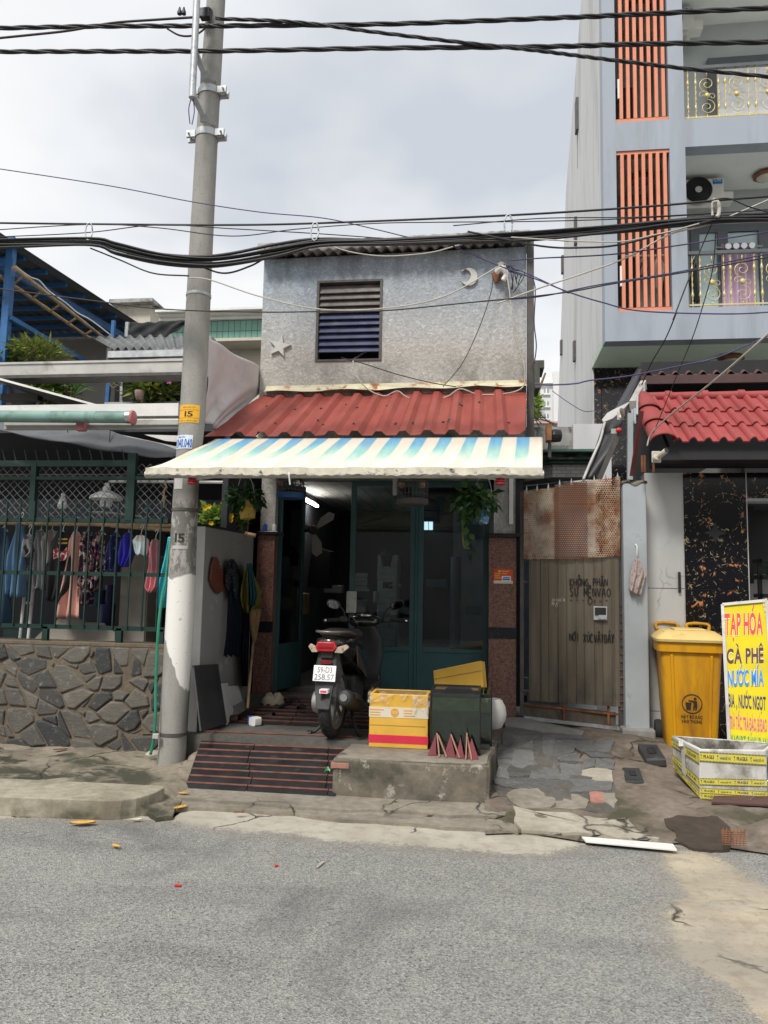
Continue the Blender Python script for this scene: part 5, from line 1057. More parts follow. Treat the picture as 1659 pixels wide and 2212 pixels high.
# ------------------------------------------------------------------ overhead cables
def cable(label, zone, pts, Y, r=.008, mt='cable', group=None, n=8, name='overhead_cable'):
    q = [PY(z_ if isinstance(z_, str) else zone, x, y, Y if not isinstance(Y, (list, tuple)) else Y[i]) for i, (x, y, *z__) in enumerate(pts) for z_ in [z__[0] if z__ else zone]]
    o = MB().tube(spline(q, n), r, 6).build(name, mt, smooth='all'); return tag(o, label, 'cable', group)
def twisted(label, pts, Y, r=.014, zone='D'):
    q = spline([PY(zone, x, y, Y) for x, y in pts], 24); t_ = thing('twisted_cable', label, 'cable', q[0]); 
    for k in range(3):
        b = MB(); b.tube([p+V((0, math.cos(i*.42+k*2.094)*r*.75, math.sin(i*.42+k*2.094)*r*.75)) for i, p in enumerate(q)], r*.72, 6); b.build('strand', 'cable', t_, smooth='all')
CBY = 5.75
twisted('uppermost thick twisted cable crossing the whole sky', [(-60, 62), (200, 57), (430, 56), (480, 56), (829, 52), (1166, 40), (1400, 30), (1720, 14)], CBY)
twisted('second thick twisted cable, just below the uppermost one', [(-60, 112), (200, 111), (480, 110), (829, 104), (1166, 101), (1400, 95), (1720, 90)], CBY)
twisted('thick cable slanting down to the right from the pole top', [(466, 40), (640, 48), (800, 68), (1000, 92), (1166, 110), (1300, 127), (1480, 148), (1720, 172)], CBY-.03, .011)
cable('short dark cable climbing to the clamp box from the left edge', 'D', [(-60, 88), (60, 76), (150, 66), (240, 50), (330, 43), (440, 36)], CBY, .010, 'cablered')
for k, (x, y) in enumerate(((388, 26), (397, 26))): p = PY('D', x, y, CBY); tag(MB().lathe([(.0, .05), (.006, .045), (.012, .02), (.020, 0), (.020, -.02), (0, -.022)], p, 10).build('cable_clamp', 'cable', smooth=True), ('left' if k == 0 else 'right')+' one of the pair of piercing clamps on the upper cable', 'clamp')
main = [(-60, 527), (0, 525), (195, 521), (250, 530), (340, 551), (430, 560), (500, 556), (600, 538), (690, 526), (829, 524), (1000, 517), (1166, 507), (1350, 491), (1450, 481), (1560, 473), (1720, 470)]
rc = random.Random(3)
for k in range(11):
    oy = rc.uniform(-1, 1); w_ = rc.uniform(0, 6); off = rc.uniform(0, 9)
    pts = [(x, y+oy*(6+3*math.sin(x*.006+off))+w_*math.sin(x*.011+off)*.5+(5*(oy+1) if 240 < x < 640 else 0)) for x, y in main]
    cable('black telecom cable within the thick bundle crossing in front of the house', 'D', pts, CBY-.25+rc.uniform(-.05, .05), rc.uniform(.007, .013), 'cable', 'black cables of the thick bundle', 5)
for k, (pts, lb, r, mt) in enumerate((
    ([(-60, 481), (200, 484), (480, 486), (690, 482), (1100, 465), (1400, 446), (1559, 432), (1720, 420)], 'taut straight suspension cable above the thick bundle', .008, 'cable'),
    ([(-60, 358), (0, 365), (240, 402), (410, 435), (560, 458), (690, 470), (780, 488), (900, 517)], 'thin cable falling from the left edge of the sky to the bundle', .004, 'cablev'),
    ([(-60, 514), (180, 503), (340, 486), (500, 494), (690, 505), (829, 515)], 'thin cable bowing over the bundle left of the house', .004, 'cable'),
    ([(-60, 500), (190, 485), (340, 492), (500, 510), (640, 495), (800, 483), (950, 480), (1166, 478), (1400, 470), (1720, 448)], 'thin wavy cable threading between suspension cable and bundle', .004, 'cable'),
    ([(410, 565), (480, 590), (540, 575), (585, 552), (640, 545)], 'slack loop of cable drooping right of the pole below the bundle', .007, 'cable'),
    ([(195, 536), (260, 562), (330, 590), (408, 596)], 'slack cable drooping from the hanger to the pole', .006, 'cable'),
    ([(408, 600), (455, 605), (560, 640), (690, 668), (829, 666), (960, 640), (1083, 572)], 'white cable sagging across the louvre window to the insulator', .007, 'cablew'),
    ([(-60, 618), (0, 624), (205, 650), (358, 668), (560, 674), (690, 673), (829, 671), (1000, 655), (1205, 634), (1330, 612), (1480, 588), (1720, 545)], 'long thin cable crossing the stucco wall below the window middle', .005, 'cable'))):
    cable(lb, 'D', pts, CBY-.15-.02*k, r*(.75 if mt == 'cablew' else 1), mt)
for k, (pts, lb, r, mt) in enumerate((
    ([(-380, 2080), (0, 2050), (400, 1970), (900, 1890), (1300, 1810), (1700, 1730)], 'thin cable rising across the lower orange slats', .005, 'cablev'),
    ([(-600, 1700), (-300, 1830), (0, 1940), (200, 2020), (430, 2090), (700, 2150), (1300, 2170), (1700, 2150)], 'thin violet cable sagging below the orange slats', .005, 'cablev'),
    ([(-300, 2100), (0, 1990), (300, 1890), (600, 1780), (900, 1620), (1200, 1540), (1700, 1330)], 'pale cable climbing steeply to the right of the orange slats', .006, 'cablew'),
    ([(-200, 1800), (0, 1785), (500, 1758), (1000, 1690), (1700, 1585)], 'thin cable crossing the middle of the orange slats', .005, 'cablev'),
    ([(-600, 1560), (0, 1510), (600, 1503), (1000, 1485), (1700, 1445)], 'thin cable just above the bundle over the orange slats', .004, 'cable'),
    ([(-500, 1600), (0, 1700), (300, 1712), (560, 1690), (900, 1600), (1200, 1520)], 'slack cable dipping under the bundle at the building corner', .007, 'cable'),
    ([(-200, 1640), (200, 1665), (560, 1670), (760, 1630), (900, 1600), (1100, 1545)], 'pale slack cable dipping under the bundle over the orange slats', .005, 'cablew'),
    ([(1160, 1390), (1300, 1372), (1450, 1430), (1700, 1500)], 'short thin cable crossing over the balcony beside the insulator', .005, 'cable'))):
    cable(lb, '7', pts, CBY-.2-.02*k, r, mt)
cable('thin drop cable falling from the balcony insulator to the camera box', '7', [(1190, 1545), (1130, 1680), (1060, 1850), (985, 2040), (920, 2212), (1125, 0, 'w4')][:5], CBY-.2, .005)
cable('second drop cable falling from the insulator over the green soffit', 'w4', [(1260, -640), (1235, -330), (1145, 0), (1075, 210), (1000, 390), (930, 560), (780, 930)], [5.5, 5.6, 5.8, 6.1, 6.5, 6.7, 7.0], .004)
cable('first drop cable continuing across the green soffit to the black tarpaulin', 'w4', [(960, 0), (870, 210), (760, 400), (690, 560)], [5.55, 5.8, 6.3, 6.8], .005)
cable('white cable slanting across the red tile roof', 'w4', [(1720, 110), (1500, 310), (1290, 490), (1180, 580), (1000, 720), (860, 835), (760, 940), (730, 1030)], [5.2, 5.4, 5.8, 6.1, 6.5, 6.8, 7.0, 7.02], .007, 'cablew')
cable('dark cable curving over the green soffit to the tile house', 'w4', [(-140, 555), (0, 560), (180, 550), (300, 525), (600, 490), (1050, 400), (1280, 345), (1720, 160)], CBY+.1, .006, 'cablev')
cable('thin grey cable sagging over the white side wall', 'w4', [(0, 605), (120, 690), (240, 760), (330, 760)], 9.0, .004, 'cablev')
cable('thin violet vertical cable hanging right of the stucco wall', '8', [(1525, 225), (1545, 300), (1540, 450), (1550, 560), (1540, 645)], 7.3, .006, 'cablev')
cable('white cable looping over the red lean-to roof', '8', [(705, 630), (720, 700), (780, 765), (850, 792), (910, 770), (960, 800), (1060, 808), (1140, 795), (1200, 760), (1280, 785), (1380, 785), (1470, 765), (1498, 720), (1490, 630), (1465, 560), (1440, 440), (1425, 300), (1405, 185)], 7.45, .007, 'cablew')
cable('thin dark cable slanting from the louvre to the red roof', '8', [(650, 615), (760, 645), (900, 690), (1060, 730), (1180, 750)], 7.5, .005)
cable('thin black cable dropping from the wall insulator', '8', [(1350, 250), (1340, 320), (1290, 470), (1210, 640), (1120, 750)], 7.5, .004)
cable('thin cable straying right from the wall insulator', '8', [(1400, 185), (1500, 225), (1600, 270), (1700, 320)], 7.4, .005, 'cablev')
cable('pale cable lying along the cement roof sheet', '8', [(600, 100), (700, 130), (830, 147), (960, 143), (1080, 128), (1200, 95), (1330, 68), (1480, 60), (1700, 80)], 7.3, .006, 'cablew')
for k, (zn, x, y, lb) in enumerate((('D', 192, 500, 'wire hanger ring on the bundle left of the pole'), ('D', 680, 500, 'wire hanger ring on the bundle above the house roof'), ('D', 1098, 484, 'wire hanger ring on the bundle above the crescent'))):
    p = PY(zn, x, y, CBY-.25); tag(MB().tube([p+V((.03*math.cos(i*.5236), 0, .075*math.sin(i*.5236))) for i in range(13)], .006, 6).build('cable_ring', 'galv', smooth='all'), lb, 'ring')
iw = thing('balcony_insulator', 'white hook and insulator holding the bundle before the balcony', 'insulator', PY('7', 1210, 1440, CBY-.3)); MB().tube(spline([PY('7', x, y, CBY-.3) for x, y in ((1195, 1400), (1225, 1395), (1238, 1430), (1235, 1480), (1222, 1500))], 5), .014, 8).build('hook', 'cablew', iw, smooth='all'); MB().tube(spline([PY('7', x, y, CBY-.3) for x, y in ((1205, 1370), (1190, 1420), (1192, 1490))], 5), .008, 6).build('tie', 'cablew', iw)
wi = thing('wall_insulator', 'white insulators with tangled leads at the stucco wall corner', 'insulator', PY('8', 1390, 220, 7.5)); p = PY('8', 1388, 235, 7.52)
MB().tube(spline([p+V((-.05, 0, .03)), p+V((0, -.04, .06)), p+V((.05, -.02, .0)), p+V((.02, 0, -.06))], 5), .028, 10).build('bobbin', 'white', wi, smooth='all'); MB().lathe([(.03, -.05), (.045, -.04), (.03, 0), (.045, .04), (.03, .05)], p+V((.0, .01, .08)), 12).build('bobbin', 'cablew', wi, smooth=True)
b = MB(); rt = random.Random(8)
for k in range(6): b.tube(spline([p+V((.04, -.01, .05)), p+V((rt.uniform(.05, .2), -.02, rt.uniform(-.05, .09))), p+V((rt.uniform(.1, .25), -.01, rt.uniform(-.12, .08))), p+V((rt.uniform(.1, .25), .02, rt.uniform(-.2, 0)))], 5), .005, 5)
b.build('leads', 'cable', wi)
MB().prism([p+V((-.10, .08, .05)), p+V((0, .08, .09)), p+V((0, .08, -.02)), p+V((-.06, .08, -.06))], (0, -.02, 0)).build('bracket', 'rust', wi)
# ------------------------------------------------------------------ gate in the side alley
GT = 7.55
def rustsheet():
    m_, t, b = newmat('perforated'); p = pos(t); s_ = N(t, 'SeparateXYZ', {0: p}); X, Z = s_.outputs[0], s_.outputs[2]
    n1 = noise(t, p, 5, 7, .7, .4); n2 = noise(t, pos(t, 1, 1, .5), 11, 6, .7)
    third = mth(t, 'MULTIPLY', rng(t, X, GX0+(GX1-GX0)*.318, GX0+(GX1-GX0)*.322), rng(t, X, GX0+(GX1-GX0)*.662, GX0+(GX1-GX0)*.666, 1, 0))
    c = mixc(t, rng(t, n1, .38, .62), (.46, .39, .30), (.24, .088, .028)); c = mixc(t, rng(t, n2, .5, .66), c, (.12, .04, .016))
    c = mixc(t, mth(t, 'MULTIPLY', third, .85), c, mixc(t, rng(t, n1, .3, .7), (.07, .026, .015), (.19, .075, .03)))
    sx = mth(t, 'MULTIPLY', X, 46.0); row = mth(t, 'MULTIPLY', Z, 52.0); fr = mth(t, 'FLOOR', row); sh = mth(t, 'MULTIPLY', mth(t, 'MODULO', fr, 2.0), .5)
    fx = mth(t, 'SUBTRACT', mth(t, 'FRACT', mth(t, 'ADD', sx, sh)), .5); fz = mth(t, 'SUBTRACT', mth(t, 'FRACT', row), .5)
    d = mth(t, 'SQRT', mth(t, 'ADD', mth(t, 'MULTIPLY', fx, fx), mth(t, 'MULTIPLY', fz, fz)))
    al = rng(t, d, .30, .33); setb(t, b, col=c, rough=.85, alpha=al, spec=.2, normal=bump(t, n2, .4, .006)); return m_
GX0, GX1 = PY('5', 252, 400, GT).x, PY('5', 806, 400, GT).x
M['perforated'] = rustsheet()
def gatemat():
    m_, t, b = newmat('gatesheet'); p = pos(t); s_ = N(t, 'SeparateXYZ', {0: p}); Z = s_.outputs[2]
    c = mixc(t, rng(t, noise(t, pos(t, 4, 1, .25), 4, 6, .6), .3, .7), (.095, .078, .056), (.165, .138, .10))
    c = mixc(t, mth(t, 'MULTIPLY', rng(t, noise(t, pos(t, 1.5, 1, .8), 4, 5), .4, .65), rng(t, Z, .95, .45)), c, (.05, .045, .038))
    c = mixc(t, rng(t, noise(t, p, 17, 5, .75), .66, .72, 0, .6), c, (.34, .31, .25))
    setb(t, b, col=c, rough=.6, spec=.35, normal=bump(t, noise(t, p, 9, 3), .15, .01)); return m_
M['gatesheet'] = gatemat()
gate = thing('alley_gate', 'weathered brown sheet-metal gate with a rusty perforated top and black handwriting', 'gate', PY('5', 540, 1500, GT))
gb0, gb1 = PY('5', 232, 1495, GT), PY('5', 832, 1565, GT); zt0 = PY('5', 250, 180, GT).z
zs0, zs1 = PY('5', 300, 572, GT).z, PY('5', 500, 1395, GT).z
def ribg(x): f = (x/.168) % 1.0; return -.012*(1 if .3 < f < .36 else .6 if .36 <= f < .42 else 0)-.006*(1 if .75 < f < .78 else 0)
sx0, sx1 = PY('5', 285, 900, GT).x, PY('5', 805, 900, GT).x
b = MB(); b.grid(lambda u, v: (lambda x: (x, GT+.02+ribg(x)+.006*math.sin(v*5+u*7), zs1+.012*math.sin(u*40)*0+(-.03*u)*(1-v)+(zs0+.04-zs1)*v))(sx0+(sx1-sx0)*u), 150, 6, (0, .003, 0)); b.build('sheet', 'gatesheet', gate)
fr = MB(); fr.box((gb0.x, GT+.035, gb0.z+.0), (gb0.x+.035, GT+.075, zt0)); fr.box((gb1.x-.04, GT+.035, gb1.z), (gb1.x-.005, GT+.075, PY('5', 800, 100, GT).z+.02)); fr.build('frame', 'darksteel', gate)
MB().bar(gb0+V((0, .055, .015)), gb1+V((-.005, .055, .015)), .04, .03).build('bottom_rail', 'galv', gate)
for y0, y1 in ((1410, 1472), (250, 250), (700, 705)): MB().bar(PY('5', 240, y0, GT)+V((0, .055, 0)), PY('5', 812, y1, GT)+V((0, .055, 0)), .025, .02).build('rail', 'rust' if y0 > 900 else 'darksteel', gate)
for x, y0, y1 in ((488, 1390, 1515), (745, 1420, 1545)): MB().bar(PY('5', x, y0, GT)+V((0, .05, 0)), PY('5', x, y1, GT)+V((0, .05, 0)), .022).build('stile', 'rust', gate)
MB().grid(lambda u, v: (lambda a, c: a.lerp(c, v)+V((0, .06+.004*math.sin(u*9), 0)))(PY('5', 250+u*540, 1400+60*u, GT), PY('5', 250+u*540, 1490+70*u, GT)), 8, 2, (0, .003, 0)).build('bottom_plate', 'gatesheet', gate)
for i in range(16):
    for x, mt in ((262, 'darksteel'), (816, 'rust')):
        y = 265+i*76 if x == 262 else 840+i*46
        if (x == 262 and 600 < y < 1180) or y > 1480: continue
        p = PY('5', x, y, GT); MB().bar(p+V((-.035 if x == 262 else -.01, .03, 0)), p+V((.03, .03, -.004)), .012).build('rung', mt, gate)
segs = ((252, 428, 178, 160, 572, 572), (428, 620, 146, 118, 570, 568), (620, 806, 118, 98, 566, 552))
for (xa, xb, ya, yb_, yc, yd) in segs:
    A, B, C, E_ = PY('5', xa, ya, GT), PY('5', xb, yb_, GT), PY('5', xb, yd, GT), PY('5', xa, yc, GT); kx = random.uniform(-1, 1)
    MB().grid(lambda u, v: A.lerp(B, u).lerp(E_.lerp(C, u), v)+V((0, -.012+.010*math.sin(u*4+kx)+.006*math.sin(v*9+u*5)+(.003*kx), .003*math.sin(u*23))), 20, 10).build('perforated_sheet', 'perforated', gate, smooth='all')
for x in (270, 330, 395, 460, 528, 597, 660, 727, 795):
    y = 176-(x-270)*.11 if x < 428 else 146-(x-428)*.125; p = PY('5', x, y, GT); MB().prism([p+V((-.012, .02, -.02)), p+V((.012, .02, -.02)), p+V((.006, .02, .025)), p+V((0, .02, .055)), p+V((-.006, .02, .025))], (0, .004, 0)).build('spike', 'galv', gate)
p0, p1 = PY('5', 655, 922, GT), PY('5', 733, 845, GT); lt = MB().box((p0.x, GT+.0, p0.z), (p1.x, GT+.018, p1.z)).build('latch_plate', 'galv', gate, bevel=.003)
MB().box((p0.x+.012, GT-.004, p0.z+.045), (p1.x-.012, GT+.003, p1.z-.01)).build('latch_hole', 'black', lt); MB().box((p0.x+.045, GT-.012, p0.z+.012), (p1.x-.01, GT-.001, p0.z+.05)).build('bolt', 'galv', lt)
# handwriting in strokes
GL = {'K': [[(0, 1), (0, 0)], [(.7, 1), (0, .45), (.75, 0)]], 'H': [[(0, 1), (0, 0)], [(.7, 1), (.72, 0)], [(0, .5), (.7, .5)]], 'O': [[(.38, 1), (.05, .7), (.02, .3), (.35, 0), (.7, .3), (.7, .7), (.38, 1)]], 'N': [[(0, 0), (0, 1), (.65, 0), (.68, 1)]],
      'G': [[(.7, .85), (.4, 1), (.05, .6), (.1, .15), (.45, 0), (.7, .2), (.7, .48), (.4, .46)]], 'P': [[(0, 0), (0, 1), (.5, .95), (.6, .7), (.4, .5), (0, .48)]], 'A': [[(0, 0), (.35, 1), (.72, 0)], [(.12, .35), (.6, .35)]], 'S': [[(.6, .9), (.3, 1), (.05, .8), (.3, .55), (.6, .3), (.4, .02), (.05, .1)]],
      'U': [[(0, 1), (.02, .3), (.3, 0), (.6, .25), (.62, 1)]], 'M': [[(0, 0), (.05, 1), (.4, .3), (.75, 1), (.8, 0)]], 'E': [[(.6, 1), (0, 1), (0, 0), (.62, 0)], [(0, .5), (.5, .5)]], 'V': [[(0, 1), (.35, 0), (.7, 1)]], 'I': [[(.3, 1), (.3, 0)]], 'X': [[(0, 1), (.65, 0)], [(.65, 1), (0, 0)]],
      'C': [[(.62, .85), (.35, 1), (.03, .6), (.1, .15), (.4, 0), (.65, .15)]], 'T': [[(0, 1), (.75, 1)], [(.36, 1), (.36, 0)]], 'D': [[(0, 0), (0, 1), (.45, .9), (.62, .5), (.45, .08), (0, 0)]], 'Y': [[(0, 1), (.32, .5), (.66, 1)], [(.32, .5), (.25, 0)]],
      '^': [[(.1, 1.15), (.35, 1.38), (.6, 1.15)]], "'": [[(.35, 1.15), (.55, 1.4)]], '`': [[(.35, 1.15), (.15, 1.4)]], '.': [[(.33, -.3), (.37, -.22)]], '*': [[(.6, 1.0), (.8, 1.15), (.72, .95)]], '-': [[(-.05, .5), (.3, .5)]]}
M['marker'] = mat('marker', (.012, .011, .010), .7, .2, 20); M['chalk'] = mat('chalk', (.45, .42, .36), .9, .2, 20)
rw = random.Random(4)
def write(words, zone, x0, y0, x1, y1, mt='marker', r=.005, Y=GT, parent=None):
    A, B = PY(zone, x0, y1, Y), PY(zone, x1, y0, Y); n = len(words); w_ = (B.x-A.x)/n; h = B.z-A.z; b = MB()
    for i, ch in enumerate(words):
        jx, jz, jh = rw.uniform(-.06, .06)*w_, rw.uniform(-.05, .05)*h, rw.uniform(.92, 1.08)
        for c in ch:
            for st in GL.get(c, []):
                pts = [V((A.x+w_*i+jx+px*w_*.98, Y, A.z+jz+pz*h*jh)) for px, pz in st]
                pts = [V((p.x, GT+.02+ribg(p.x)-.003, p.z)) for p in (spline(pts, 4) if len(pts) > 2 else [pts[0].lerp(pts[1], q/6) for q in range(7)])]
                b.tube(pts, r, 5, flat=1.0)
    for v in b.v: v.y = GT+.02+ribg(v.x)-.004+(v.y-(GT+.02+ribg(v.x)-.003))*.15-.002
    b.build('handwriting', mt, parent or gate)
write(['K', 'H', 'O^', 'N', 'G', ' ', 'P', 'H', 'A^', 'N'], '5', 520, 684, 742, 722); write(['S', 'U*.', ' ', 'M', 'E^`', 'N', 'V', 'A`', 'O'], '5', 520, 738, 758, 782)
write(['-', '-', '-', 'O', '-', '-', '-'], '5', 524, 792, 760, 828, r=.004); write(['N', 'O*', 'I', ' ', 'X', 'U\'', 'C', 'V', 'A^.', 'T', 'D-', 'A\'', 'Y'], '5', 517, 1005, 780, 1045)
write(['X', 'O', '-', 'N', 'G', 'O', '^', 'M'], '5', 415, 800, 490, 815, 'chalk', .002); write(['M', 'O', '-', 'V', 'A'], '5', 415, 820, 455, 834, 'chalk', .002); write(['-', '-', 'O', '-', '-'], '5', 405, 832, 480, 848, 'chalk', .002)
# gate pillar and towel
gp = thing('gate_pillar', 'pale grey-blue painted concrete pillar right of the gate', 'pillar', PY('5', 910, 1600, 7.5))
a, b_ = PY('5', 830, 800, 7.48), PY('5', 968, 800, 7.48); ztp = PY('5', 900, 130, 7.48).z
M['pillarblue'] = mat('pillarblue', (.36, .39, .41), .7, .08, 3, (.22, .23, .22), 6, (.62, .75), bs=12, bst=.2)
MB().box((a.x, 7.48, .05), (b_.x, 7.68, ztp)).build('shaft', 'pillarblue', gp, bevel=.012); MB().grid(lambda u, v: (a.x-.01+(b_.x-a.x+.02)*u, 7.47+.22*v, ztp+.012+.02*math.sin(u*9+v*4)*math.sin(3.1*u)), 14, 8, (0, 0, -.02)).build('cap', 'pavement', gp)
MB().box((a.x-.04, 7.42, .0), (b_.x+.04, 7.7, zA((a.x+b_.x)/2, 7.5)+.05)).build('footing', 'cement', gp, bevel=.02)
p = PY('5', 905, 520, 7.46); tw_ = thing('towel', 'crumpled pinkish towel hung on a hook of the grey pillar', 'towel', p)
M['towel'] = cloth_mat('towel', (.50, .42, .39), (.30, .20, .18), 38, (.56, .62))
MB().tube(spline([PY('5', 895, 485, 7.475), PY('5', 904, 500, 7.45), PY('5', 905, 545, 7.44), PY('5', 912, 560, 7.46)], 4), .006, 6).build('hook', 'whitepaint', tw_)
TL = [(900, 568), (880, 600), (868, 660), (862, 720), (860, 752)]; TR = [(916, 568), (935, 600), (960, 655), (945, 700), (922, 788)]
def tow(u, v):
    t = v*4; i = min(3, int(t)); f = t-i; l = PY('5', TL[i][0]+(TL[i+1][0]-TL[i][0])*f, TL[i][1]+(TL[i+1][1]-TL[i][1])*f, 7.44); r = PY('5', TR[i][0]+(TR[i+1][0]-TR[i][0])*f, TR[i][1]+(TR[i+1][1]-TR[i][1])*f, 7.44); return l.lerp(r, u)+V((0, .018*math.sin(u*14+v*3)*(.4+v)-.02*math.sin(3.14*u), 0))
MB().grid(tow, 24, 18, (0, .012, 0)).build('cloth', 'towel', tw_, smooth='all')
# ------------------------------------------------------------------ shop with marble front and red tile eave
def marble(name, base, veins, vc, orange=None):
    m_, t, b = newmat(name); p = pos(t); w_ = N(t, 'Mix', {0: .35, 4: p, 5: N(t, 'TexNoise', {'Vector': p, 'Scale': 2.2, 'Detail': 5.0}).outputs[1]}, data_type='VECTOR').outputs[1]
    c = base
    if orange:
        cl = rng(t, noise(t, p, 3.2, 2), .47, .58)
        v1 = N(t, 'TexVoronoi', {'Vector': w_, 'Scale': 9.0}, feature='DISTANCE_TO_EDGE').outputs[0]; v2 = N(t, 'TexVoronoi', {'Vector': w_, 'Scale': 26.0}, feature='DISTANCE_TO_EDGE').outputs[0]
        br = rng(t, noise(t, p, 30, 3, .6), .54, .58); m1 = mth(t, 'MULTIPLY', rng(t, v1, .008, .022, 1, 0), br); m2 = mth(t, 'MULTIPLY', mth(t, 'MULTIPLY', rng(t, v2, .015, .045, 1, 0), rng(t, noise(t, p, 20, 2), .55, .6)), cl)
        c = mixc(t, mth(t, 'MAXIMUM', m1, m2), base, vc); o1 = mth(t, 'MULTIPLY', rng(t, noise(t, p, 13, 3, .55, .6), .62, .66), rng(t, v1, .02, .16, 1, 0)); c = mixc(t, o1, c, orange)
        setb(t, b, col=c, rough=.12, spec=.5)
    else:
        v1 = N(t, 'TexVoronoi', {'Vector': w_, 'Scale': 2.6}, feature='DISTANCE_TO_EDGE').outputs[0]; m1 = mth(t, 'MULTIPLY', rng(t, v1, .0, .02, 1, 0), rng(t, noise(t, p, 3, 3), .5, .62, 0, .55))
        c = mixc(t, rng(t, noise(t, pos(t, 3, 1, .4), 2, 5), .3, .75, 0, .5), base, mul(base, .8)); c = mixc(t, m1, c, vc); setb(t, b, col=c, rough=.3, spec=.4)
    return m_
M['blackmarble'] = marble('blackmarble', (.008, .008, .011), 1, (.42, .34, .20), (.58, .22, .09)); M['whitemarble'] = marble('whitemarble', (.52, .52, .51), 1, (.20, .20, .21))
SY = 7.75
shop = thing('marble_shop_front', 'shop front clad in white and black gold-veined marble panels', 'shop', PY('5', 1300, 1500, SY))
zTop = PY('5', 1200, 73, SY).z; zM = PY('5', 1300, 744, SY).z; zB = .1; zL = PY('5', 1300, 1458, SY).z
xs_ = [PY('5', 955, 700, SY).x, PY('5', 1178, 700, SY).x, PY('5', 1548, 700, SY).x, PY('5', 1900, 700, SY).x+.4]
MB().box((xs_[0], SY+.02, .0), (xs_[2], SY+.2, zTop-.01)).build('core', 'cement', shop)
for x0, x1, mt in ((xs_[0], xs_[1], 'whitemarble'), (xs_[1], xs_[2], 'blackmarble')):
    for z0, z1 in ((zB, zL), (zL, zM), (zM, zTop)): MB().box((x0+.003, SY-.004, z0+.003), (x1-.003, SY+.018, z1-.003)).build('panel', mt, shop, bevel=.002)
MB().box((xs_[1]-.003, SY-.007, zB), (xs_[1]+.003, SY+.016, zTop)).build('trim', 'alu', shop); MB().box((xs_[2]-.003, SY-.008, zB), (xs_[2]+.006, SY+.016, zTop)).build('trim', 'alu', shop)
zz = PY('5', 1600, 220, SY).z; MB().box((xs_[2]+.008, SY-.002, zz), (xs_[3], SY+.02, zTop)).build('panel', 'blackmarble', shop); MB().box((xs_[2]+.008, SY-.004, zz-.03), (xs_[3], SY+.2, zz-.002)).build('head', 'pillarblue', shop)
p = PY('5', 1355, 420, SY-.005); MB().prism([p+V((x, 0, z)) for x, z in ((.0, .11), (.03, .03), (.11, .0), (.03, -.03), (0, -.11), (-.03, -.03), (-.11, 0), (-.03, .03))], (0, -.003, 0)).build('diamond_inlay', 'inlay', shop)
M['inlay'] = mat('inlay', (.03, .03, .034), .2, .1, 5)
p = PY('5', 1148, 705, SY-.01); MB().box(p+V((-.012, -.02, -.10)), p+V((.012, .0, .10))).build('pull_handle', 'black', shop, bevel=.004)
MB().box((xs_[2], 9.8, .2), (xs_[3], 9.9, 3)).build('room_wall', 'roomlight', shop); MB().box((xs_[2]-.1, SY+.2, .15), (xs_[3], 9.8, .2)).build('room_floor', 'landing', shop); MB().box((xs_[2]+.02, SY+.2, .2), (xs_[2]+.06, 9.8, 3)).build('room_wall', 'roomlight', shop)
MB().box((xs_[2]+.0, SY+.2, 2.55), (xs_[3], 9.8, 2.62)).build('room_ceiling', 'darkwall', shop)
M['roomlight'] = mat('roomlight', (.34, .34, .33), .8, .08, 2)
for y0, y1 in ((590, 1030), (1400, 1665)):
    a, b_ = PY('v4', 500, y1, 9.0), PY('v4', 560, y0, 9.0); MB().box((a.x, 9.0, a.z), (b_.x, 9.04, b_.z)).build('wall_frame', 'black', shop)
rk = thing('shelf_rack', 'black metal rack standing inside the marble shop', 'rack', PY('v4', 640, 1800, 8.4)); a = PY('v4', 635, 1340, 8.4)
for dx in (0, .55): MB().box((a.x+dx-.018, 8.38, .2), (a.x+dx+.018, 8.42, a.z)).build('upright', 'black', rk)
for y in (1360, 1580, 1830): p = PY('v4', 640, y, 8.4); MB().box((a.x, 8.30, p.z-.02), (a.x+.6, 8.6, p.z+.02)).build('shelf', 'black', rk)
MB().box((a.x+.1, 8.35, PY('v4', 640, 1560, 8.4).z), (a.x+.4, 8.5, PY('v4', 640, 1420, 8.4).z)).build('goods', 'hose', rk)
# tile roof
RE, RTOP = 7.15, 8.05
tr0 = PY('w4', 900, 1012, RE); trT = PY('w4', 900, 678, RTOP); rr = thing('tile_roof', 'small red S-tile roof over the marble shop', 'roof', tr0)
pitch = PY('w4', 1103, 1000, RE).x-PY('w4', 988, 1000, RE).x; sl_ = (trT-tr0); sl_.x = 0; rows_ = 3; step = sl_/rows_; nrm = V((0, -sl_.z, sl_.y)).normalized()
def tile_mesh():
    b = MB(); prof = []
    for i in range(15):
        t = i/14; x = t*pitch*1.04
        prof.append((x, (.040*math.sin(math.pi*min(1, t/.55))**.8 if t < .55 else 0)+.004))
    for j, s in enumerate((0, 1)):
        pass
    n = len(prof); L = step*1.16; vs = []
    for s, lift in ((0, .020), (1, .0)):
        for th in (0, -.014):
            vs += [V((x, 0, 0))+L*s+nrm*(h+lift+th) for x, h in prof]
    f = []
    for i in range(n-1):
        f += [(i, i+1, 2*n+i+1, 2*n+i), (n+i, 3*n+i, 3*n+i+1, n+i+1), (i, n+i, n+i+1, i+1), (2*n+i, 2*n+i+1, 3*n+i+1, 3*n+i)]
    f += [(0, 2*n, 3*n, n), (n-1, 2*n-1, 4*n-1, 3*n-1)]
    b.add(vs, f); return b
xL = PY('w4', 940, 1000, RE).x-pitch*.05; t0 = None
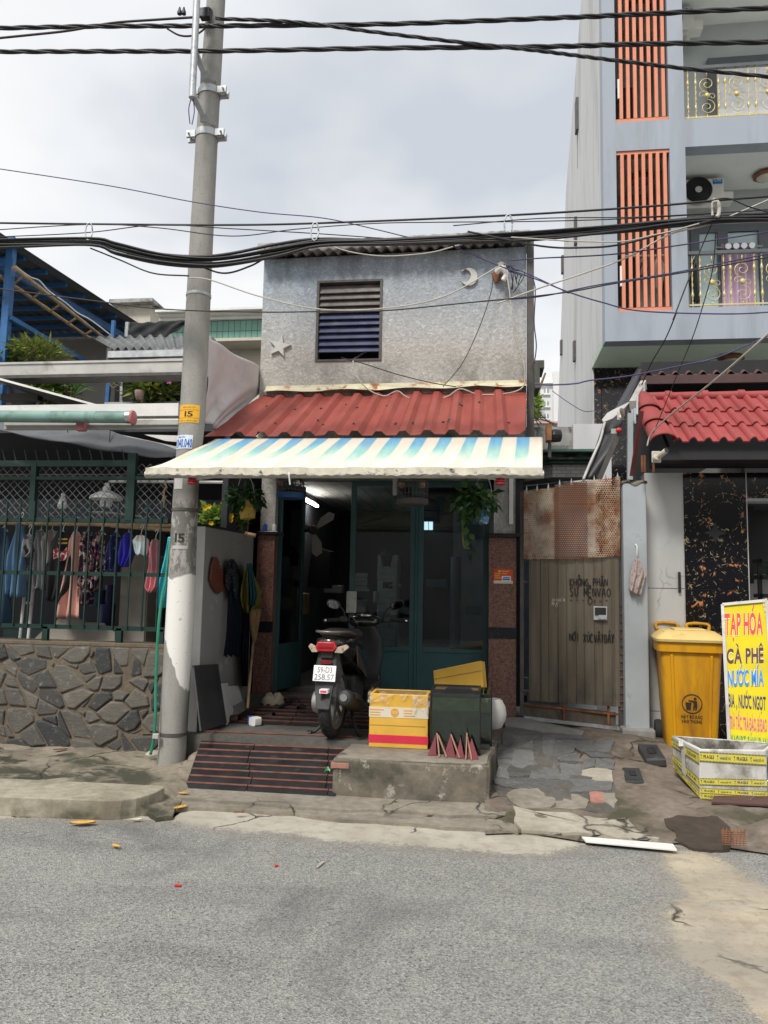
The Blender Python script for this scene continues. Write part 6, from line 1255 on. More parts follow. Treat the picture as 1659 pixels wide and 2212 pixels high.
for j in range(rows_):
    for i in range(11):
        o_ = V((xL+pitch*i-.008*j, RE, tr0.z))+step*j+nrm*(.004*(i % 2))
        if t0 is None:
            tb = tile_mesh(); cshift = sum(tb.v, V())/len(tb.v); tb.v = [v+o_ for v in tb.v]; t0 = tb.build('tile', 'claytile', rr, smooth=True)
        else: again(t0, o_+cshift, rr)
for j in range(rows_):                       # rake tiles on the left edge
    b = MB(); base = V((xL-.06, RE-.02, tr0.z+.0))+step*j
    b.grid(lambda u, v: base+step*1.18*v+V((.11*math.cos(math.pi*(1-u))*(1.1-.15*v)-.03, 0, 0))+nrm*(.085*math.sin(math.pi*u)+.03*(1-v)-.01), 14, 3, nrm*(-.014)); b.build('rake_tile', 'claytile', rr, smooth='all')
for i in range(6):
    x = xL-.16+i*.36; b = MB(); b.tube([V((x, RTOP+.03, trT.z+.045)), V((x+.30, RTOP+.03, trT.z+.045)), V((x+.31, RTOP+.03, trT.z+.045)), V((x+.37, RTOP+.03, trT.z+.045))], [.045, .05, .062, .062], 14); b.build('ridge_tile', 'claytile', rr, smooth=True)
MB().box((xL-.1, RE+.05, tr0.z-.14), (xL+2.6, RE+.10, tr0.z-.02)).build('fascia', 'black', rr); MB().box((xL-.05, RE+.1, tr0.z-.10), (xL+2.6, SY+.2, tr0.z-.05)).build('soffit', 'black', rr)
b = MB(); b.prism([V((xL-.03, RE+.08, tr0.z-.05)), V((xL-.03, RTOP, trT.z)), V((xL-.03, RTOP, tr0.z-.05))], (.03, 0, 0)); b.build('gable', 'darkwall', rr)
# higher dark tiled roof strip behind, with its board
r2 = thing('upper_tile_roof', 'dull brown tile edge and board under the green soffit', 'roof', PY('w4', 1100, 500, 8.9)); a, b_ = PY('w4', 700, 490, 8.9), PY('w4', 1720, 485, 8.9); zt2 = PY('w4', 1100, 425, 9.2).z
for i in range(12):
    x = a.x+.02+i*pitch*1.15; MB().grid(lambda u, v: (x+pitch*1.1*u, 8.9+.35*v, a.z+(zt2-a.z)*v+.045*math.sin(math.pi*min(1, u*1.6))*(u < .625)), 12, 1, (0, 0, -.012)).build('tile', 'browntile', r2, smooth='all')
M['browntile'] = mat('browntile', (.085, .045, .042), .7, .2, 5)
c = PY('w4', 1100, 545, 8.85); MB().box((a.x-.05, 8.86, c.z), (b_.x+.5, 8.92, a.z-.01)).build('board', 'browntile', r2); MB().box((a.x, 8.95, c.z-.0), (b_.x+.5, 9.3, zt2)).build('back', 'black', r2)
MB().box((a.x, 9.5, 1.8), (b_.x+.5, 9.6, zt2)).build('dark_wall', 'black', r2)
# black tarpaulin and its frame at the shop's left side
bt = thing('side_tarpaulin', 'black tarpaulin sloping down from the shop roof to the gate', 'tarpaulin', PY('w4', 450, 1000, 7.6))
def btarp(u, v):
    A = [PY('w4', 655, 430, 9.0), PY('w4', 500, 720, 8.3), PY('w4', 390, 860, 7.9), PY('w4', 320, 1080, 7.7), PY('w4', 240, 1290, 7.62)]; B = [PY('w4', 700, 445, 9.0), PY('w4', 610, 640, 8.3), PY('w4', 540, 830, 7.9), PY('w4', 470, 1080, 7.7), PY('w4', 350, 1290, 7.62)]
    t = v*4; i = min(3, int(t)); f = t-i; return A[i].lerp(A[i+1], f).lerp(B[i].lerp(B[i+1], f), u)+V((0, .02*math.sin(u*6+v*9), 0))
MB().grid(btarp, 14, 24, (0, .004, 0)).build('sheet', 'tarpblack', bt, smooth='all'); M['tarpblack'] = mat('tarpblack', (.035, .036, .04), .5, .2, 4)
MB().tube(spline([PY('w4', x, y, Y-.03) for x, y, Y in ((405, 850, 7.9), (372, 980, 7.8), (330, 1080, 7.7), (290, 1170, 7.66), (240, 1290, 7.6))], 6), .014, 8).build('hem', 'offwhite', bt, smooth='all')
tag(MB().prism([PY('w4', x, y, 7.75) for x, y in ((383, 828), (398, 845), (470, 815), (560, 735), (605, 685), (480, 745), (425, 775))], (0, .02, 0)).build('white_flap', 'whitepaint'), 'white torn plastic flap on the black tarpaulin', 'flap')
gf = thing('canopy_stand', 'grey steel structure carrying the left end of the shop roof', 'stand', PY('w4', 600, 1250, 7.6))
MB().bar(PY('w4', 598, 1290, 7.62), PY('w4', 600, 780, 7.62), .05, .05).build('post', 'pillarblue', gf); MB().bar(PY('w4', 620, 720, 7.7), PY('w4', 705, 560, 8.5), .06, .10).build('rafter', 'alu', gf); MB().box(PY('w4', 678, 615, 8.2), PY('w4', 715, 545, 8.2)+V((0, .3, 0))).build('plate', 'alu', gf)
for k in range(3): MB().bar(PY('w4', 622+k*16, 930-k*70, 7.66), PY('w4', 616+k*20, 690-k*25, 7.75), .02).build('slat', 'pillarblue', gf)
MB().bar(PY('w4', 612, 1260, 7.5), PY('w4', 690, 760, 7.3), .035, .02).build('gutter_pipe', 'brownpipe', gf); M['brownpipe'] = mat('brownpipe', (.12, .03, .03), .5, .2, 5)
sa = thing('folded_awning', 'dark folded awning strut with a round red cap behind the gate', 'awning', PY('w4', 500, 930, 7.7)); MB().bar(PY('w4', 360, 1290, 7.66), PY('w4', 510, 935, 7.66), .035, .05).build('arm', 'darksteel', sa); p = PY('w4', 514, 908, 7.62); MB().lathe([(.0, -.03), (.022, -.02), (.026, 0), (.022, .02), (0, .03)], p, 12, 'x').build('cap', 'redcap', sa, smooth=True); MB().box(p+V((-.07, .02, -.03)), p+V((-.01, .05, .02))).build('bracket', 'alu', sa); M['redcap'] = mat('redcap', (.60, .03, .04), .4, .1, 5)
def camera(zone, x, y, Y, lb, s=1.0, az=25):
    t_ = thing('security_camera', lb, 'camera', PY(zone, x, y, Y), 'security cameras on the shop'); p = PY(zone, x, y, Y); Mx = Matrix.Translation(p) @ Matrix.Rotation(rad(az), 4, 'Z') @ Matrix.Rotation(rad(-24), 4, 'X') @ Matrix.Scale(s, 4)
    pl_ = MB(); pl_.box(p+V((-.085, .04, -.075))*s, p+V((.03, .07, .075))*s); pl_.build('mount_plate', 'offwhite', t_, bevel=.006)
    MB(Mx).lathe([(.0, -.14), (.03, -.138), (.034, -.13), (.034, .02), (.026, .035), (.0, .04)], (0, 0, 0), 16, 'y').build('housing', 'cream', t_, smooth=True); MB(Mx).lathe([(.031, -.146), (.033, -.139), (.0, -.139)], (0, 0, 0), 16, 'y').build('lens', 'blackplastic', t_); MB(Mx).lathe([(.04, .02), (.045, .05), (.0, .055)], (-.03, .0, .0), 14, 'y').build('base', 'cream', t_)
M['cream'] = mat('cream', (.58, .53, .42), .4, .08, 6)
camera('w4', 825, 1108, 7.0, 'white security camera under the red tile eave', .7, 30); camera('w4', 545, 790, 7.66, 'white security camera by the black tarpaulin behind the gate', .6, -20)
b = MB()
for x in (692, 712, 780): b.tube([PY('w4', x, 1100 if x < 770 else 1160, 7.35), PY('w4', x+2, 1230, 7.35)], .012, 8)
tag(b.build('spring_conduits', 'rust'), 'short rusty conduits hanging left of the eave camera', 'conduit')
# ------------------------------------------------------------------ tall blue-grey building on the right
BY_, BB = 11.5, 12.9
tb = thing('balcony_building', 'tall blue-grey building with orange slats and gilded balcony railings', 'building', (3.5, BY_, 0))
x0 = PY('7', 441, 1500, BY_).x; xa, xb = PY('7', 532, 1500, BY_).x, PY('7', 905, 1500, BY_).x; xc, xd = PY('7', 1015, 1500, BY_).x, PY('7', 1900, 1500, BY_).x+2.5
zso = PY('w4', 900, 215, BY_).z; za1, zb1 = PY('7', 700, 2150, BY_).z, PY('7', 1300, 2118, BY_).z; za2, zb2 = PY('7', 720, 1035, BY_).z, PY('7', 1300, 1000, BY_).z; za3, zb3 = PY('7', 720, 835, BY_).z, PY('7', 1300, 805, BY_).z
fh = za3-za1; za4, zb4 = za2+fh, zb2+fh
M['bluegrey'] = mat('bluegrey', (.335, .37, .42), .75, .05, 1.2, (.25, .275, .31), 2.2, (.5, .75), streak=True); M['ceilgrey'] = mat('ceilgrey', (.74, .76, .73), .8, .05, 2); M['soffitgreen'] = mat('soffitgreen', (.76, .90, .77), .75, .05, 1.5); M['wallgreygreen'] = mat('wallgreygreen', (.46, .49, .49), .8, .06, 2)
M['sidewall'] = mat('sidewall', (.58, .58, .585), .85, .07, 5, (.36, .36, .365), 1.8, (.5, .75), streak=True)
f = MB(); e_ = BY_+.25
def fb_(xx0, xx1, z0, z1): f.box((xx0, BY_, z0), (xx1, e_, z1))
fb_(x0, xa, zso, 16); fb_(xb, xc, za1, 16); fb_(xa, xc, zso, za1); fb_(xa, xb, za2, za3); fb_(xa, xb, za4, 16); fb_(xc, xd, zso, zb1); fb_(xc, xd, zb2, zb3); fb_(xc, xd, zb4, 16); f.build('front_frame', 'bluegrey', tb)
MB().box((x0+.0, BY_+.25, zso-.0), (xd, BB+.0, zso+.12)).build('soffit', 'soffitgreen', tb)
for z0, z1 in ((za1, za2), (za3, za4)):
    MB().box((x0+.02, BY_+.25, z0-.12), (xd, BB, z0-.02)).build('balcony_floor', 'ceilgrey', tb); MB().box((x0+.02, BY_+.252, z1+.02), (xd, BB, z1+.10)).build('balcony_ceiling', 'ceilgrey', tb)
    MB().box((xb+.02, BY_+.25, z0), (xc-.02, BB, z1)).build('cross_wall', 'wallgreygreen', tb)
MB().box((x0+.02, BB, zso), (xd, BB+.2, 16)).build('inner_wall', 'wallgreygreen', tb)
for z0, z1 in ((za1, za2), (za3, za4)):
    MB().box((xa-.1, BB-.05, z0), (xb-.25, BB-.005, z0+(z1-z0)*.58)).build('dark_door', 'darkdoor', tb)
M['darkdoor'] = mat('darkdoor', (.035, .036, .038), .4, .2, 4)
# long blank side wall: its far edge leans in step-backs
s0 = PX('D', 1203, 880, x0); s1 = PX('D', 1222, 420, x0); s2 = PX('D', 1256, 0, x0)
sb = MB(); lv = sorted([(0, s0.y), (zso, s0.y+(s1.y-s0.y)*max(0, (zso-s0.z)/(s1.z-s0.z))), (s1.z, s1.y), (s2.z, s2.y), (16, s2.y-(s1.y-s2.y)*.9)])
for (za_, ya_), (zb_, yb_) in zip(lv, lv[1:]): yf = BB+.02 if zb_ <= zso+.01 else BY_+.252; sb.prism([(x0, yf, za_+.001), (x0, ya_, za_+.001), (x0, yb_, zb_), (x0, yf, zb_)], (.15, 0, 0))
sw_ = sb.build('side_wall', 'sidewall', tb)
for (zn, xx, ya, yb_, w_) in (('7', 268, 660, 890, .35), ('7', 262, 890, 1160, .05), ('7', 258, 1490, 1680, .25), ('w4', 185, 215, 370, .25), ('w4', 82, 210, 320, .25), ('7', 165, 1760, 1880, .25)):
    a, b_ = PX(zn, xx, yb_, x0), PX(zn, xx, ya, x0); MB().box((x0-.05 if w_ > .1 else x0-.006, a.y, a.z), (x0-.002, a.y+w_*.6, b_.z)).build('vent_slot' if w_ > .1 else 'stain_strip', 'darksteel' if w_ > .1 else 'cement', sw_)
# black marble ground storey
gz = PY('w4', 500, 415, BB).z; xg = PX('D', 1287, 800, x0)
n_ = 0
for i in range(9):
    for j in range(4):
        xx = x0+.03+i*.62-(.5 if i else 0); x1_ = x0+.03+(i+1)*.62-.5-.006
        z1_ = zso-.004-j*1.2; MB().box((xx, BB-.02, max(.05, z1_-1.194)), (x1_, BB+.05, z1_)).build('marble_panel', 'blackmarble', tb)
# orange slats
M['orange'] = mat('orange', (.66, .245, .145), .55, .08, 4, (.55, .2, .12), 5, (.6, .8))
for z0, z1 in ((za1, za2), (za3, za4)):
    sc2 = thing('slat_screen', 'orange vertical slat screen of the lower balcony' if z0 == za1 else 'orange vertical slat screen of the upper balcony', 'screen', (xa, BY_, z0), 'orange slat screens')
    MB().box((xa+.002, BY_+.02, z0+.002), (xb-.002, BY_+.07, z0+.06)).build('bottom_rail', 'orange', sc2); MB().box((xa+.002, BY_+.02, z1-.05), (xb-.002, BY_+.07, z1-.002)).build('top_rail', 'orange', sc2)
    f0 = None; w_ = .052
    for i in range(7):
        xx = xa+(xb-xa)*(.02+.12+i*.1335)-.02
        if f0 is None: f0 = MB().box((xx-w_/2, BY_+.015, z0+.06), (xx+w_/2, BY_+.075, z1-.05)).build('slat', 'orange', sc2, bevel=.004); fx = xx
        else: again(f0, WLOC[f0.name]+V((xx-fx, 0, 0)), sc2)
    p = V((xa+.05, BY_+.04, z0+(z1-z0)*.22)); MB().box(p+V((-.012, -.03, -.16)), p+V((.015, -.0, .16))).build('hinge', 'whitepaint', sc2)
# gilded railings
M['gold'] = mat('gold', (.60, .47, .17), .4, .15, 9, (.50, .47, .38), 12, (.5, .6), metal=.25); M['railgrey'] = mat('railgrey', (.10, .11, .12), .4, .1, 5)
for zb_, zt_, lb in ((zb1, zb2, 'lower balcony railing with gilded twisted bars and scrolls'), (zb3, zb4, 'upper balcony railing with gilded twisted bars and scrolls')):
    rl = thing('balcony_railing', lb, 'railing', (xc, BY_+.1, zb_), 'gilded balcony railings'); H_ = .90; y = BY_+.08
    MB().box((xc+.002, y-.03, zb_+H_-.05), (xd, y+.03, zb_+H_)).build('top_rail', 'railgrey', rl); MB().box((xc+.002, y-.01, zb_+.05), (xd, y+.01, zb_+.075)).build('bottom_rail', 'gold', rl)
    k0 = xc+.14; un = [PY('7', 1062, 1900, BY_).x, PY('7', 1117, 1900, BY_).x, PY('7', 1282, 1900, BY_).x, PY('7', 1330, 1900, BY_).x, PY('7', 1495, 1900, BY_).x, PY('7', 1548, 1900, BY_).x]; dx_ = un[2]-un[0]
    un += [un[4]+dx_, un[5]+dx_]
    for xx in un:
        b = MB(); z0, z1 = zb_+.0, zb_+H_-.05; pts = []; 
        for s in (0, 1): b.tube([V((xx+.006*math.cos(i*.55+s*3.14), y+.006*math.sin(i*.55+s*3.14), z0+(z1-z0)*i/50)) for i in range(51)], .0065, 5)
        for q in (.26, .74): b.lathe([(.0, -.06), (.014, -.035), (.024, 0), (.014, .035), (0, .06)], (xx, y, z0+(z1-z0)*q), 10)
        b.build('twisted_bar', 'gold', rl, smooth='all')
    for xx in ((un[1]+un[2])/2, (un[3]+un[4])/2, (un[5]+un[6])/2):
        b = MB(); zc = zb_+(H_)*.46
        for s in (1, -1):
            pts = []
            for i in range(34):
                t = i/33; a_ = rad(-90+t*560)*s; r = .125*(1-t*.82); c = V((xx+.0, y, zc+s*.19)); pts.append(c+V((-s*r*math.cos(a_*s)*(1), 0, s*r*math.sin(a_*s))))
            b.tube([V((xx, y, zc))]+pts, .007, 6)
            q = []
            for i in range(20):
                t = i/19; a_ = t*6.5; r = .06*(1-t*.75); q.append(V((xx+s*(.075+r*math.cos(a_+3.14)*1.0), y, zc-s*.02+r*math.sin(a_))))
            b.tube(q, .0055, 5)
            b.tube([V((xx, y, zc+s*.31)), V((xx, y, zb_+H_-.05 if s > 0 else zb_+.07))], .009, 6)
        b.build('scroll', 'gold', rl, smooth='all'); MB().lathe([(.0, -.03), (.03, -.022), (.045, 0), (.03, .015), (0, .02)], (xx, y-.005, zc), 12, 'y').build('rosette', 'gold', rl, smooth=True)
# windows, curtain, doors behind the railings
for z0, lb in ((zb1, 'lower'), (zb3, 'upper')):
    wd = thing('balcony_door', 'grey framed glass door behind the '+lb+' balcony railing', 'door', (xc+1, BB, z0)); zt_ = PY('7', 1300, 1560, BB).z-zb1+z0
    xw0, xw1 = PY('7', 1190 if lb == 'upper' else 1040, 1900, BB).x, xd
    MB().box((xw0, BB-.07, z0-.1), (xw0+.14, BB-.01, zt_)).build('jamb', 'railgrey', wd); MB().box((xw0+.14, BB-.07, zt_-.14), (xw1, BB-.01, zt_)).build('head', 'railgrey', wd)
    MB().box((xw0+.14, BB-.03, z0-.1), (xw1, BB-.012, zt_-.14)).build('pane', 'paneblue' if lb == 'lower' else 'panewhite', wd)
    xx = PY('7', 1225, 1900, BB).x
    if lb == 'lower':
        MB().box((xx, BB-.09, z0-.1), (xx+.16, BB-.03, zt_-.14)).build('stile', 'railgrey', wd); x2 = PY('7', 1508, 1900, BB).x; MB().box((x2, BB-.09, z0-.1), (x2+.2, BB-.03, zt_-.14)).build('stile', 'railgrey', wd); MB().box((xx+.16, BB-.06, z0+1.9), (x2, BB-.035, zt_-.14)).build('dark_light', 'black', wd)
M['paneblue'] = mat('paneblue', (.48, .60, .60), .2, .08, 2); M['panewhite'] = mat('panewhite', (.82, .82, .82), .3, .15, 7)  # panewhite: brightness of light in the upper glass put into its colour
cu = thing('curtain', 'mauve eyelet curtain in the lower balcony door', 'curtain', PY('7', 1380, 1900, BB-.12)); ca, cb_ = PY('7', 1250, 1690, BB-.13), PY('7', 1505, 2130, BB-.13)
M['mauve'] = cloth_mat('mauve', (.50, .36, .47)); MB().grid(lambda u, v: (ca.x+(cb_.x-ca.x)*u, BB-.14+.045*math.sin(u*26)+.01*math.sin(v*5+u*9), ca.z+(cb_.z-.2-ca.z)*v+.03*math.sin(u*26)*(1-v)), 60, 8, (0, .006, 0)).build('cloth', 'mauve', cu, smooth='all'); MB().tube([ca+V((-.1, -.02, -.06)), V((cb_.x+.1, BB-.15, ca.z-.06))], .018, 8).build('rod', 'steel', cu)
for k in range(4): MB().lathe([(.05, -.008), (.055, 0), (.05, .008)], (ca.x+.1+k*(cb_.x-ca.x-.1)/3.6, BB-.185, ca.z-.06), 14, 'y').build('eyelet', 'steel', cu)
# air conditioners
def aircon(zc_, lb, full=True):
    t_ = thing('air_conditioner', lb, 'air conditioner', PY('7', 1150, 1310, 12.4), 'air conditioners on the balconies'); dz_ = zc_
    a, b_ = PY('7', 1012, 1395, 12.35), PY('7', 1270, 1228, 12.35); sh = V((-.40 if dz_ else 0, 0, dz_)); a = a+V((-.22, 0, 0))+sh; b_ = b_+sh; MB().box((a.x, 12.35, a.z), (b_.x, 12.68, b_.z)).build('casing', 'acwhite', t_, bevel=.015); MB().box((b_.x+.0, 12.40, a.z+.02), (b_.x+.16, 12.62, a.z+(b_.z-a.z)*.45)).build('side_cover', 'acwhite', t_, bevel=.01)
    c = PY('7', 1095, 1312, 12.34)+sh; r = .205
    for k in range(7): MB().tube([c+V((r*(1-k*.12)*math.cos(i*.2618), -.012, r*(1-k*.12)*math.sin(i*.2618))) for i in range(25)], .006, 4, False).build('grille_ring', 'blackplastic', t_)
    MB().lathe([(r+.015, -.006), (r+.015, .0)], c, 28, 'y').build('fan_well', 'blackgrille', t_); MB().lathe([(.055, -.02), (.05, -.024), (0, -.024)], c, 18, 'y').build('hub', 'alu', t_)
    p0, p1 = PY('7', 1197, 1268, 12.33)+sh, PY('7', 1262, 1236, 12.33)+sh; lg = MB().box((p0.x, 12.338, p0.z), (p1.x, 12.349, p1.z)).build('badge', 'badgeblue', t_); text('lettering', 'Midea', (p0.x+.07, 12.335, p0.z+.035), (p1.x-p0.x-.09, 0, 0), (0, 0, .065), 'white', lg, .01)
    MB().tube([V((p0.x+.045+.022*math.cos(rad(60+i*24)), 12.335, p0.z+.066+.028*math.sin(rad(60+i*24)))) for i in range(12)], .004, 4).build('emblem', 'white', lg)
    MB().box((a.x+.1, 12.4, a.z-.09), (b_.x-.1, 12.7, a.z-.002)).build('bracket', 'alu', t_)
M['acwhite'] = mat('acwhite', (.66, .65, .60), .5, .05, 3, (.5, .48, .42), 3, (.6, .8)); M['blackgrille'] = mat('blackgrille', (.02, .021, .024), .5, .1, 5); M['badgeblue'] = mat('badgeblue', (.02, .20, .50), .4, .05, 3)
aircon(0, 'white outdoor air conditioner with black fan on the lower balcony'); aircon(fh, 'white outdoor air conditioner at the top edge, upper balcony')
M['brownlamp'] = mat('brownlamp', (.20, .09, .05), .5, .2, 6); M['lampglass'] = mat('lampglass', (.60, .56, .48), .4, .06, 5)
for k, (p, lb) in enumerate(((PY('7', 695, 1200, BB-.6), 'octagonal ceiling lamp behind the lower orange slats'), (PY('7', 1560, 1150, BB-.5), 'octagonal ceiling lamp above the lower balcony door'), (PY('7', 680, 30, BB-.6), 'octagonal ceiling lamp behind the upper orange slats'), (PY('w4', 1375, 322, BB-.55), 'octagonal ceiling lamp under the green soffit'))):
    zc_ = (za2, zb2, za4, zso)[k]+(.012 if k < 3 else -.002); t_ = thing('ceiling_lamp', lb, 'lamp', (p.x, p.y, zc_), 'octagonal ceiling lamps'); MB().lathe([(.17, 0), (.21, -.05), (.16, -.085), (.15, -.08)], (p.x, p.y, zc_), 8).build('rim', 'brownlamp', t_); MB().lathe([(.15, -.075), (.12, -.10), (.06, -.112), (0, -.115)], (p.x, p.y, zc_), 20).build('glass', 'lampglass', t_, smooth=True)
# washing behind the slats
garment('shirt', 'white print shirt behind the lower orange slats', 'shirt', '7', 11.9, [(690, 740, 1790), (680, 745, 1850), (690, 735, 1930)], 'greyprint', 2, group='washing on the lower balcony'); garment('shirt', 'pale beige shirt behind the lower orange slats', 'shirt', '7', 11.92, [(800, 830, 1780), (785, 858, 1840), (800, 840, 2010)], 'offwhite', 3, group='washing on the lower balcony'); garment('trousers', 'dark trousers behind the lower orange slats', 'trousers', '7', 12.0, [(860, 900, 1800), (858, 905, 1950), (865, 900, 2060)], 'tee', 2, group='washing on the lower balcony'); garment('trousers', 'black trousers hung at the left end of the lower railing', 'trousers', '7', 11.75, [(1045, 1075, 1800), (1040, 1090, 1950), (1060, 1105, 2100)], 'tee', 2, group='washing on the lower balcony')
tag(MB().tube([PY('7', 560, 1772, 11.9), PY('7', 910, 1765, 11.9)], .016, 6).build('drying_bar', 'whitepaint'), 'white drying bar behind the lower orange slats', 'bar')
# ------------------------------------------------------------------ between the houses: alley house, far block
ah = thing('alley_house', 'low stained house with a green moulded cornice behind the alley gate', 'house', PY('v3', 500, 1400, 9.6)); AY = 9.6
q = [PY('v3', -150, 1440, AY), PY('v3', 900, 1290, AY)]; xl = PY('v3', 380, 1290, AY).x; xr = PY('v3', 900, 1290, AY).x
zc0, zc1, zw0 = PY('v3', 600, 1290, AY).z, PY('v3', 600, 1160, AY).z, PY('v3', 600, 1445, AY).z
for k in range(4):
    o_ = .28-.07*k if k != 1 else .12; z1_ = zc1-(zc1-zc0)*k/4; MB().prism([(xl-o_*.4, AY-o_, 0), (xr, AY-o_, 0), (xr, AY+.3, 0), (xl-1.3, AY+1.6, 0), (xl-1.3-o_*.6, AY+1.4-o_, 0)], (0, 0, (zc1-zc0)/4-.006)).build('cornice', ('greenmould', 'oldcement', 'greenmould', 'greenmould')[k], ah).location.z += z1_-(zc1-zc0)/4
M['greenmould'] = mat('greenmould', (.07, .15, .12), .5, .2, 5, (.30, .33, .29), 7, (.55, .68))
MB().prism([(xl, AY, zw0), (xr, AY, zw0), (xr, AY+.1, zw0), (xl-1.3, AY+1.5, zw0), (xl-1.35, AY+1.4, zw0)], (0, 0, zc0-zw0-.006)).build('wall', 'smalltile', ah)
MB().prism([(xl+.1, AY+.3, .1), (xr, AY+.3, .1), (xr, AY+.4, .1), (xl-1.3, AY+1.6, .1)], (0, 0, zw0-.12)).build('lower_wall', 'porchblue', ah)
def smalltile():
    m_, t, b = newmat('smalltile'); p = pos(t, 1, 1, 1); g = N(t, 'NewGeometry').outputs['Position']; s_ = N(t, 'SeparateXYZ', {0: g}); cb2 = N(t, 'CombineXYZ', {0: s_.outputs[0], 1: s_.outputs[2], 2: 0.0}).outputs[0]
    br = N(t, 'TexBrick', {'Vector': cb2, 'Color1': (.70, .68, .64, 1), 'Color2': (.62, .60, .57, 1), 'Mortar': (.26, .24, .22, 1), 'Scale': 1.0, 'Mortar Size': .003, 'Brick Width': .12, 'Row Height': .045}); c = mixc(t, rng(t, noise(t, p, 3, 5), .5, .8, 0, .4), br.outputs[0], (.24, .22, .2)); setb(t, b, col=c, rough=.5); return m_
M['smalltile'] = smalltile(); M['porchblue'] = mat('porchblue', (.34, .40, .46), .8, .15, 3, (.45, .44, .42), 3, (.5, .65))
a, b_ = PY('v3', 300, 1130, 11.2), PY('v3', 612, 862, 11.2); MB().box((a.x-.5, 11.2, a.z-1), (b_.x, 11.4, b_.z)).build('parapet', 'oldcement', ah); c = PY('v3', 612, 830, 11.0); d = PY('v3', 800, 1130, 11.0); MB().box((c.x, 11.0, d.z-.5), (x0-.01, 11.3, c.z)).build('pier', 'sidewall', ah); MB().box(PY('v3', 330, 1140, 11.0), PY('v3', 520, 1075, 11.0)+V((0, .2, 0))).build('ledge', 'cement', ah)
fbz = thing('apartment_block', 'distant pale apartment block between the two houses', 'building', PY('v3', 320, 700, 60)); FBY = 60
a, b_ = PY('v3', 225, 1000, FBY), PY('v3', 430, 275, FBY); MB().box((a.x, FBY, a.z-3), (b_.x+4, FBY+8, b_.z)).build('wall', 'farwall', fbz); MB().box((PY('v3', 375, 250, FBY).x, FBY-.6, a.z-3), (b_.x+4, FBY+1, PY('v3', 380, 250, FBY).z)).build('wing', 'farwall', fbz); MB().box((a.x-.3, FBY-.3, PY('v3', 300, 335, FBY).z-.25), (b_.x+4, FBY, PY('v3', 300, 335, FBY).z)).build('cornice', 'white', fbz)
M['farwall'] = mat('farwall', (.66, .66, .66), .8, .04, .2); M['farglass'] = mat('farglass', (.30, .33, .36), .3, .1, .5)
for (wx, wy0, wy1) in ((277, 425, 480), (277, 570, 625), (277, 715, 770)):
    p, q = PY('v3', wx, wy1, FBY), PY('v3', wx+52, wy0, FBY); w_ = MB().box((p.x, FBY-.08, p.z), (q.x, FBY-.02, q.z)).build('window', 'farglass', fbz); MB().box(((p.x+q.x)/2-.05, FBY-.12, p.z), ((p.x+q.x)/2+.05, FBY-.085, q.z)).build('mullion', 'white', w_); MB().box((p.x-.1, FBY-.16, p.z-.12), (q.x+.1, FBY-.03, p.z-.01)).build('sill', 'white', w_)
MB().box((PY('v3', 140, 400, 58).x, 58, 2), (PY('v3', 232, 400, 58).x, 66, PY('v3', 232, 420, 58).z)).build('low_wing', 'farwall', fbz)
a, b_ = PY('v3', 95, 800, 40), PY('v3', 430, 735, 42); fr2 = thing('pink_roof_house', 'low house with a faded pink roof before the distant apartment block', 'house', a); MB().prism([a, PY('v3', 440, 800, 40), b_+V((.3, 3, 0)), PY('v3', 120, 735, 42)+V((0, 3, 0))], (0, 0, -.1)).build('roof', 'pinkroof', fr2); MB().box((a.x+.2, 40.2, 0), (b_.x+.4, 43, a.z-.1)).build('wall', 'pinkwall', fr2)
M['pinkroof'] = mat('pinkroof', (.50, .27, .26), .7, .1, .5); M['pinkwall'] = mat('pinkwall', (.36, .42, .38), .8, .1, .4)
# ------------------------------------------------------------------ scooter
def ring(b, prof, c=(0, 0, 0), n=28, axis='x'):
    c = V(c); vs = []; k = len(prof)
    for r, h in prof:
        for j in range(n):
            a = 2*math.pi*j/n; x, y = r*math.cos(a), r*math.sin(a); vs.append(c+V({'x': (h, x, y), 'y': (x, h, y), 'z': (x, y, h)}[axis]))
    return b.add(vs, [(i*n+j, i*n+(j+1) % n, ((i+1) % k)*n+(j+1) % n, ((i+1) % k)*n+j) for i in range(k) for j in range(n)])
def scmat(name, c, rough, coat=0.0, metal=0.0):
    m_, t, b = newmat(name); p = pos(t); d = rng(t, noise(t, p, 14, 5, .7), .45, .8); setb(t, b, col=mixc(t, mth(t, 'MULTIPLY', d, .35), c, (.09, .085, .075)), rough=rng(t, d, 0, 1, rough, rough+.25), coat=coat, metal=metal); return m_
M['gloss'] = scmat('gloss', (.010, .010, .011), .16, .6); M['matt'] = scmat('matt', (.022, .022, .023), .55); M['rubber'] = scmat('rubber', (.018, .018, .018), .85); M['rim'] = scmat('rim', (.42, .42, .41), .35, 0, .7); M['seat'] = scmat('seat', (.035, .022, .016), .6); M['chrome'] = scmat('chrome', (.62, .62, .62), .15, 0, 1.0); M['bronze'] = scmat('bronze', (.055, .033, .018), .3, .5)
M['lens_red'] = scmat('lens_red', (.42, .008, .015), .12, .7); M['lens_clear'] = scmat('lens_clear', (.55, .45, .35), .12, .7); M['lens_amber'] = scmat('lens_amber', (.50, .20, .06), .2, .4); M['plate'] = mat('plate', (.80, .80, .80), .45, .04, 9); M['plateink'] = mat('plateink', (.26, .26, .26), .5, .3, 30); M['mirrorface'] = scmat('mirrorface', (.7, .72, .75), .04, 0, 1.0)
SM = Matrix.Translation((-1.205, 6.225, LZ+.004)) @ Matrix.Rotation(rad(-6), 4, 'Z') @ Matrix.Rotation(rad(1.6), 4, 'X')
sk = thing('scooter', 'black parked scooter seen from behind with white number plate', 'scooter', (-1.15, 6.7, LZ))
def S(): return MB(SM)
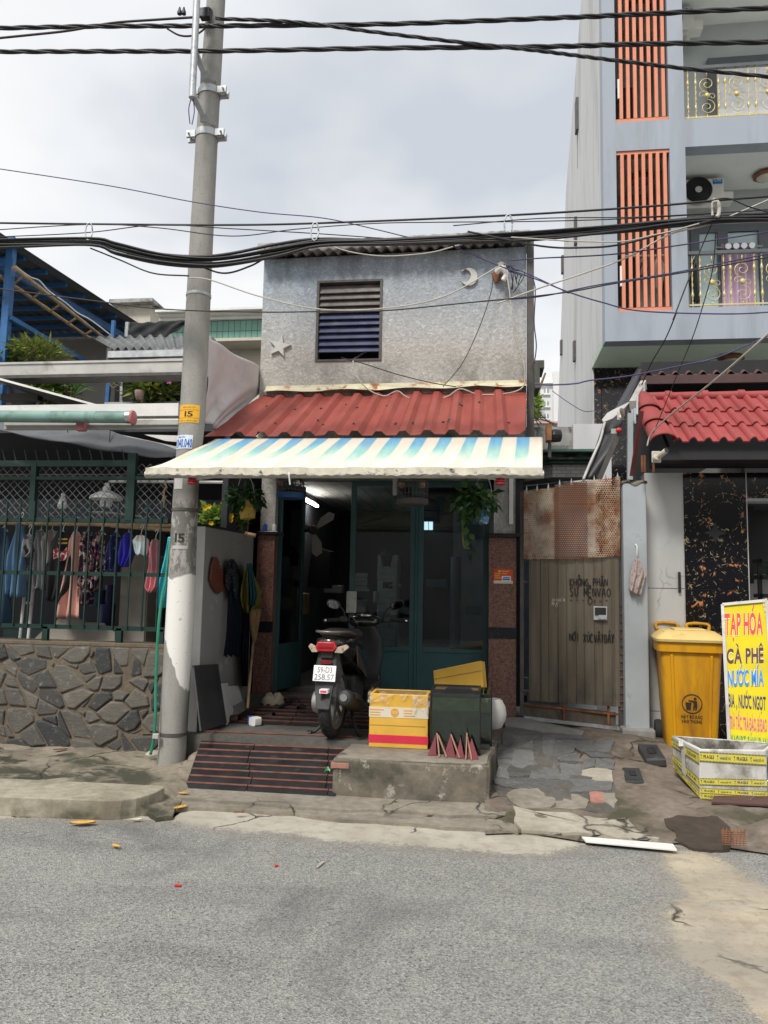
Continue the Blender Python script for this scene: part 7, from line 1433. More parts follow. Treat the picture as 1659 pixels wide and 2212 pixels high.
def wheel(yc, R, W, nm):
    tp_ = [(R*.74, -W*.36), (R*.80, -W*.47), (R*.88, -W*.50), (R*.95, -W*.40), (R, -W*.16), (R, W*.16), (R*.95, W*.40), (R*.88, W*.5), (R*.80, W*.47), (R*.74, W*.36)]
    w_ = ring(S(), tp_, (0, yc, R), 40).build(nm, 'rubber', sk, smooth=True)
    b = S()
    for i in range(34):
        a = 2*math.pi*i/34
        for s in (-1, 1):
            p = [(s*W*.05, R*1.004, a), (s*W*.24, R*.985, a+.09), (s*W*.40, R*.93, a+.13), (s*W*.38, R*.955, a+.20), (s*W*.22, R*1.005, a+.15), (s*W*.04, R*1.012, a+.05)]
            b.add([(x, yc+r*math.cos(q), R+r*math.sin(q)) for x, r, q in p], [(0, 1, 2, 3, 4, 5)])
    b.build('tread', 'matt', w_, fix=False)
    b = S(); ring(b, [(R*.62, -W*.34), (R*.76, -W*.40), (R*.76, -W*.32), (R*.66, -W*.26), (R*.66, W*.26), (R*.76, W*.32), (R*.76, W*.40), (R*.62, W*.34)], (0, yc, R), 36); b.lathe([(.03, -W*.45), (R*.22, -W*.40), (R*.24, W*.40), (.03, W*.45)], (0, yc, R), 18, 'x')
    for i in range(5):
        a = 2*math.pi*i/5+.3; d = V((0, math.cos(a), math.sin(a))); t_ = V((0, -math.sin(a), math.cos(a))); c0 = V((0, yc, R))
        b.prism([c0+d*R*.18-t_*R*.13, c0+d*R*.66-t_*R*.05, c0+d*R*.66+t_*R*.16, c0+d*R*.18+t_*R*.10], (W*.32, 0, 0))
    b.build('rim', 'rim', w_, smooth=True); return w_
wheel(0, .28, .10, 'rear_wheel'); wheel(1.24, .265, .085, 'front_wheel')
S().loft([(-.215, 0, .775, .055, .030), (-.16, 0, .77, .105, .052), (-.05, 0, .735, .130, .085), (.12, 0, .70, .142, .12), (.32, 0, .66, .150, .155), (.50, 0, .59, .150, .185), (.62, 0, .51, .125, .19), (.70, 0, .44, .10, .15)], 28, 2.6).build('body', 'gloss', sk, smooth='all')
for s in (-1, 1): S().grid(lambda u, v: (s*(.150-.012*v+.006*math.sin(3.1*u)-.035*max(0, u-.75)*4*.5+.003), .16+.42*u, .56+.05*v-.20*u+.12*v*(1-u)), 10, 5, (s*.004, 0, 0)).build('side_trim', 'bronze', sk, smooth='all')
S().loft([(-.12, 0, .835, .075, .018), (-.06, 0, .838, .105, .032), (.08, 0, .832, .125, .042), (.24, 0, .815, .130, .042), (.36, 0, .795, .122, .042), (.50, 0, .79, .105, .045), (.64, 0, .785, .065, .04), (.70, 0, .76, .03, .02)], 24, 2.4).build('seat', 'seat', sk, smooth='all')
S().tube(spline([(-.115, .20, .815), (-.125, .02, .845), (-.105, -.13, .858), (-.05, -.215, .862), (.05, -.215, .862), (.105, -.13, .858), (.125, .02, .845), (.115, .20, .815)], 5), .016, 8, flat=.7).build('grab_rail', 'chromed', sk, smooth='all'); M['chromed'] = scmat('chromed', (.20, .19, .175), .35, .2, .5)
# tail light group
tl_ = S().prism([(-.062, -.20, .715), (.062, -.20, .715), (.088, -.195, .745), (.070, -.19, .79), (-.070, -.19, .79), (-.088, -.195, .745)], (0, -.035, -.006)).build('tail_light', 'lens_red', sk, bevel=.008)
S().prism([(-.058, -.237, .742), (.058, -.237, .742), (.062, -.237, .747), (-.062, -.237, .747)], (0, -.002, 0)).build('lens_rib', 'gloss', tl_)
for s in (-1, 1):
    o_ = S().prism([(s*.067, -.195, .705), (s*.125, -.17, .700), (s*.170, -.13, .740), (s*.150, -.14, .765), (s*.092, -.19, .748)], (0, -.03, -.004)).build('turn_signal', 'lens_clear', sk, bevel=.006); S().lathe([(.0, -.012), (.018, -.008), (.02, .005), (0, .01)], (s*.118, -.186, .728), 10, 'y').build('bulb', 'lens_amber', o_)
# mudguard with plate
S().prism([(-.075, -.175, .70), (.085, -.175, .70), (.115, -.13, .52), (.07, -.24, .42), (.060, -.30, .27), (-.05, -.30, .27), (-.082, -.24, .42), (-.10, -.18, .58)], (0, .03, .01)).build('mudguard', 'matt', sk, bevel=.01)
S().box((-.05, -.205, .655), (.05, -.170, .705)).build('plate_lamp', 'matt', sk, bevel=.006); S().box((-.045, -.222, .612), (.045, -.208, .642)).build('reflector', 'redcapdark', sk); M['redcapdark'] = scmat('redcapdark', (.16, .006, .01), .25, .4)
np_ = S().prism([(-.092, -.265, .482), (.092, -.265, .482), (.092, -.234, .600), (-.092, -.234, .600)], (0, .006, .0015)).build('number_plate', 'plate', sk, bevel=.002)
def onplate(x, z): return SM @ V((x, -.268+(z-.468)*(.036/.136)-.002, z))
for s_, x0_, x1_, z0_, z1_ in (('59-D3', -.058, .062, .546, .590), ('258.57', -.080, .081, .491, .536)):
    o_ = onplate(x0_, z0_); text('lettering', s_, o_, onplate(x1_, z0_)-o_, onplate(x0_, z1_)-o_, 'plateink', np_, .012)
st_ = S().box((-.022, -.304, .395), (.045, -.245, .425)).build('sticker', 'plate', sk); S().box((-.014, -.306, .402), (.037, -.3045, .418)).build('sticker_mark', 'pinkred', st_); M['pinkred'] = mat('pinkred', (.70, .06, .12), .5, .1, 9)
o_ = SM @ V((.1535, .10, .715)); tx = text('lettering', 'VISION', o_, (SM @ V((.158, .24, .680)))-o_, (SM @ V((.152, .105, .737)))-o_, 'chromed', sk, .01)
# engine, muffler, stand
S().lathe([(.02, -.175), (.085, -.165), (.098, -.13), (.098, -.06), (.07, -.05)], (0, .02, .275), 22, 'x').build('gear_cover', 'rim', sk, smooth=True); S().box((-.15, .02, .20), (-.06, .50, .36)).build('transmission', 'matt', sk, bevel=.03); S().box((-.06, .28, .22), (.10, .60, .46)).build('engine', 'matt', sk, bevel=.03)
S().tube(spline([(.15, .50, .20), (.15, .34, .19), (.155, .20, .235), (.16, -.02, .30), (.165, -.22, .355), (.165, -.26, .365)], 4), [.02, .02, .02, .02, .024, .03, .04, .05, .058, .06, .06, .06, .06, .06, .06, .06, .058, .055, .05, .045, .03], 14, flat=1.15).build('muffler', 'matt', sk, smooth='all')
S().prism([(.228, .02, .30), (.228, -.16, .345), (.228, -.17, .395), (.228, .0, .35)], (.004, 0, 0)).build('heat_shield', 'darkshield', sk); M['darkshield'] = scmat('darkshield', (.04, .04, .04), .4); S().lathe([(.03, -.004), (.026, .004)], (.165, -.268, .366), 12, 'y').build('tail_pipe', 'rim', sk)
S().tube([(-.105, .0, .30), (-.115, .14, .60)], .02, 10).build('shock_absorber', 'chromed', sk)
b = S(); b.tube(spline([(-.09, .24, .20), (-.12, .18, .10), (-.19, .13, .012), (-.235, .10, .008)], 4), .013, 8); b.tube(spline([(.09, .24, .20), (.12, .18, .10), (.18, .13, .012), (.205, .10, .008)], 4), .013, 8); b.tube([(-.09, .24, .20), (.09, .24, .20)], .013, 8); b.build('centre_stand', 'matt', sk, smooth='all'); S().box((-.25, .085, .0), (-.215, .115, .016)).build('stand_foot', 'chrome', sk)
# front: floor, leg shield, fork, handlebar
S().box((-.17, .62, .285), (.17, 1.0, .335)).build('footboard', 'matt', sk, bevel=.015)
SW2 = SM @ Matrix(((1, 0, 0, 0), (0, 0, 1, 0), (0, 1, 0, 0), (0, 0, 0, 1)))
MB(SW2).loft([(.27, 0, 1.0, .10, .05), (.40, 0, 1.03, .14, .055), (.55, 0, 1.06, .16, .06), (.70, 0, 1.06, .155, .07), (.80, 0, 1.02, .12, .07), (.86, 0, .98, .07, .06)], 24, 2.6).build('leg_shield', 'matt', sk, smooth='all')
S().loft([(1.0, 0, .50, .055, .03), (1.10, 0, .56, .06, .03), (1.24, 0, .575, .06, .03), (1.38, 0, .54, .05, .025), (1.46, 0, .46, .035, .02)], 16).build('front_fender', 'gloss', sk, smooth='all')
b = S(); b.tube([(-.065, 1.235, .27), (-.06, 1.10, .62)], .018, 8); b.tube([(.065, 1.235, .27), (.06, 1.10, .62)], .018, 8); b.build('fork', 'chromed', sk)
HM = SM @ Matrix.Translation((0, .97, .845)) @ Matrix.Rotation(rad(20), 4, 'Z')
def HB(): return MB(HM)
HB().loft([(-.09, 0, .02, .075, .02), (-.06, 0, .03, .12, .045), (0, 0, .035, .15, .055), (.07, 0, .02, .14, .06), (.13, 0, -.01, .09, .05), (.16, 0, -.03, .04, .03)], 24, 2.4).build('handlebar_cover', 'gloss', sk, smooth='all')
b = HB(); ring(b, [(.058, -.006), (.070, -.004), (.070, .006), (.058, .008)], (0, -.015, .085), 26, 'z'); b.build('gauge_rim', 'chrome', sk, smooth=True); HB().lathe([(.0, .0), (.057, .001), (.057, -.004)], (0, -.015, .083), 24).build('gauge', 'matt', sk)
for s in (-1, 1):
    HB().tube(spline([(s*.12, .0, .03), (s*.22, -.03, .045), (s*.26, -.06, .045)], 4), .018, 8).build('bar', 'matt', sk); HB().tube([(s*.25, -.055, .045), (s*.375, -.115, .04)], .019, 12).build('grip', 'rubber', sk, smooth=True); HB().tube([(s*.375, -.115, .04), (s*.392, -.123, .039)], .02, 12).build('bar_end', 'chrome', sk)
    HB().tube(spline([(s*.20, .02, .05), (s*.26, .0, .05), (s*.33, -.05, .045), (s*.385, -.075, .04)], 4), .008, 6, flat=.7).build('brake_lever', 'chrome', sk, smooth='all'); HB().box((s*.205-.035, -.06, .02), (s*.205+.035, .01, .075)).build('switch_pod', 'matt', sk, bevel=.012)
    HB().tube(spline([(s*.19, .0, .06), (s*.20, .0, .12), (s*.245, -.005, .17), (s*.27, -.01, .175)], 4), .007, 8).build('mirror_stem', 'matt', sk)
    mm = HM @ Matrix.Translation((s*.30, -.02, .19)) @ Matrix.Rotation(rad(-18*s), 4, 'Y') @ Matrix.Rotation(rad(14), 4, 'X')
    o_ = MB(mm).loft([(-.018, 0, 0, .062, .040, 2.6), (-.010, 0, 0, .068, .046, 2.6), (.015, 0, 0, .055, .036), (.03, 0, 0, .02, .015)], 22).build('mirror', 'matt', sk, smooth='all'); MB(mm).loft([(-.021, 0, 0, .058, .037, 2.6), (-.0185, 0, 0, .058, .037, 2.6)], 22).build('mirror_glass', 'mirrorface', o_)
# ------------------------------------------------------------------ boxes and tanks on the block
M['boxyellow'] = mat('boxyellow', (.68, .40, .06), .5, .08, 5, (.40, .24, .06), 6, (.6, .75), spec=.4); M['boxinside'] = mat('boxinside', (.33, .22, .09), .8, .15, 4); M['boxred'] = mat('boxred', (.62, .03, .07), .5, .06, 5); M['boxwhite'] = mat('boxwhite', (.66, .60, .48), .5, .06, 5); M['boxorange'] = mat('boxorange', (.68, .32, .02), .5, .05, 5)
def film():
    m_, t, b = newmat('film'); p = pos(t); a = rng(t, noise(t, p, 16, 5, .7), .42, .7, .05, .75); setb(t, b, col=(.72, .64, .52), rough=.25, alpha=a, normal=bump(t, noise(t, p, 30, 4), .7, .01)); return m_
M['film'] = film()
BT = .3085; yb_ = thing('foam_box', 'open yellow polystyrene box with red stripe and torn plastic film', 'box', (-.64, 6.15, BT)); f0 = PZ('4', 875, 1487, BT); f1 = PZ('4', 1180, 1503, BT); bw0, bw1, bf, bd = f0.x, f1.x, (f0.y+f1.y)/2, .30
hz = PY('4', 1030, 1215, bf).z; bh = hz-BT; b = MB(); t_ = .025
b.box((bw0, bf, BT), (bw1, bf+t_, hz)); b.box((bw0, bf+bd-t_, BT), (bw1, bf+bd, hz)); b.box((bw0, bf+t_, BT), (bw0+t_, bf+bd-t_, hz)); b.box((bw1-t_, bf+t_, BT), (bw1, bf+bd-t_, hz)); b.box((bw0+t_, bf+t_, BT), (bw1-t_, bf+bd-t_, BT+.03)); b.build('shell', 'boxyellow', yb_, bevel=.006)
b = MB(); b.box((bw0+t_+.001, bf+bd-t_-.004, BT+.04), (bw1-t_-.001, bf+bd-t_-.001, hz-.004)); b.box((bw1-t_-.004, bf+t_+.002, BT+.04), (bw1-t_-.001, bf+bd-t_-.005, hz-.004)); b.build('lining', 'boxinside', yb_)
def band(y0, y1, mt, nm, off=.002): z0, z1 = PY('4', 1030, y1, bf).z, PY('4', 1030, y0, bf).z; return MB().box((bw0-.0015, bf-off, z0), (bw1+.0015, bf+.05, z1)).build(nm, mt, yb_), z0, z1
band(1428, 1470, 'boxred', 'red_band'); wbn, z0, z1 = band(1283, 1337, 'boxwhite', 'print_band', .0025); cx = (bw0+bw1)/2-.03
MB().lathe([(.034, -.0015), (.034, .0)], (cx, bf-.003, (z0+z1)/2), 8, 'y').build('stop_mark', 'boxorange', wbn); text('lettering', 'STOP', (cx-.025, bf-.006, (z0+z1)/2-.010), (.05, 0, 0), (0, 0, .020), 'boxwhite', wbn, .02)
b = MB(); rt = random.Random(2)
for xa_, xb__ in ((bw0+.005, bw0+.115), (bw1-.19, bw1-.10)):
    for k in range(3): b.box((xa_, bf-.0042, z0+.014+k*.02), (xb__-rt.uniform(0, .03), bf-.0027, z0+.021+k*.02))
tag(b.build('print_lines', 'boxorange', wbn), kind='stuff'); zc_ = PY('4', 1030, 1378, bf).z; MB().box((bw0+.0, bf-.0022, zc_-.002), (bw1-.02, bf+.02, zc_+.002)).build('crack', 'boxinside', yb_)
rt = random.Random(9)
def filmf(u, v): x = bw0-.012+(bw1-bw0+.024)*u; d_ = .05+.035*math.sin(u*9)+.03*math.sin(u*23+1); return (x, bf-.008-.012*abs(math.sin(u*17+v*5)), hz+.012*math.sin(u*31)+.01-(d_ if u < .72 else .13+.02*math.sin(u*60))*v)
MB().grid(filmf, 60, 8).build('film', 'film', yb_, smooth='all'); MB().grid(lambda u, v: (bw0+(bw1-bw0)*u, bf-.005+.30*v, hz+.014+.012*math.sin(u*21+v*9)*math.sin(v*8)-.06*math.sin(math.pi*v)*math.sin(math.pi*u)), 40, 12).build('film', 'film', yb_, smooth='all') if False else None
MB().grid(lambda u, v: (bw0-.006-.008*abs(math.sin(u*13)), bf+.0+.29*u, hz+.016-(.07+.03*math.sin(u*11))*v+.008*math.sin(u*25)), 24, 6).build('film', 'film', yb_, smooth='all')
# tilted yellow box behind
q = [PY('4', 1208, 1092, 6.55), PY('4', 1458, 1040, 6.45), PY('4', 1470, 1180, 6.45), PY('4', 1218, 1215, 6.55)]; ybx = thing('foam_lid_box', 'closed yellow polystyrene box tilted behind the fish tank', 'box', (q[2]+q[3])/2)
MB().prism(q, (.03, .26, -.03)).build('shell', 'boxyellow', ybx, bevel=.008); qq = [a.lerp(d_, .36)+V((0, -.002, 0)) for a, d_ in ((q[0], q[3]), (q[1], q[2]))]; MB().bar(qq[0], qq[1], .004, .005).build('lid_seam', 'boxinside', ybx)
# fish tanks
def algae(name, c0, c1):
    m_, t, b = newmat(name); p = pos(t); c = mixc(t, rng(t, noise(t, p, 9, 6, .7), .35, .7), c0, c1); setb(t, b, col=c, rough=.5, spec=.3); return m_
M['algae'] = algae('algae', (.010, .026, .012), (.026, .055, .02)); M['algaetop'] = algae('algaetop', (.10, .15, .03), (.19, .25, .07)); M['tankglass'] = glass('tankglass', (.80, .90, .86), 0, .2)
def tank(nm, lb, x0, x1, y0, y1, z0, z1, zw):
    t_ = thing(nm, lb, 'fish tank', ((x0+x1)/2, y0, z0), 'fish tanks on the concrete block'); g = .007
    for k, (a, c) in enumerate((((x0, y0, z0), (x1, y0+g, z1)), ((x0, y1-g, z0), (x1, y1, z1)), ((x0, y0+g, z0), (x0+g, y1-g, z1)), ((x1-g, y0+g, z0), (x1, y1-g, z1)))): MB().box(a, c).build('glass_wall', 'tankglass', t_)
    MB().box((x0+g+.001, y0+g+.001, z0+.004), (x1-g-.001, y1-g-.001, zw)).build('green_water', 'algae', t_); MB().box((x0+g+.002, y0+g+.0004, zw-(zw-z0)*.22), (x1-g-.002, y0+g+.0009, zw-.001)).build('algae_band', 'algaetop', t_)
    r_ = .022; b = MB(); b.box((x0-.004, y0-.004, z1-r_), (x1+.004, y0+.014, z1+.004)); b.box((x0-.004, y1-.014, z1-r_), (x1+.004, y1+.004, z1+.004)); b.box((x0-.004, y0+.014, z1-r_), (x0+.014, y1-.014, z1+.004)); b.box((x1-.014, y0+.014, z1-r_), (x1+.004, y1-.014, z1+.004)); b.build('rim', 'blackplastic', t_)
    b = MB()
    for xx in (x0-.002, x1-.006): b.box((xx, y0-.003, z0), (xx+.008, y0+.006, z1-r_)); b.box((xx, y1-.006, z0), (xx+.008, y1+.003, z1-r_))
    b.box((x0-.003, y0-.003, z0-.001), (x1+.003, y0+.01, z0+.012)); b.build('edge_seal', 'blackplastic', t_)
    return t_
p0, p1 = PZ('4', 1196, 1522, BT), PZ('4', 1452, 1535, BT); tz = PY('4', 1320, 1195, p0.y).z
tk = tank('fish_tank', 'taller glass fish tank of dark green water beside the yellow box', p0.x, p1.x, p0.y, p0.y+.33, BT+.002, tz, PY('4', 1320, 1235, p0.y).z)
MB().box((p0.x+.015, p0.y+.015, tz-.03), (p1.x-.015, p0.y+.315, tz-.006)).build('lid', 'clearlid', tk); M['clearlid'] = mat('clearlid', (.035, .042, .042), .08, .3, 9); MB().prism([(p0.x+.10, p0.y+.11, tz-.005), (p1.x-.06, p0.y+.11, tz-.005), (p1.x-.09, p0.y+.24, tz-.005), (p0.x+.12, p0.y+.24, tz-.005)], (0, 0, .003)).build('feed_hatch', 'black', tk)
tank('fish_tank', 'shorter green fish tank standing behind the taller one', PY('4', 1440, 1300, 6.45).x, PY('4', 1513, 1300, 6.25).x, 6.25, 6.55, BT+.002, PY('4', 1490, 1220, 6.25).z, PY('4', 1490, 1265, 6.25).z)
c = PY('4', 1518, 1315, 6.62); tag(MB().lathe([(.03, -.13), (.075, -.11), (.105, -.05), (.115, .0), (.105, .06), (.08, .11), (.06, .125), (.055, .115), (.09, .05), (0, -.08)], c, 24).build('ceramic_pot', 'offwhite', smooth=True), 'round white embossed ceramic pot right of the fish tanks', 'pot')
b = MB(); rt = random.Random(6); g0 = PY('4', 1470, 1270, 6.4)
for k in range(14): p = g0+V((rt.uniform(-.02, .03), rt.uniform(-.03, .06), 0)); q = p+V((rt.uniform(-.03, .05), rt.uniform(-.03, .03), rt.uniform(.06, .17))); b.tube([p, p.lerp(q, .5)+V((rt.uniform(-.01, .01), 0, 0)), q], [.003, .0025, .001], 4)
tag(b.build('grass_tuft', 'leaf_yellow'), 'yellow-green grass sprouting from the shorter fish tank', 'grass')
# maroon triangles with sticks
M['maroon'] = mat('maroon', (.16, .022, .032), .45, .15, 12); M['stick'] = mat('stick', (.36, .20, .13), .7, .2, 14)
for k, (xa, xb2, xt, ya, yt, sx0_, sx1_, wh) in enumerate(((1180, 1225, 1222, 1522, 1422, 1228, 1240, 'leftmost'), (1262, 1325, 1298, 1528, 1428, 1300, 1345, 'second from left'), (1325, 1370, 1350, 1535, 1436, 1384, 1378, 'third from left'), (1380, 1445, 1408, 1540, 1442, 1386, 1408, 'rightmost'))):
    Y0 = PZ('4', (xa+xb2)/2, ya, BT).y-.085; A, B, T = PY('4', xa, ya, Y0), PY('4', xb2, ya+4, Y0), PY('4', xt, yt, Y0+.05); A.z = B.z = BT+.002; t_ = thing('triangle_marker', wh+' of the four small maroon triangles before the tank', 'marker', (A+B)/2, 'maroon triangles on the block')
    MB().prism([A, B, T], (0, .006, .002)).build('plate', 'maroon', t_); 
    s0 = PY('4', sx0_, yt-(22 if k == 2 else 6), Y0+.045 if k != 2 else Y0); s1 = PY('4', sx1_, ya+22 if k != 2 else ya+20, Y0-.035); s1.z = BT+.006; MB().bar(s0, s1, .009, .007).build('stick', 'stick', t_)
    if k == 0: MB().bar(PY('4', 1234, 1425, Y0+.03), PZ('4', 1278, 1540, BT+.006), .009, .007).build('stick', 'stick', t_)
# ------------------------------------------------------------------ porch: things on the side wall and floor
WX = -2.355
def onwall(zone, x, y, o=.02): return PX(zone, x, y, WX+o)
M['dustpan'] = mat('dustpan', (.17, .055, .035), .45, .2, 7, (.09, .04, .03), 5); M['nylon'] = cloth_mat('nylon', (.010, .012, .022)); M['meshbag'] = cloth_mat('meshbag', (.018, .020, .028), (.12, .12, .14), 60, (.58, .62)); M['bagyellow'] = cloth_mat('bagyellow', (.20, .19, .045), None); M['bagteal'] = cloth_mat('bagteal', (.03, .10, .12)); M['broomfib'] = mat('broomfib', (.26, .16, .07), .9, .3, 30)
dp = thing('dustpan', 'brown notched plastic dustpan hung on the porch side wall', 'dustpan', onwall('w3', 660, 2100))
o_ = [(620, 1772), (650, 1775), (680, 1825), (668, 1850), (695, 1860), (683, 1885), (712, 1895), (700, 1918), (728, 1930), (715, 1955), (745, 1962), (765, 2000), (735, 2090), (660, 2155), (610, 2085), (582, 2000), (600, 1850)]
MB().prism([onwall('w3', x, y, .012) for x, y in o_], (.018, 0, 0)).build('pan', 'dustpan', dp, bevel=.004)
for k in range(6): MB().bar(onwall('w3', 620+k*4, 1880+k*32, .034), onwall('w3', 690+k*8, 1905+k*24, .034), .006, .005).build('ridge', 'dustpan', dp)
def hung(name, lb, cat, rowsx, mt, zone, folds=4, amp=.03, o=.05, par=None, nm='cloth'):
    k = len(rowsx)-1
    def f(u, v):
        t = v*k; i = min(k-1, int(t)); g = t-i; a, c = rowsx[i], rowsx[i+1]; x = (a[0]+(c[0]-a[0])*g)*(1-u)+(a[1]+(c[1]-a[1])*g)*u; y = a[2]+(c[2]-a[2])*g
        return onwall(zone, x, y, o+amp*math.sin(u*folds*6.28+v*3)*(.3+v*.8)+.04*math.sin(math.pi*u))
    t_ = par or thing(name, lb, cat, f(.5, 0)); MB().grid(f, 26, 18, (-.004, 0, 0)).build(nm, mt, t_, smooth='all'); return t_
mb = hung('mesh_bag', 'black mesh bag with long hanging straps on the side wall', 'bag', [(805, 840, 1795), (775, 880, 1860), (755, 915, 1960), (760, 950, 2060), (790, 930, 2130), (820, 900, 2200)], 'meshbag', 'w3', 2, .02, .05)
for k in range(9): a = onwall('2', 1395+k*7, 800, .05+.012*(k % 3)); c = onwall('2', 1368+k*11, 1195+8*math.sin(k*2.1), .05+.014*(k % 2)); MB().tube(spline([a, a.lerp(c, .35)+V((.01, .008*(k % 3), 0)), a.lerp(c, .7)+V((.012, -.006*(k % 2), 0)), c], 5), .010, 5, flat=.35).build('strap', 'nylon', mb, smooth='all')
bb = hung('plastic_bag', 'yellow and teal plastic bag of cloth hung beside the granite pillar', 'bag', [(1510, 1530, 625), (1490, 1545, 690), (1475, 1575, 760), (1468, 1618, 830), (1480, 1580, 900), (1500, 1545, 935)], 'bagyellow', '2', 3, .025, .09); hung(None, None, None, [(1505, 1535, 630), (1515, 1550, 720), (1515, 1570, 820), (1525, 1555, 890)], 'bagteal', '2', 3, .02, .16, bb, 'cloth')
hung('apron', 'dark navy apron strips hanging behind the broom', 'apron', [(1490, 1520, 930), (1480, 1525, 1010), (1465, 1520, 1120), (1470, 1515, 1260), (1480, 1510, 1380)], 'nylon', '2', 3, .02, .05)
br_ = thing('broom', 'upright straw broom with bamboo handle leaning by the granite pillar', 'broom', onwall('3', 1510, 555)); h0, h1 = onwall('3', 1510, 540, .26), onwall('3', 1545, 120, .14); MB().tube([h0, h1], .013, 8).build('handle', 'bamboo', br_, smooth='all')
def brf(u, v): w_ = (.03+.13*(v**.7)); d = (h0-h1).normalized(); top_ = h1+d*.02; return top_+V((0, w_*(u-.5)*1.5, 0))+V((.0, 0, .28*v))+V((.02*math.sin(u*40)*v, 0, .03*math.sin(u*33)*v))
MB().grid(brf, 40, 8, (.02, 0, 0)).build('bristles', 'broomfib', br_)
def leanboard(nm, lb, cat, pts, mt, zone='3', o=.10, th=.015):
    q = [PX(zone, x, y, WX+oo) for x, y, oo in pts]; return tag(MB().prism(q, (-th, 0, 0)).build(nm, mt, bevel=.002), lb, cat)
M['darkboard'] = mat('darkboard', (.045, .045, .046), .6, .25, 4, (.10, .10, .095), 7, (.6, .75))
leanboard('dark_board', 'dark grey board leaning on the porch side wall', 'board', [(1182, 278, .03), (1330, 270, .03), (1385, 632, .16), (1228, 680, .16)], 'darkboard'); leanboard('foam_sheet', 'white foam sheet leaning right of the dark board', 'board', [(1345, 390, .03), (1390, 385, .03), (1432, 575, .12), (1385, 640, .14)], 'whitepaint'); leanboard('foam_sheet', 'square cream foam sheet leaning behind the broom', 'board', [(1395, 405, .02), (1455, 400, .02), (1480, 495, .07), (1425, 525, .08)], 'whitepaint'); leanboard('cement_offcut', 'grey cement offcut on the porch floor below the foam sheets', 'offcut', [(1425, 528, .08), (1490, 490, .08), (1500, 550, .16), (1440, 585, .16)], 'cement')
def slipper(zone, x, y, h, rz, mt, lb, s=1.0, upright=False, strap=True):
    p = PZ(zone, x, y, h); Mx = Matrix.Translation(p) @ Matrix.Rotation(rad(rz), 4, 'Z') @ Matrix.Scale(s, 4); t_ = thing('sandal', lb, 'sandal', p, 'sandals left on the porch')
    out = [(.04*math.sin(a)*(1.0 if math.cos(a) > 0 else .82)*(1+.12*math.cos(a)), .125*math.cos(a), 0) for a in [i*2*math.pi/20 for i in range(20)]]; MB(Mx).prism(out, (0, 0, .022)).build('sole', mt, t_, bevel=.005)
    if strap: MB(Mx).grid(lambda u, v: (.043*math.cos(math.pi*(1-u)), .015+.075*v, .02+.05*math.sin(math.pi*u)*(1-.25*v)), 14, 5, (0, 0, .005)).build('strap', mt, t_, smooth='all')
M['sandalblack'] = mat('sandalblack', (.018, .018, .02), .5, .2, 9); M['sandalbrown'] = mat('sandalbrown', (.055, .018, .012), .6, .2, 9); M['cream_cloth'] = cloth_mat('cream_cloth', (.33, .29, .22))
slipper('v1', 620, 985, LZ, 75, 'sandalblack', 'black slide sandal lying on the landing near the cup'); slipper('v1', 745, 1015, LZ, 80, 'sandalblack', 'black sandal just right of the slide near the cup', .9, strap=False); slipper('v1', 945, 880, LZ+.05, 20, 'sandalblack', 'black sandal nearest the scooter tyre on the door ramp'); slipper('v1', 740, 810, LZ+.08, -10, 'sandalblack', 'black sandal in the middle of the door ramp'); slipper('v1', 860, 790, LZ+.08, 15, 'sandalblack', 'black sandal behind the one nearest the tyre'); slipper('v1', 140, 960, LZ, 60, 'sandalbrown', 'brown sandal lying by the white foam sheet', 1.1); slipper('v1', 200, 1010, LZ, 95, 'sandalbrown', 'dark brown sandal in front of the foam sheet, left of the cup', 1.0)
cp = thing('plastic_cup', 'white and blue plastic cup tipped over on the landing', 'cup', PZ('v1', 380, 1040, LZ)); p = PZ('v1', 380, 1045, LZ)+V((0, 0, .038)); MB(Matrix.Translation(p) @ Matrix.Rotation(rad(-35), 4, 'Z')).loft([(-.035, 0, 0, .045, .036, 5), (.03, 0, 0, .048, .038, 5)], 20).build('body', 'white', cp); MB(Matrix.Translation(p) @ Matrix.Rotation(rad(-35), 4, 'Z')).box((-.085, -.02, -.034), (-.046, .03, .036)).build('base', 'inkblue', cp, bevel=.006)
b = MB(); c = PZ('v1', 600, 770, LZ+.10); rt = random.Random(12)
def cap_(u, v): a = u*2*math.pi; r = .10*math.sin(math.pi*(.04+.5*v)); return c+V((r*math.cos(a)*1.15, r*math.sin(a)*.9, (.085*math.cos(math.pi*.5*v)+.015*math.sin(4*a+7*v)*math.sin(3.14*v)+.012*math.sin(9*a+5*v))*(1+.1*math.sin(2*a+1))-.005))
tag(b.grid(cap_, 30, 10).build('crumpled_hat', 'cream_cloth', smooth='all'), 'crumpled cream hat on the step by the granite pillar', 'hat')
tag(MB().grid(lambda u, v: PZ('4', 760+120*u, 1325+40*v, LZ+.012)+V((.01*math.sin(v*20), 0, .012*math.sin(u*17)*math.sin(v*13)+.012)), 24, 14, (0, 0, -.008)).build('doormat', 'matblue'), 'blue and white speckled floor rag under the scooter', 'rag'); M['matblue'] = cloth_mat('matblue', (.10, .14, .24), (.45, .47, .52), 30, (.55, .6))
for zone, x, y, lb, mt in (('4', 342, 372, 'blue tin on the left pillar cap', 'inkblue'), ('4', 388, 368, 'white tin on the left pillar cap', 'white')):
    p = PY(zone, x, y, FY+.05); tag(MB().lathe([(.022, .0), (.022, .06), (.018, .064), (.010, .066), (.010, .075), (0, .075)], (p.x, FY+.02, 2.0+.0), 12).build('tin', mt, smooth=True), lb, 'tin')
for o in [o for o in bpy.data.objects if o.name.startswith('tin')]: o.location.z += PY('4', 342, 372, FY).z-2.0+.01
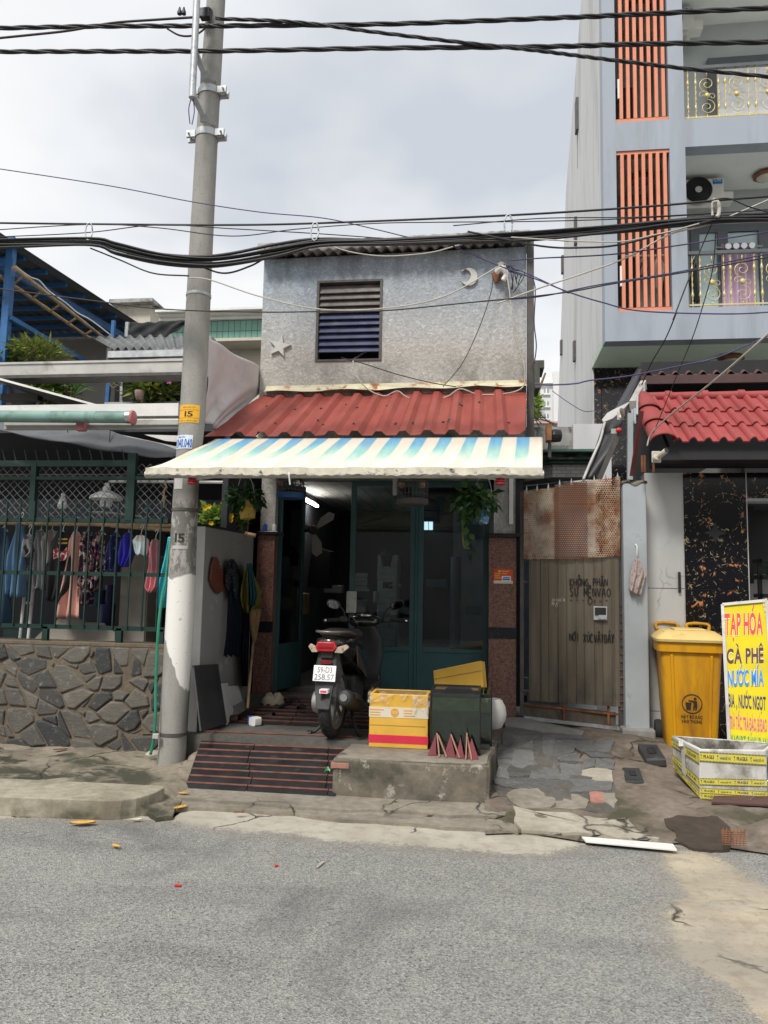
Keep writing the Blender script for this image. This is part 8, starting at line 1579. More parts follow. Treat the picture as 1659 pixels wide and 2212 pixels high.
# red notice on the right pillar
p0, p1 = PY('4', 1522, 640, FY-.004), PY('4', 1622, 566, FY-.004); nt = thing('wall_notice', 'small orange-red notice plate on the right granite pillar', 'sign', (p0+p1)/2); nw = p1.x-p0.x; nh = p1.z-p0.z; X_ = lambda u: p0.x+nw*u; Z_ = lambda v: p0.z+nh*v
M['noticered'] = mat('noticered', (.62, .075, .03), .4, .06, 9); M['noticeyellow'] = mat('noticeyellow', (.75, .50, .06), .5, .06, 9)
MB().box((p0.x, FY-.006, p0.z), (p1.x, FY-.001, p1.z)).build('plate', 'noticered', nt); MB().box((X_(0), FY-.008, Z_(0)), (X_(1), FY-.0062, Z_(.2))).build('strip', 'boxwhite', nt); MB().box((X_(.42), FY-.010, Z_(.16)), (X_(.9), FY-.0082, Z_(.52))).build('sticker', 'white', nt)
b = MB()
for u0, u1, v in ((.4, .8, .82), (.05, .38, .64), (.05, .34, .5), (.05, .38, .36), (.45, .7, .66)): b.box((X_(u0), FY-.0075, Z_(v)), (X_(u1), FY-.0063, Z_(v+.05)))
b.lathe([(.012, -.001), (.012, 0)], (X_(.3), FY-.0065, Z_(.84)), 10, 'y'); b.build('print', 'noticeyellow', nt); b = MB(); b.box((X_(.46), FY-.0115, Z_(.24)), (X_(.85), FY-.0102, Z_(.34))); b.box((X_(.5), FY-.0115, Z_(.38)), (X_(.85), FY-.0102, Z_(.44))); b.build('sticker_print', 'inkblue', nt)
# ------------------------------------------------------------------ plants
def leafmat(name, c, c2, tr=.25):
    m_, t, b = newmat(name); p = pos(t); cc = mixc(t, rng(t, noise(t, p, 26, 2), .35, .65), c, c2); setb(t, b, col=cc, rough=.45, spec=.4)
    tl = N(t, 'BsdfTranslucent', {'Color': cc}); mx_ = N(t, 'MixShader', {0: tr}); t.links.new(b.outputs[0], mx_.inputs[1]); t.links.new(tl.outputs[0], mx_.inputs[2]); t.links.new(mx_.outputs[0], t.nodes['Material Output'].inputs[0]); return m_
M['leaf'] = leafmat('leaf', (.045, .11, .025), (.10, .19, .04)); M['leaf_bright'] = leafmat('leaf_bright', (.16, .29, .045), (.30, .40, .08)); M['leaf_dark'] = leafmat('leaf_dark', (.02, .06, .022), (.05, .12, .035)); M['leaf_yellow'] = leafmat('leaf_yellow', (.22, .25, .05), (.38, .36, .10)); M['leaf_fern'] = leafmat('leaf_fern', (.16, .20, .05), (.30, .32, .09)); M['flower'] = mat('flower', (.80, .55, .02), .6, .1, 20); M['magenta'] = mat('magenta', (.40, .05, .22), .6, .2, 20); M['stem'] = mat('stem', (.18, .13, .07), .8, .2, 20)
rp_ = random.Random(21)
def foliage(name, parent, mt, c, r, n, L, W, up=.3, hang=0.0, bend=.25):
    c, r = V(c), V(r); b = MB()
    for _ in range(n):
        while True:
            q = V([rp_.uniform(-1, 1) for _ in range(3)])
            if .25 < q.length < 1: break
        q *= (.65+.35*rp_.random()); p = c+V((q.x*r.x, q.y*r.y, q.z*r.z)); d = (q+V((rp_.uniform(-.7, .7), rp_.uniform(-.9, .3), rp_.uniform(-.5, .6)+up-hang))).normalized(); s = rp_.uniform(.6, 1.25)
        b.leaf(p, d, V((rp_.uniform(-.6, .6), rp_.uniform(-1, .2), 1)), L*s, W*s, bend)
    return b.build(name, mt, parent, fix=False)
def stems(parent, base, c, r, n=6, rad_=.006):
    b = MB(); base, c = V(base), V(c)
    for _ in range(n): e = c+V((rp_.uniform(-.7, .7)*r[0], rp_.uniform(-.7, .7)*r[1], rp_.uniform(-.2, .8)*r[2])); b.tube(spline([base+V((rp_.uniform(-.03, .03), 0, 0)), base.lerp(e, .5)+V((rp_.uniform(-.05, .05), rp_.uniform(-.03, .03), .03)), e], 4), [rad_*(1-.08*i) for i in range(9)], 5)
    b.build('stem', 'stem', parent)
def bpy_box(zone, x0, y0, x1, y1, Y, dy):
    a, b_ = PY(zone, x0, y1, Y), PY(zone, x1, y0, Y); c = (a+b_)/2; return c, V(((b_.x-a.x)/2, dy, (b_.z-a.z)/2))
# flowering bush behind the porch wall
c, r = bpy_box('w3', 470, 1235, 1010, 1540, 7.35, .28); c.x -= .02
fb2 = thing('flowering_bush', 'bright green bush with yellow flowers above the porch side wall', 'bush', c-V((0, 0, r.z))); foliage('foliage', fb2, 'leaf_bright', c, r, 420, .085, .048, .2); foliage('foliage', fb2, 'leaf', c+V((0, .1, -.03)), r*.9, 200, .085, .048, .1); stems(fb2, c-V((0, -.1, r.z+.3)), c, r, 10)
for zx, zy in ((550, 1275), (590, 1255), (765, 1215), (815, 1355), (810, 1395), (735, 1220), (610, 1430)):
    p = PY('w3', zx, zy, 7.08); b = MB()
    for k in range(6): a = k*1.047; b.leaf(p, (math.cos(a), -.5, math.sin(a)), (0, -1, 0), .035, .03, -.1)
    b.build('flower', 'flower', fb2, fix=False)
tag(MB().tube([PY('w3', 790, 1500, 7.3), PY('w3', 1060, 1555, 7.3)], .022, 8).build('bamboo_pole', 'bamboo', smooth='all'), 'short bamboo pole lying on the porch wall top under the bush', 'pole', 'bamboo poles of the yard')
# hanging pots
def pot(zone, x0, y0, x1, y1, Y, lb, mt, rot=0.0):
    c, r = bpy_box(zone, x0, y0, x1, y1, Y, .1); t_ = thing('hanging_plant', lb, 'plant', c-V((0, 0, r.z)), 'hanging plants under the awning'); Mx = Matrix.Translation(c) @ Matrix.Rotation(rad(rot), 4, 'Y'); R = r.x; h = r.z
    MB(Mx).lathe([(R*.84, -h), (R*.95, 0), (R, h*.9), (R*1.05, h*.92), (R*1.05, h), (R*.9, h), (R*.85, h*.7), (0, h*.7)], (0, 0, 0), 22).build('bucket', mt, t_, smooth=True); MB(Mx).tube(spline([(-R, 0, h*.9), (-R*.8, 0, h*2.8), (0, 0, h*4.0), (R*.8, 0, h*2.8), (R, 0, h*.9)], 5), .004, 6).build('bail', 'galv', t_); return t_, c, r
def bucketmat(name, base, lab, lab2):
    m_, t, b = newmat(name); p = pos(t); s_ = N(t, 'SeparateXYZ', {0: p}).outputs[2]; n1 = noise(t, p, 22, 2, .5); c = mixc(t, rng(t, n1, .48, .54), lab, lab2); c = mixc(t, rng(t, noise(t, p, 60, 2), .58, .64), c, base); setb(t, b, col=c, rough=.4); return m_
M['bucketblue'] = bucketmat('bucketblue', (.60, .58, .50), (.05, .22, .42), (.04, .15, .30)); M['bucketyellow'] = bucketmat('bucketyellow', (.10, .20, .22), (.60, .40, .03), (.55, .36, .04))
hp, c, r = pot('4', 1408, 225, 1505, 330, 6.75, 'trailing pothos in a blue printed paint bucket by the right pillar', 'bucketblue', 4)
c2, r2 = bpy_box('4', 1300, 130, 1560, 330, 6.75, .18); foliage('foliage', hp, 'leaf_dark', c2+V((0, -.02, .03)), r2*.95, 150, .095, .065, -.1, .25, .4); foliage('foliage', hp, 'leaf', c2+V((.0, -.08, .05)), r2*.8, 60, .09, .06, -.1, .2, .4)
vn = [PY('4', x, y, 6.68) for x, y in ((1385, 240), (1362, 300), (1362, 380), (1368, 450), (1398, 458))]; MB().tube(spline(vn, 5), .005, 6).build('vine', 'leaf_yellow', hp, smooth='all'); b = MB()
for x, y in ((1370, 300), (1380, 345), (1365, 350), (1395, 380), (1388, 410), (1350, 270)): b.leaf(PY('4', x, y, 6.67), (rp_.uniform(-.6, .8), -.3, -.7), (0, -1, .3), .08, .055)
b.build('vine_leaves', 'leaf', hp, fix=False)
hp2, c, r = pot('w3', 885, 1190, 1065, 1380, 6.7, 'trailing pothos in a yellow printed bucket near the concrete pole', 'bucketyellow', -6); c2, r2 = bpy_box('w3', 720, 1040, 1180, 1280, 6.7, .16); foliage('foliage', hp2, 'leaf_dark', c2, r2, 190, .085, .06, -.1, .25, .4)
MB().tube(spline([PY('w3', x, y, 6.62) for x, y in ((1100, 1260), (1115, 1330), (1110, 1370))], 4), .004, 5).build('vine', 'leaf_dark', hp2); MB().tube(spline([PY('w3', x, y, 6.62) for x, y in ((990, 1390), (975, 1520), (940, 1600), (870, 1640))], 4), .003, 5).build('vine', 'stem', hp2)
# bird cages
def cage(zone, cx_, y0, y1, wz, Y, lb, mt, cups):
    a, b_ = PY(zone, cx_, y1, Y), PY(zone, cx_, y0, Y); h = b_.z-a.z; R = (PY(zone, cx_+wz, y1, Y).x-PY(zone, cx_-wz, y1, Y).x)/2; t_ = thing('bird_cage', lb, 'bird cage', a, 'bird cages under the awning'); MB().lathe([(R*.95, -.035), (R*1.03, -.02), (R*1.03, .015), (R*.98, .02), (0, .02)], a, 26).build('base_tray', mt, t_, smooth=True)
    b = MB()
    for k in range(26):
        an = 2*math.pi*k/26; d = V((math.cos(an), math.sin(an), 0)); b.tube(spline([a+d*R*.96, a+d*R*.98+V((0, 0, h*.6)), a+d*R*.75+V((0, 0, h*.88)), a+d*R*.15+V((0, 0, h))], 3), .0028, 4)
    for q in (.25, .5, .66): ring(b, [(R*.975, -.003), (R*.985, -.003), (R*.985, .003), (R*.975, .003)], a+V((0, 0, h*q)), 26, 'z')
    b.build('wires', 'darksteel', t_); MB().tube(spline([a+V((0, 0, h)), a+V((.02, 0, h+.05)), a+V((0, 0, h+.08)), a+V((0, 0, h+.25))], 4), .004, 6).build('hook', 'darksteel', t_)
    for dx, mt2 in cups: MB().lathe([(.018, 0), (.026, .01), (.028, .045), (.022, .045), (.02, .012), (0, .01)], a+V((dx*R, -R*.5, h*.45)), 12).build('feed_cup', mt2, t_, smooth=True)
M['trayblue'] = mat('trayblue', (.03, .10, .28), .5, .15, 6); M['traygrey'] = mat('traygrey', (.11, .10, .105), .7, .15, 6)
cage('w8', 230, 110, 235, 88, 6.9, 'bird cage with a blue base tray at the left of the door', 'trayblue', ((.6, 'white'), (-.6, 'stick'))); cage('w8', 1045, 95, 275, 105, 6.9, 'bird cage with a grey base tray before the door middle', 'traygrey', ((-.65, 'stick'), (.65, 'stick')))
p = PY('w8', 932, 165, 6.9); tag(MB().box(p+V((-.022, -.02, -.10)), p+V((.022, .02, .10))).build('drinker', 'alu', bevel=.006), 'pale plastic drinker on the side of the grey-tray bird cage', 'drinker')
# terrace plants
def plant(nm, lb, zone, x0, y0, x1, y1, Y, parts, dy=.25, pt=True):
    c, r = bpy_box(zone, x0, y0, x1, y1, Y, dy); t_ = thing(nm, lb, 'plant', c-V((0, 0, r.z)), 'plants on the terrace')
    for mt, n, L, W, up, hang in parts: foliage('foliage', t_, mt, c, r, n, L, W, up, hang)
    stems(t_, c-V((0, 0, r.z*1.1)), c, r, 8, .01); return t_, c, r
t_, c, r = plant('potted_conifer', 'feathery olive-green potted shrub on the terrace under the blue roof', '1', 50, 725, 410, 860, 7.9, (('leaf_fern', 560, .14, .024, .3, 0), ('leaf_bright', 160, .12, .022, .3, 0)), .4); MB().lathe([(.16, -.32), (.24, -.1), (.28, .0), (.25, .0), (0, -.05)], (c.x-.1, 7.9, PY('1', 140, 950, 7.9).z), 24).build('pot', 'darkpot', t_, smooth=True); M['darkpot'] = mat('darkpot', (.045, .05, .075), .6, .2, 5)
plant('leafy_shrub', 'bright bushy plant at the left edge beside the blue post', '1', -60, 800, 95, 862, 7.7, (('leaf', 120, .10, .05, .3, 0), ('leaf_bright', 60, .1, .05, .3, 0))); plant('climbing_vine', 'broad-leaved green vine below the grey gutter beam', '1', 195, 935, 440, 1060, 7.55, (('leaf', 120, .12, .09, .1, .2), ('leaf_bright', 200, .12, .08, .1, .2)))
t_, c, r = plant('spider_plant', 'spiky long-leaved plant right of the broad-leaved vine', '1', 400, 1000, 470, 1070, 7.5, (('leaf_dark', 30, .08, .03, .2, 0),)); b = MB()
for k in range(36): a_ = rp_.uniform(0, 6.28); d = V((math.cos(a_), math.sin(a_)*.6, rp_.uniform(.2, .9))); p = c+V((.02*d.x, 0, -.03)); e = p+d*rp_.uniform(.18, .30); b.add([p+V((0, 0, .01)), p.lerp(e, .5)+V((0, 0, .06)), e+V((0, 0, -.03)), p.lerp(e, .5)+V((.015, 0, .045))], [(0, 1, 2, 3)])
b.build('blades', 'leaf', t_, fix=False)
t_, c, r = plant('orchid_row', 'row of yellow-green orchids with magenta blooms left of the pole', '1', 740, 945, 1105, 1090, 7.55, (('leaf_yellow', 160, .13, .04, .35, 0), ('leaf_bright', 190, .12, .045, .3, 0), ('leaf', 90, .1, .04, .2, 0)), .2)
for x, y in ((920, 935), (950, 938), (975, 942), (1035, 955), (900, 940)): p = PY('1', x, y, 7.4); b = MB(); [b.leaf(p, (math.cos(k), -.4, math.sin(k)), (0, -1, 0), .045, .035) for k in range(6)]; b.build('bloom', 'magenta', t_, fix=False)
p = PY('1', 850, 1045, 7.35); MB().lathe([(.03, -.05), (.045, 0), (.05, .05), (.042, .05), (0, -.02)], p, 14).build('pink_pot', 'pinkpot', t_, smooth=True); M['pinkpot'] = mat('pinkpot', (.55, .40, .36), .7, .1, 9); a, b_ = PY('1', 980, 1100, 7.6), PY('1', 1100, 1050, 7.6); MB().box((a.x, 7.6, a.z), (b_.x, 7.8, b_.z)).build('trough', 'black', t_)
b = MB(); b.tube(spline([PY('1', x, y, 7.5) for x, y in ((600, 938), (660, 960), (690, 1000), (740, 970))], 5), .007, 5); b.tube(spline([PY('1', x, y, 7.5) for x, y in ((640, 945), (720, 985), (745, 978))], 5), .006, 5); tag(b.build('bare_branch', 'stem'), 'bare dry branch between the blue post and the orchids', 'branch')
# far tree in the alley gap
c, r = bpy_box('v3', 110, 500, 225, 720, 14, .6); t_ = thing('alley_tree', 'small bright tree in the gap right of the stucco house', 'tree', c-V((0, 0, 3))); foliage('crown', t_, 'leaf_bright', c, r, 160, .16, .10); MB().tube(spline([c+V((-.2, 0, -3)), c+V((-.1, 0, -1)), c, c+V((.2, 0, .6))], 5), [.07-.0035*i for i in range(16)], 7).build('trunk', 'stem', t_)
b = MB()
for pts in (((110, 640), (220, 600)), ((110, 670), (180, 780), (225, 870)), ((110, 780), (300, 750)), ((120, 680), (250, 830)), ((215, 690), (300, 780), (410, 830)), ((100, 810), (260, 780), (420, 860))): b.tube(spline([PY('v3', x, y, 10.5) for x, y in pts], 4), .008, 5)
tag(b.build('bare_twigs', 'stem'), 'tangle of bare twigs in the alley gap above the awning end', 'twigs')
# ------------------------------------------------------------------ yellow wheelie bin
bc = PZ('w6', 500, 1440, .16); bz = zA(bc.x, bc.y+.2); BM = Matrix.Translation((PZ('D', 1488, 1617, .165).x, 7.16, .165)) @ Matrix.Rotation(rad(-7), 4, 'Z')
M['binyellow'] = mat('binyellow', (.66, .32, .010), .45, .08, 3, (.30, .13, .02), 5, (.47, .70), spec=.4, streak=True); M['binlid'] = mat('binlid', (.70, .52, .20), .5, .08, 3, (.50, .34, .10), 5, (.6, .8))
bn = thing('wheelie_bin', 'yellow wheelie bin with a faded lid and litter symbol', 'bin', (bc.x, 7.2, .16)); Bn = lambda: MB(BM); zt_ = .96
def bsec(z, hw, y0, y1): return (z, 0, (y0+y1)/2, hw, (y1-y0)/2, 9)
BW = BM @ Matrix(((1, 0, 0, 0), (0, 0, 1, 0), (0, 1, 0, 0), (0, 0, 0, 1)))
MB(BW).loft([bsec(0, .205, .02, .40), bsec(.03, .215, .01, .42), bsec(.5, .24, -.03, .47), bsec(.86, .262, -.06, .50), bsec(.865, .285, -.085, .51), bsec(.95, .292, -.09, .52)], 40).build('body', 'binyellow', bn, smooth=True)
MB(BW).loft([bsec(.953, .298, -.11, .53), bsec(.975, .300, -.115, .535), bsec(1.01, .27, -.07, .50), bsec(1.045, .22, .0, .44), bsec(1.05, .20, .03, .42)], 40).build('lid', 'binlid', bn, smooth=True); Bn().box((-.13, .02, 1.045), (.14, .36, 1.066)).build('lid_panel', 'binlid', bn, bevel=.02)
for s in (-1, 1): Bn().box((s*.20-.03, .0, 1.0), (s*.20+.03, .05, 1.04)).build('lid_grip', 'binyellow', bn, bevel=.008); Bn().tube(spline([(s*.05, .50, 1.03), (s*.05, .56, 1.09), (s*.23, .56, 1.09), (s*.23, .50, 1.03)], 4), .016, 8).build('handle', 'binyellow', bn, smooth='all')
for s in (-1, 1): Bn().lathe([(.02, -.03), (.09, -.03), (.10, -.015), (.10, .015), (.09, .03), (.02, .03)], (s*.245, .42, .10-.0), 20, 'x').build('wheel', 'rubber', bn, smooth=True)
for x in (-.165, .165): Bn().prism([(x-.012, -.075+.0, .84), (x+.012, -.075, .84), (x*.85+.012, -.003, .05), (x*.85-.012, -.003, .05)], (0, .05, 0)).build('rib', 'binyellow', bn, bevel=.004)
def bf(x, z): y = .01-.075*(z/.86) if z < .5 else .01-.0402-(z-.5)*.0833*1.0; y = -.030-(z-.5)*.0834 if z >= .5 else .01-(z-.03)*.0851; return BM @ V((x, y-.004, z))
def btext(s_, x0_, x1_, z0_, z1_): o_ = bf(x0_, z0_); text('lettering', s_, o_, bf(x1_, z0_)-o_, bf(x0_, z1_)-o_, 'ink', bn, .02)
btext('HÃY BỎ RÁC', -.09, .085, .285, .325); btext('VÀO THÙNG', -.09, .08, .245, .283)
b = MB(); cz = .415; R = .082
b.tube([bf(.0+R*math.cos(i*.2094), cz+R*math.sin(i*.2094)) for i in range(31)], .0035, 5); 
def flat(pts): b.prism([bf(x, cz+z)+V((0, -.001, 0)) for x, z in pts], (0, .002, 0))
flat([(-.055, .01), (-.005, .01), (-.012, -.055), (-.046, -.055)]); flat([(.012, .025), (.04, .025), (.044, -.02), (.036, -.055), (.026, -.055), (.026, -.02), (.016, -.055), (.008, -.055), (.012, -.01)]); flat([(.02, .025), (-.03, .032), (-.03, .024), (.02, .012)]); flat([(.026+.012*math.cos(a), .045+.012*math.sin(a)) for a in [i*.628 for i in range(10)]]); b.build('litter_symbol', 'ink', bn)
# ------------------------------------------------------------------ shop sign board
def plane_hit(zone, x, y, p0, n): d = ray(zone, x, y); o_ = V((0, 0, EYE)); t = (p0-o_).dot(n)/d.dot(n); return o_+d*t
sTL, sTR, sBL = PY('w6', 838, 212, 6.80), PY('w6', 1212, 178, 6.72), PZ('w6', 930, 1700, .14); sBL = PY('w6', 906, 1640, 6.45); sBR = sTR+(sBL-sTL)
sn = (sTR-sTL).cross(sBL-sTL).normalized(); sn = -sn if sn.y > 0 else sn
sg = thing('shop_sign', 'yellow upright sign board with coloured drink and grocery lettering', 'sign', (sBL+sBR)/2); su, sv = sTR-sTL, sBL-sTL
M['signyellow'] = mat('signyellow', (.68, .56, .02), .6, .06, 4, (.48, .40, .08), 3, (.55, .8), spec=.12); bb = lambda u, v, o=0: sTL+su*u+sv*v+sn*o
MB().prism([bb(0, 0), bb(1, 0), bb(1, 1), bb(0, 1)], -sn*.025).build('board', 'signyellow', sg)
for a, c in (((0, 0), (1, 0)), ((1, 0), (1, 1)), ((0, 0), (0, 1)), ((0, 1), (1, 1))): MB().bar(bb(*a, .002), bb(*c, .002), .024, .03, sn).build('frame', 'alu', sg)
MB().prism([bb(.90, -.01, .02), bb(1.02, -.015, .02), bb(1.02, .07, .02), bb(.96, .12, .02)], sn*.004).build('torn_tape', 'film', sg)
for s_, x0_, y0_, x1_, y1_, c, bo in (('TẠP HÓA', 858, 222, 1182, 522, (.75, .04, .06), .03), ('CÀ PHÊ', 874, 540, 1188, 712, (.09, .022, .018), .035), ('NƯỚC MÍA', 884, 722, 1190, 912, (.02, .22, .62), .03), ('BIA , NƯỚC NGỌT', 888, 925, 1208, 1128, (.02, .02, .12), .015), ('TRÀ TẮC, TRÀ ĐÀO, BÍ ĐAO', 898, 1100, 1216, 1300, (.62, .04, .28), .01), ('YAOURT, BÁNH PLAN', 908, 1282, 1222, 1450, (.02, .30, .12), .02)):
    p, q, r_ = [plane_hit('w6', x, y, sTL+sn*.004, sn) for x, y in ((x0_, y1_-(18 if y0_ > 900 else 0)), (x1_, y1_+(14 if y0_ > 900 else -8)), (x0_, y0_))]; nm = 'sg'+str(y0_); M[nm] = mat(nm, c, .5, .04, 9)
    if bo >= .03:
        M.setdefault('sgwhite', mat('sgwhite', (.85, .78, .45), .5, .03, 9)); text('letter_outline', s_, p, q-p, r_-p, 'sgwhite', sg, bo+.035)
    text('lettering', s_, p+sn*.002, q-p, r_-p, nm, sg, bo)
MB().bar(bb(.5, .25, -.03), bb(.5, .85, -.03)+V((0, .45, 0)), .03).build('prop', 'darksteel', sg)
# ------------------------------------------------------------------ white foam crate with warning tape
ya = onA('w6', 648, 1866).y+.01; yb3 = ya+.45; fc = [PY('w6', 648, 1866, ya), PY('w6', 1222, 1898, ya+.07), PY('w6', 1330, 1640, yb3+.05), PY('w6', 424, 1618, yb3)]; ft = [PY('w6', 642, 1440, ya), PY('w6', 1206, 1448, ya+.07), PY('w6', 1290, 1385, yb3+.07), PY('w6', 404, 1322, yb3)]
M['foam'] = mat('foam', (.62, .61, .57), .8, .06, 5, (.24, .22, .18), 5, (.44, .66)); M['foamdirty'] = mat('foamdirty', (.42, .40, .36), .9, .12, 6, (.10, .09, .075), 5, (.42, .58)); M['tapeyellow'] = mat('tapeyellow', (.66, .58, .10), .4, .08, 9, (.5, .47, .36), 7, (.55, .7))
cr = thing('foam_crate', 'dirty white foam crate wrapped in yellow fragile tape', 'crate', sum(fc, V())/4); cc_ = sum(fc, V())/4; ct = sum(ft, V())/4
it = [p+(ct-p)*.10 for p in ft]; ib = [p+(cc_-p)*.12+V((0, 0, .03)) for p in fc]; b = MB()
b.add(fc+ft+it+ib, [(3, 2, 1, 0)]+[(i, (i+1) % 4, 4+(i+1) % 4, 4+i) for i in range(4)]+[(4+i, 4+(i+1) % 4, 8+(i+1) % 4, 8+i) for i in range(4)]+[(8+i, 8+(i+1) % 4, 12+(i+1) % 4, 12+i) for i in range(4)]+[(12, 13, 14, 15)]); b.build('shell', 'foam', cr, bevel=.01)
MB().add([p+(ct-p)*.004-V((0, 0, .004)) for p in it]+[p+(cc_-p)*.004 for p in ib], [(i, (i+1) % 4, 4+(i+1) % 4, 4+i) for i in range(4)]+[(4, 5, 6, 7)]).build('lining', 'foamdirty', cr, fix=False)
def face(i, j):
    n = (fc[j]-fc[i]).cross(ft[i]-fc[i]).normalized(); n = n if n.y < 0 else -n
    return (lambda u, v, o=.003: (fc[i].lerp(fc[j], u)).lerp(ft[i].lerp(ft[j], u), v)+n*o), n
FF, fn = face(0, 1); LF, ln_ = face(0, 3)
def tape(F, n, v0, v1, u0=0.0, u1=1.0, dv=0.0, words=('FRAGILE', 'HÀNG DỄ VỠ', 'FRAGILE', 'HÀNG DỄ VỠ'), dash=True, o=.003, light=True):
    w_ = MB().prism([F(u0, v0, o), F(u1, v0+dv, o), F(u1, v1+dv, o), F(u0, v1, o)], n*.0008).build('tape', 'tapeyellow', cr); b = MB(); h = v1-v0
    nd = int(46*(u1-u0))
    for k in range(nd):
        a, c = u0+(u1-u0)*(k+.15)/nd, u0+(u1-u0)*(k+.72)/nd
        for va, vb_ in ((-.04, .12), (.88, 1.04)): q = lambda u, f: F(u, v0+h*f+dv*(u-u0)/(u1-u0), o+.0016); b.add([q(a, va), q(c, va), q(c, vb_), q(a, vb_)], [(0, 1, 2, 3)])
    tag(b.build('tape_dashes', 'ink', w_, fix=False), kind='stuff')
    for k, s_ in enumerate(words):
        a = u0+(u1-u0)*(k+.22)/len(words); c = u0+(u1-u0)*(k+.86)/len(words); q = lambda u, f: F(u, v0+h*f+dv*(u-u0)/(u1-u0), o+.0018); text('lettering', s_, q(a, .32), q(c, .32)-q(a, .32), q(a, .70)-q(a, .32), 'ink', w_, .02)
        g = u0+(u1-u0)*(k+.04)/len(words); MB().add([q(g, .72), q(g+.022, .72), q(g+.011, .5), q(g+.016, .30), q(g+.006, .30)], [(0, 2, 1), (2, 4, 3)]).build('glass_symbol', 'ink', w_, fix=False)
tape(FF, fn, .76, .95, .0, 1.0, -.05); tape(FF, fn, .29, .42, .0, 1.0, .02); tape(FF, fn, .01, .13, .0, 1.0, .0); tape(FF, fn, .125, .23, .0, 1.0, -.01, o=.0045)
tape(LF, ln_, .70, .90, 0, 1, .0, ('FRAGILE', 'HÀNG DỄ VỠ')); tape(LF, ln_, .22, .40, 0, 1, .05, ('FRAGILE', 'HÀNG DỄ VỠ')); tape(LF, ln_, .02, .15, 0, 1, .05, ('HÀNG DỄ VỠ', 'FRAGILE'))
MB().prism([LF(.48, .18, .006), LF(.62, .22, .006), LF(.62, .97, .006), LF(.48, .95, .006)], ln_*.001).build('paper_label', 'offwhite', cr); MB().prism([LF(.50, .90, .012), LF(.60, .86, .025), LF(.66, 1.02, .012), LF(.55, 1.03, .008)], ln_*.002).build('torn_flap', 'white', cr)
tag(MB().prism([V((p.x, p.y, zA(p.x, p.y)+.012)) for p in (onA('w6', 745, 1918), onA('w6', 1300, 1948), onA('w6', 1330, 1800), onA('w6', 800, 1780))], (0, 0, .012)).build('wooden_board', 'browntile'), 'flat brown board lying under the white foam crate', 'board')
tag(MB().prism([PY('w6', 1040, 1890, ya-.06), PY('w6', 1215, 1690, ya-.01), PY('w6', 1240, 1690, ya-.01), PY('w6', 1055, 1893, ya-.06)], (0, .004, 0)).build('acrylic_strip', 'clear'), 'clear acrylic strip leaning on the foam crate corner', 'strip')
p = PY('w6', 1225, 1640, ya+.15); tag(MB().lathe([(.06, -.18), (.08, -.1), (.085, .08), (.06, .12), (0, .125)], p+V((.05, .02, 0)), 16).build('blue_container', 'violetdark', smooth=True), 'dark blue container at the right edge behind the foam crate', 'container')
# ------------------------------------------------------------------ meter covers, scraps and leaves
M['meter'] = mat('meter', (.045, .047, .05), .55, .2, 6, (.10, .095, .085), 8, (.58, .75))
def meter(pts, lb, h):
    q = [onA('w6', x, y) for x, y in pts]; zt_ = max(p.z for p in q)+h; t_ = thing('meter_cover', lb, 'cover', sum(q, V())/4, 'water meter covers'); A, B, C, E_ = [V((p.x, p.y, p.z+h)) for p in q]; o_ = MB().prism([A, B, C, E_], (0, 0, -.07)).build('lid', 'meter', t_, bevel=.014)
    f = lambda u, v: A.lerp(B, u).lerp(E_.lerp(C, u), v)+V((0, 0, .0008))
    for k in range(11): u = .08+.84*k/10; MB().prism([f(u-.02, .07), f(u+.02, .07), f(u+.02, .93), f(u-.02, .93)], (0, 0, .004)).build('rib', 'meter', t_) if not 3 <= k <= 7 else [MB().prism([f(u-.02, a), f(u+.02, a), f(u+.02, c), f(u-.02, c)], (0, 0, .004)).build('rib', 'meter', t_) for a, c in ((.07, .28), (.72, .93))]
    MB().prism([f(.32, .34), f(.68, .34), f(.68, .66), f(.32, .66)], (0, 0, .007)).build('inset', 'blackplastic', t_, bevel=.002)
meter([(115, 1425), (285, 1432), (362, 1555), (185, 1560)], 'dark ribbed water meter cover nearest the yellow bin', .035); meter([(-20, 1605), (135, 1608), (175, 1728), (15, 1722)], 'dark ribbed water meter cover beside the slate paving', .012)
p = [PZ('6', x, y, .02) for x, y in ((585, 912), (1112, 955), (1135, 988), (610, 938))]; tag(MB().prism(p, (0, 0, .012)).build('white_plank', 'whitepaint', bevel=.002), 'narrow white plank lying along the road edge', 'plank')
b = MB(); c = PZ('6', 1460, 945, .05)
for k in range(7): b.tube([c+V((-.07+k*.02, -.02, .0)), c+V((-.055+k*.02, .0, .09))], .003, 4); b.tube([c+V((-.07, -.02+.003*k, .012*k)), c+V((.07, -.02+.003*k, .012*k))], .003, 4)
tag(b.build('drain_grate', 'rust'), 'bent rusty wire grate at the broken drain hole', 'grate')
M['deadleaf'] = mat('deadleaf', (.62, .33, .06), .6, .2, 30, (.4, .16, .04), 20)
def fallen(zone, x, y, s, rz, lb, z=.012, mt='deadleaf'):
    p = PZ(zone, x, y, z); Mx = Matrix.Translation(p) @ Matrix.Rotation(rad(rz), 4, 'Z'); b = MB(Mx)
    b.grid(lambda u, v: (s*(u-.5), s*.42*(v-.5)*math.sin(math.pi*min(.98, max(.02, u)))**.7, .003+.10*s*(abs(v-.5)*1.3+.6*(u-.4)**2)), 10, 6, (0, 0, .0015)); b.tube([(s*.48, 0, .01), (s*.65, .01, .018)], .0015, 4); tag(b.build('fallen_leaf', mt, smooth='all'), lb, 'leaf', 'fallen leaves')
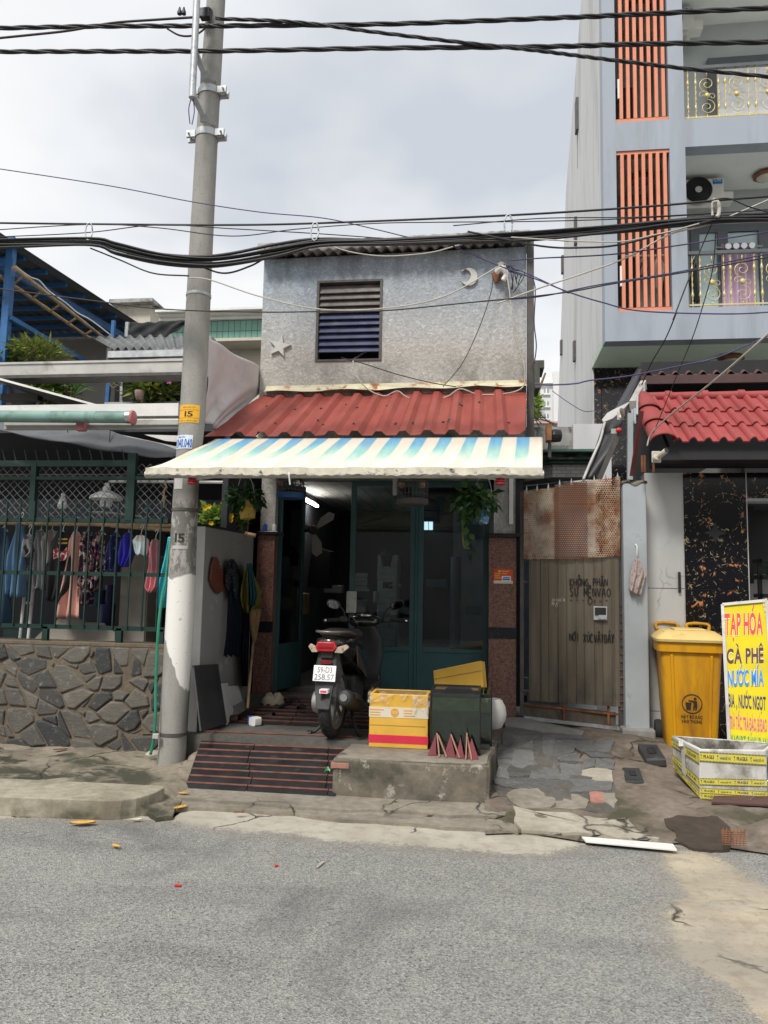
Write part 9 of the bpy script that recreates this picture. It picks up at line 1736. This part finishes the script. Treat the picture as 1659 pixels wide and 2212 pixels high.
fallen('3', 505, 1245, .16, 15, 'large curled yellow leaf on the road before the kerb'); fallen('D', 250, 1829, .075, -30, 'small bright yellow leaf lying out on the asphalt'); fallen('3', 1102, 1148, .11, 60, 'orange leaf on the gutter strip below the ramp', .028); fallen('3', 1120, 1060, .08, 10, 'small orange leaf at the lower left ramp corner', .05); fallen('3', 368, 795, .11, 30, 'brown leaf on the pavement by the stone wall', .14, 'rust'); fallen('3', 835, 1222, .07, 20, 'pale leaf at the kerb end', .012, 'flash'); fallen('w7', 362, 467, .07, 10, 'small red-brown leaf in the gutter below the ramp', .03, 'rust')
gs = PZ('w7', 762, 277, .13); gs = PY('w7', 762, 280, 5.80); b = MB(); b.grid(lambda u, v: PY('w7', 738+48*u, 290-28*u+10*math.sin(u*7)+(12*v-6), 5.83)+V((0, -.02-.02*math.sin(u*6), .006*math.sin(v*9+u*11))), 14, 4, (0, .003, 0)); tag(b.build('plastic_scrap', 'greenscrap'), 'bright green plastic scrap on the striped ramp', 'scrap'); M['greenscrap'] = mat('greenscrap', (.03, .50, .15), .3, .2, 25, (.6, .75, .65), 20, (.5, .6))
for k, (x, y, w_, mt, lb) in enumerate(((384, 1914, .018, 'redcap', 'small red scrap on the asphalt at left'), (597, 1871, .010, 'redcap', 'tiny red scrap on the asphalt nearer the ramp'), (692, 1869, .05, 'gutter', 'pale cement chip on the asphalt left of centre'))):
    p = PZ('D', x, y, .004); tag(MB(Matrix.Translation(p) @ Matrix.Rotation(k*.7, 4, 'Z')).prism([(-w_, -.006, 0), (w_*.9, -.009, 0), (w_, .007, 0), (-w_*.8, .010, 0)], (0, 0, .008)).build('road_scrap', mt, bevel=.002), lb, 'scrap')
# the far side of the street: a plain row of houses the door glass mirrors
op = MB().box((-14, -9.5, 0), (14, -9, 5.2)).build('opposite_houses', 'pavementwall'); op['kind'] = 'structure'; M['pavementwall'] = mat('pavementwall', (.22, .21, .19), .9, .2, .7)
# ------------------------------------------------------------------ materials onto the meshes
for me, mt in PEND: me.materials[0] = M[mt]
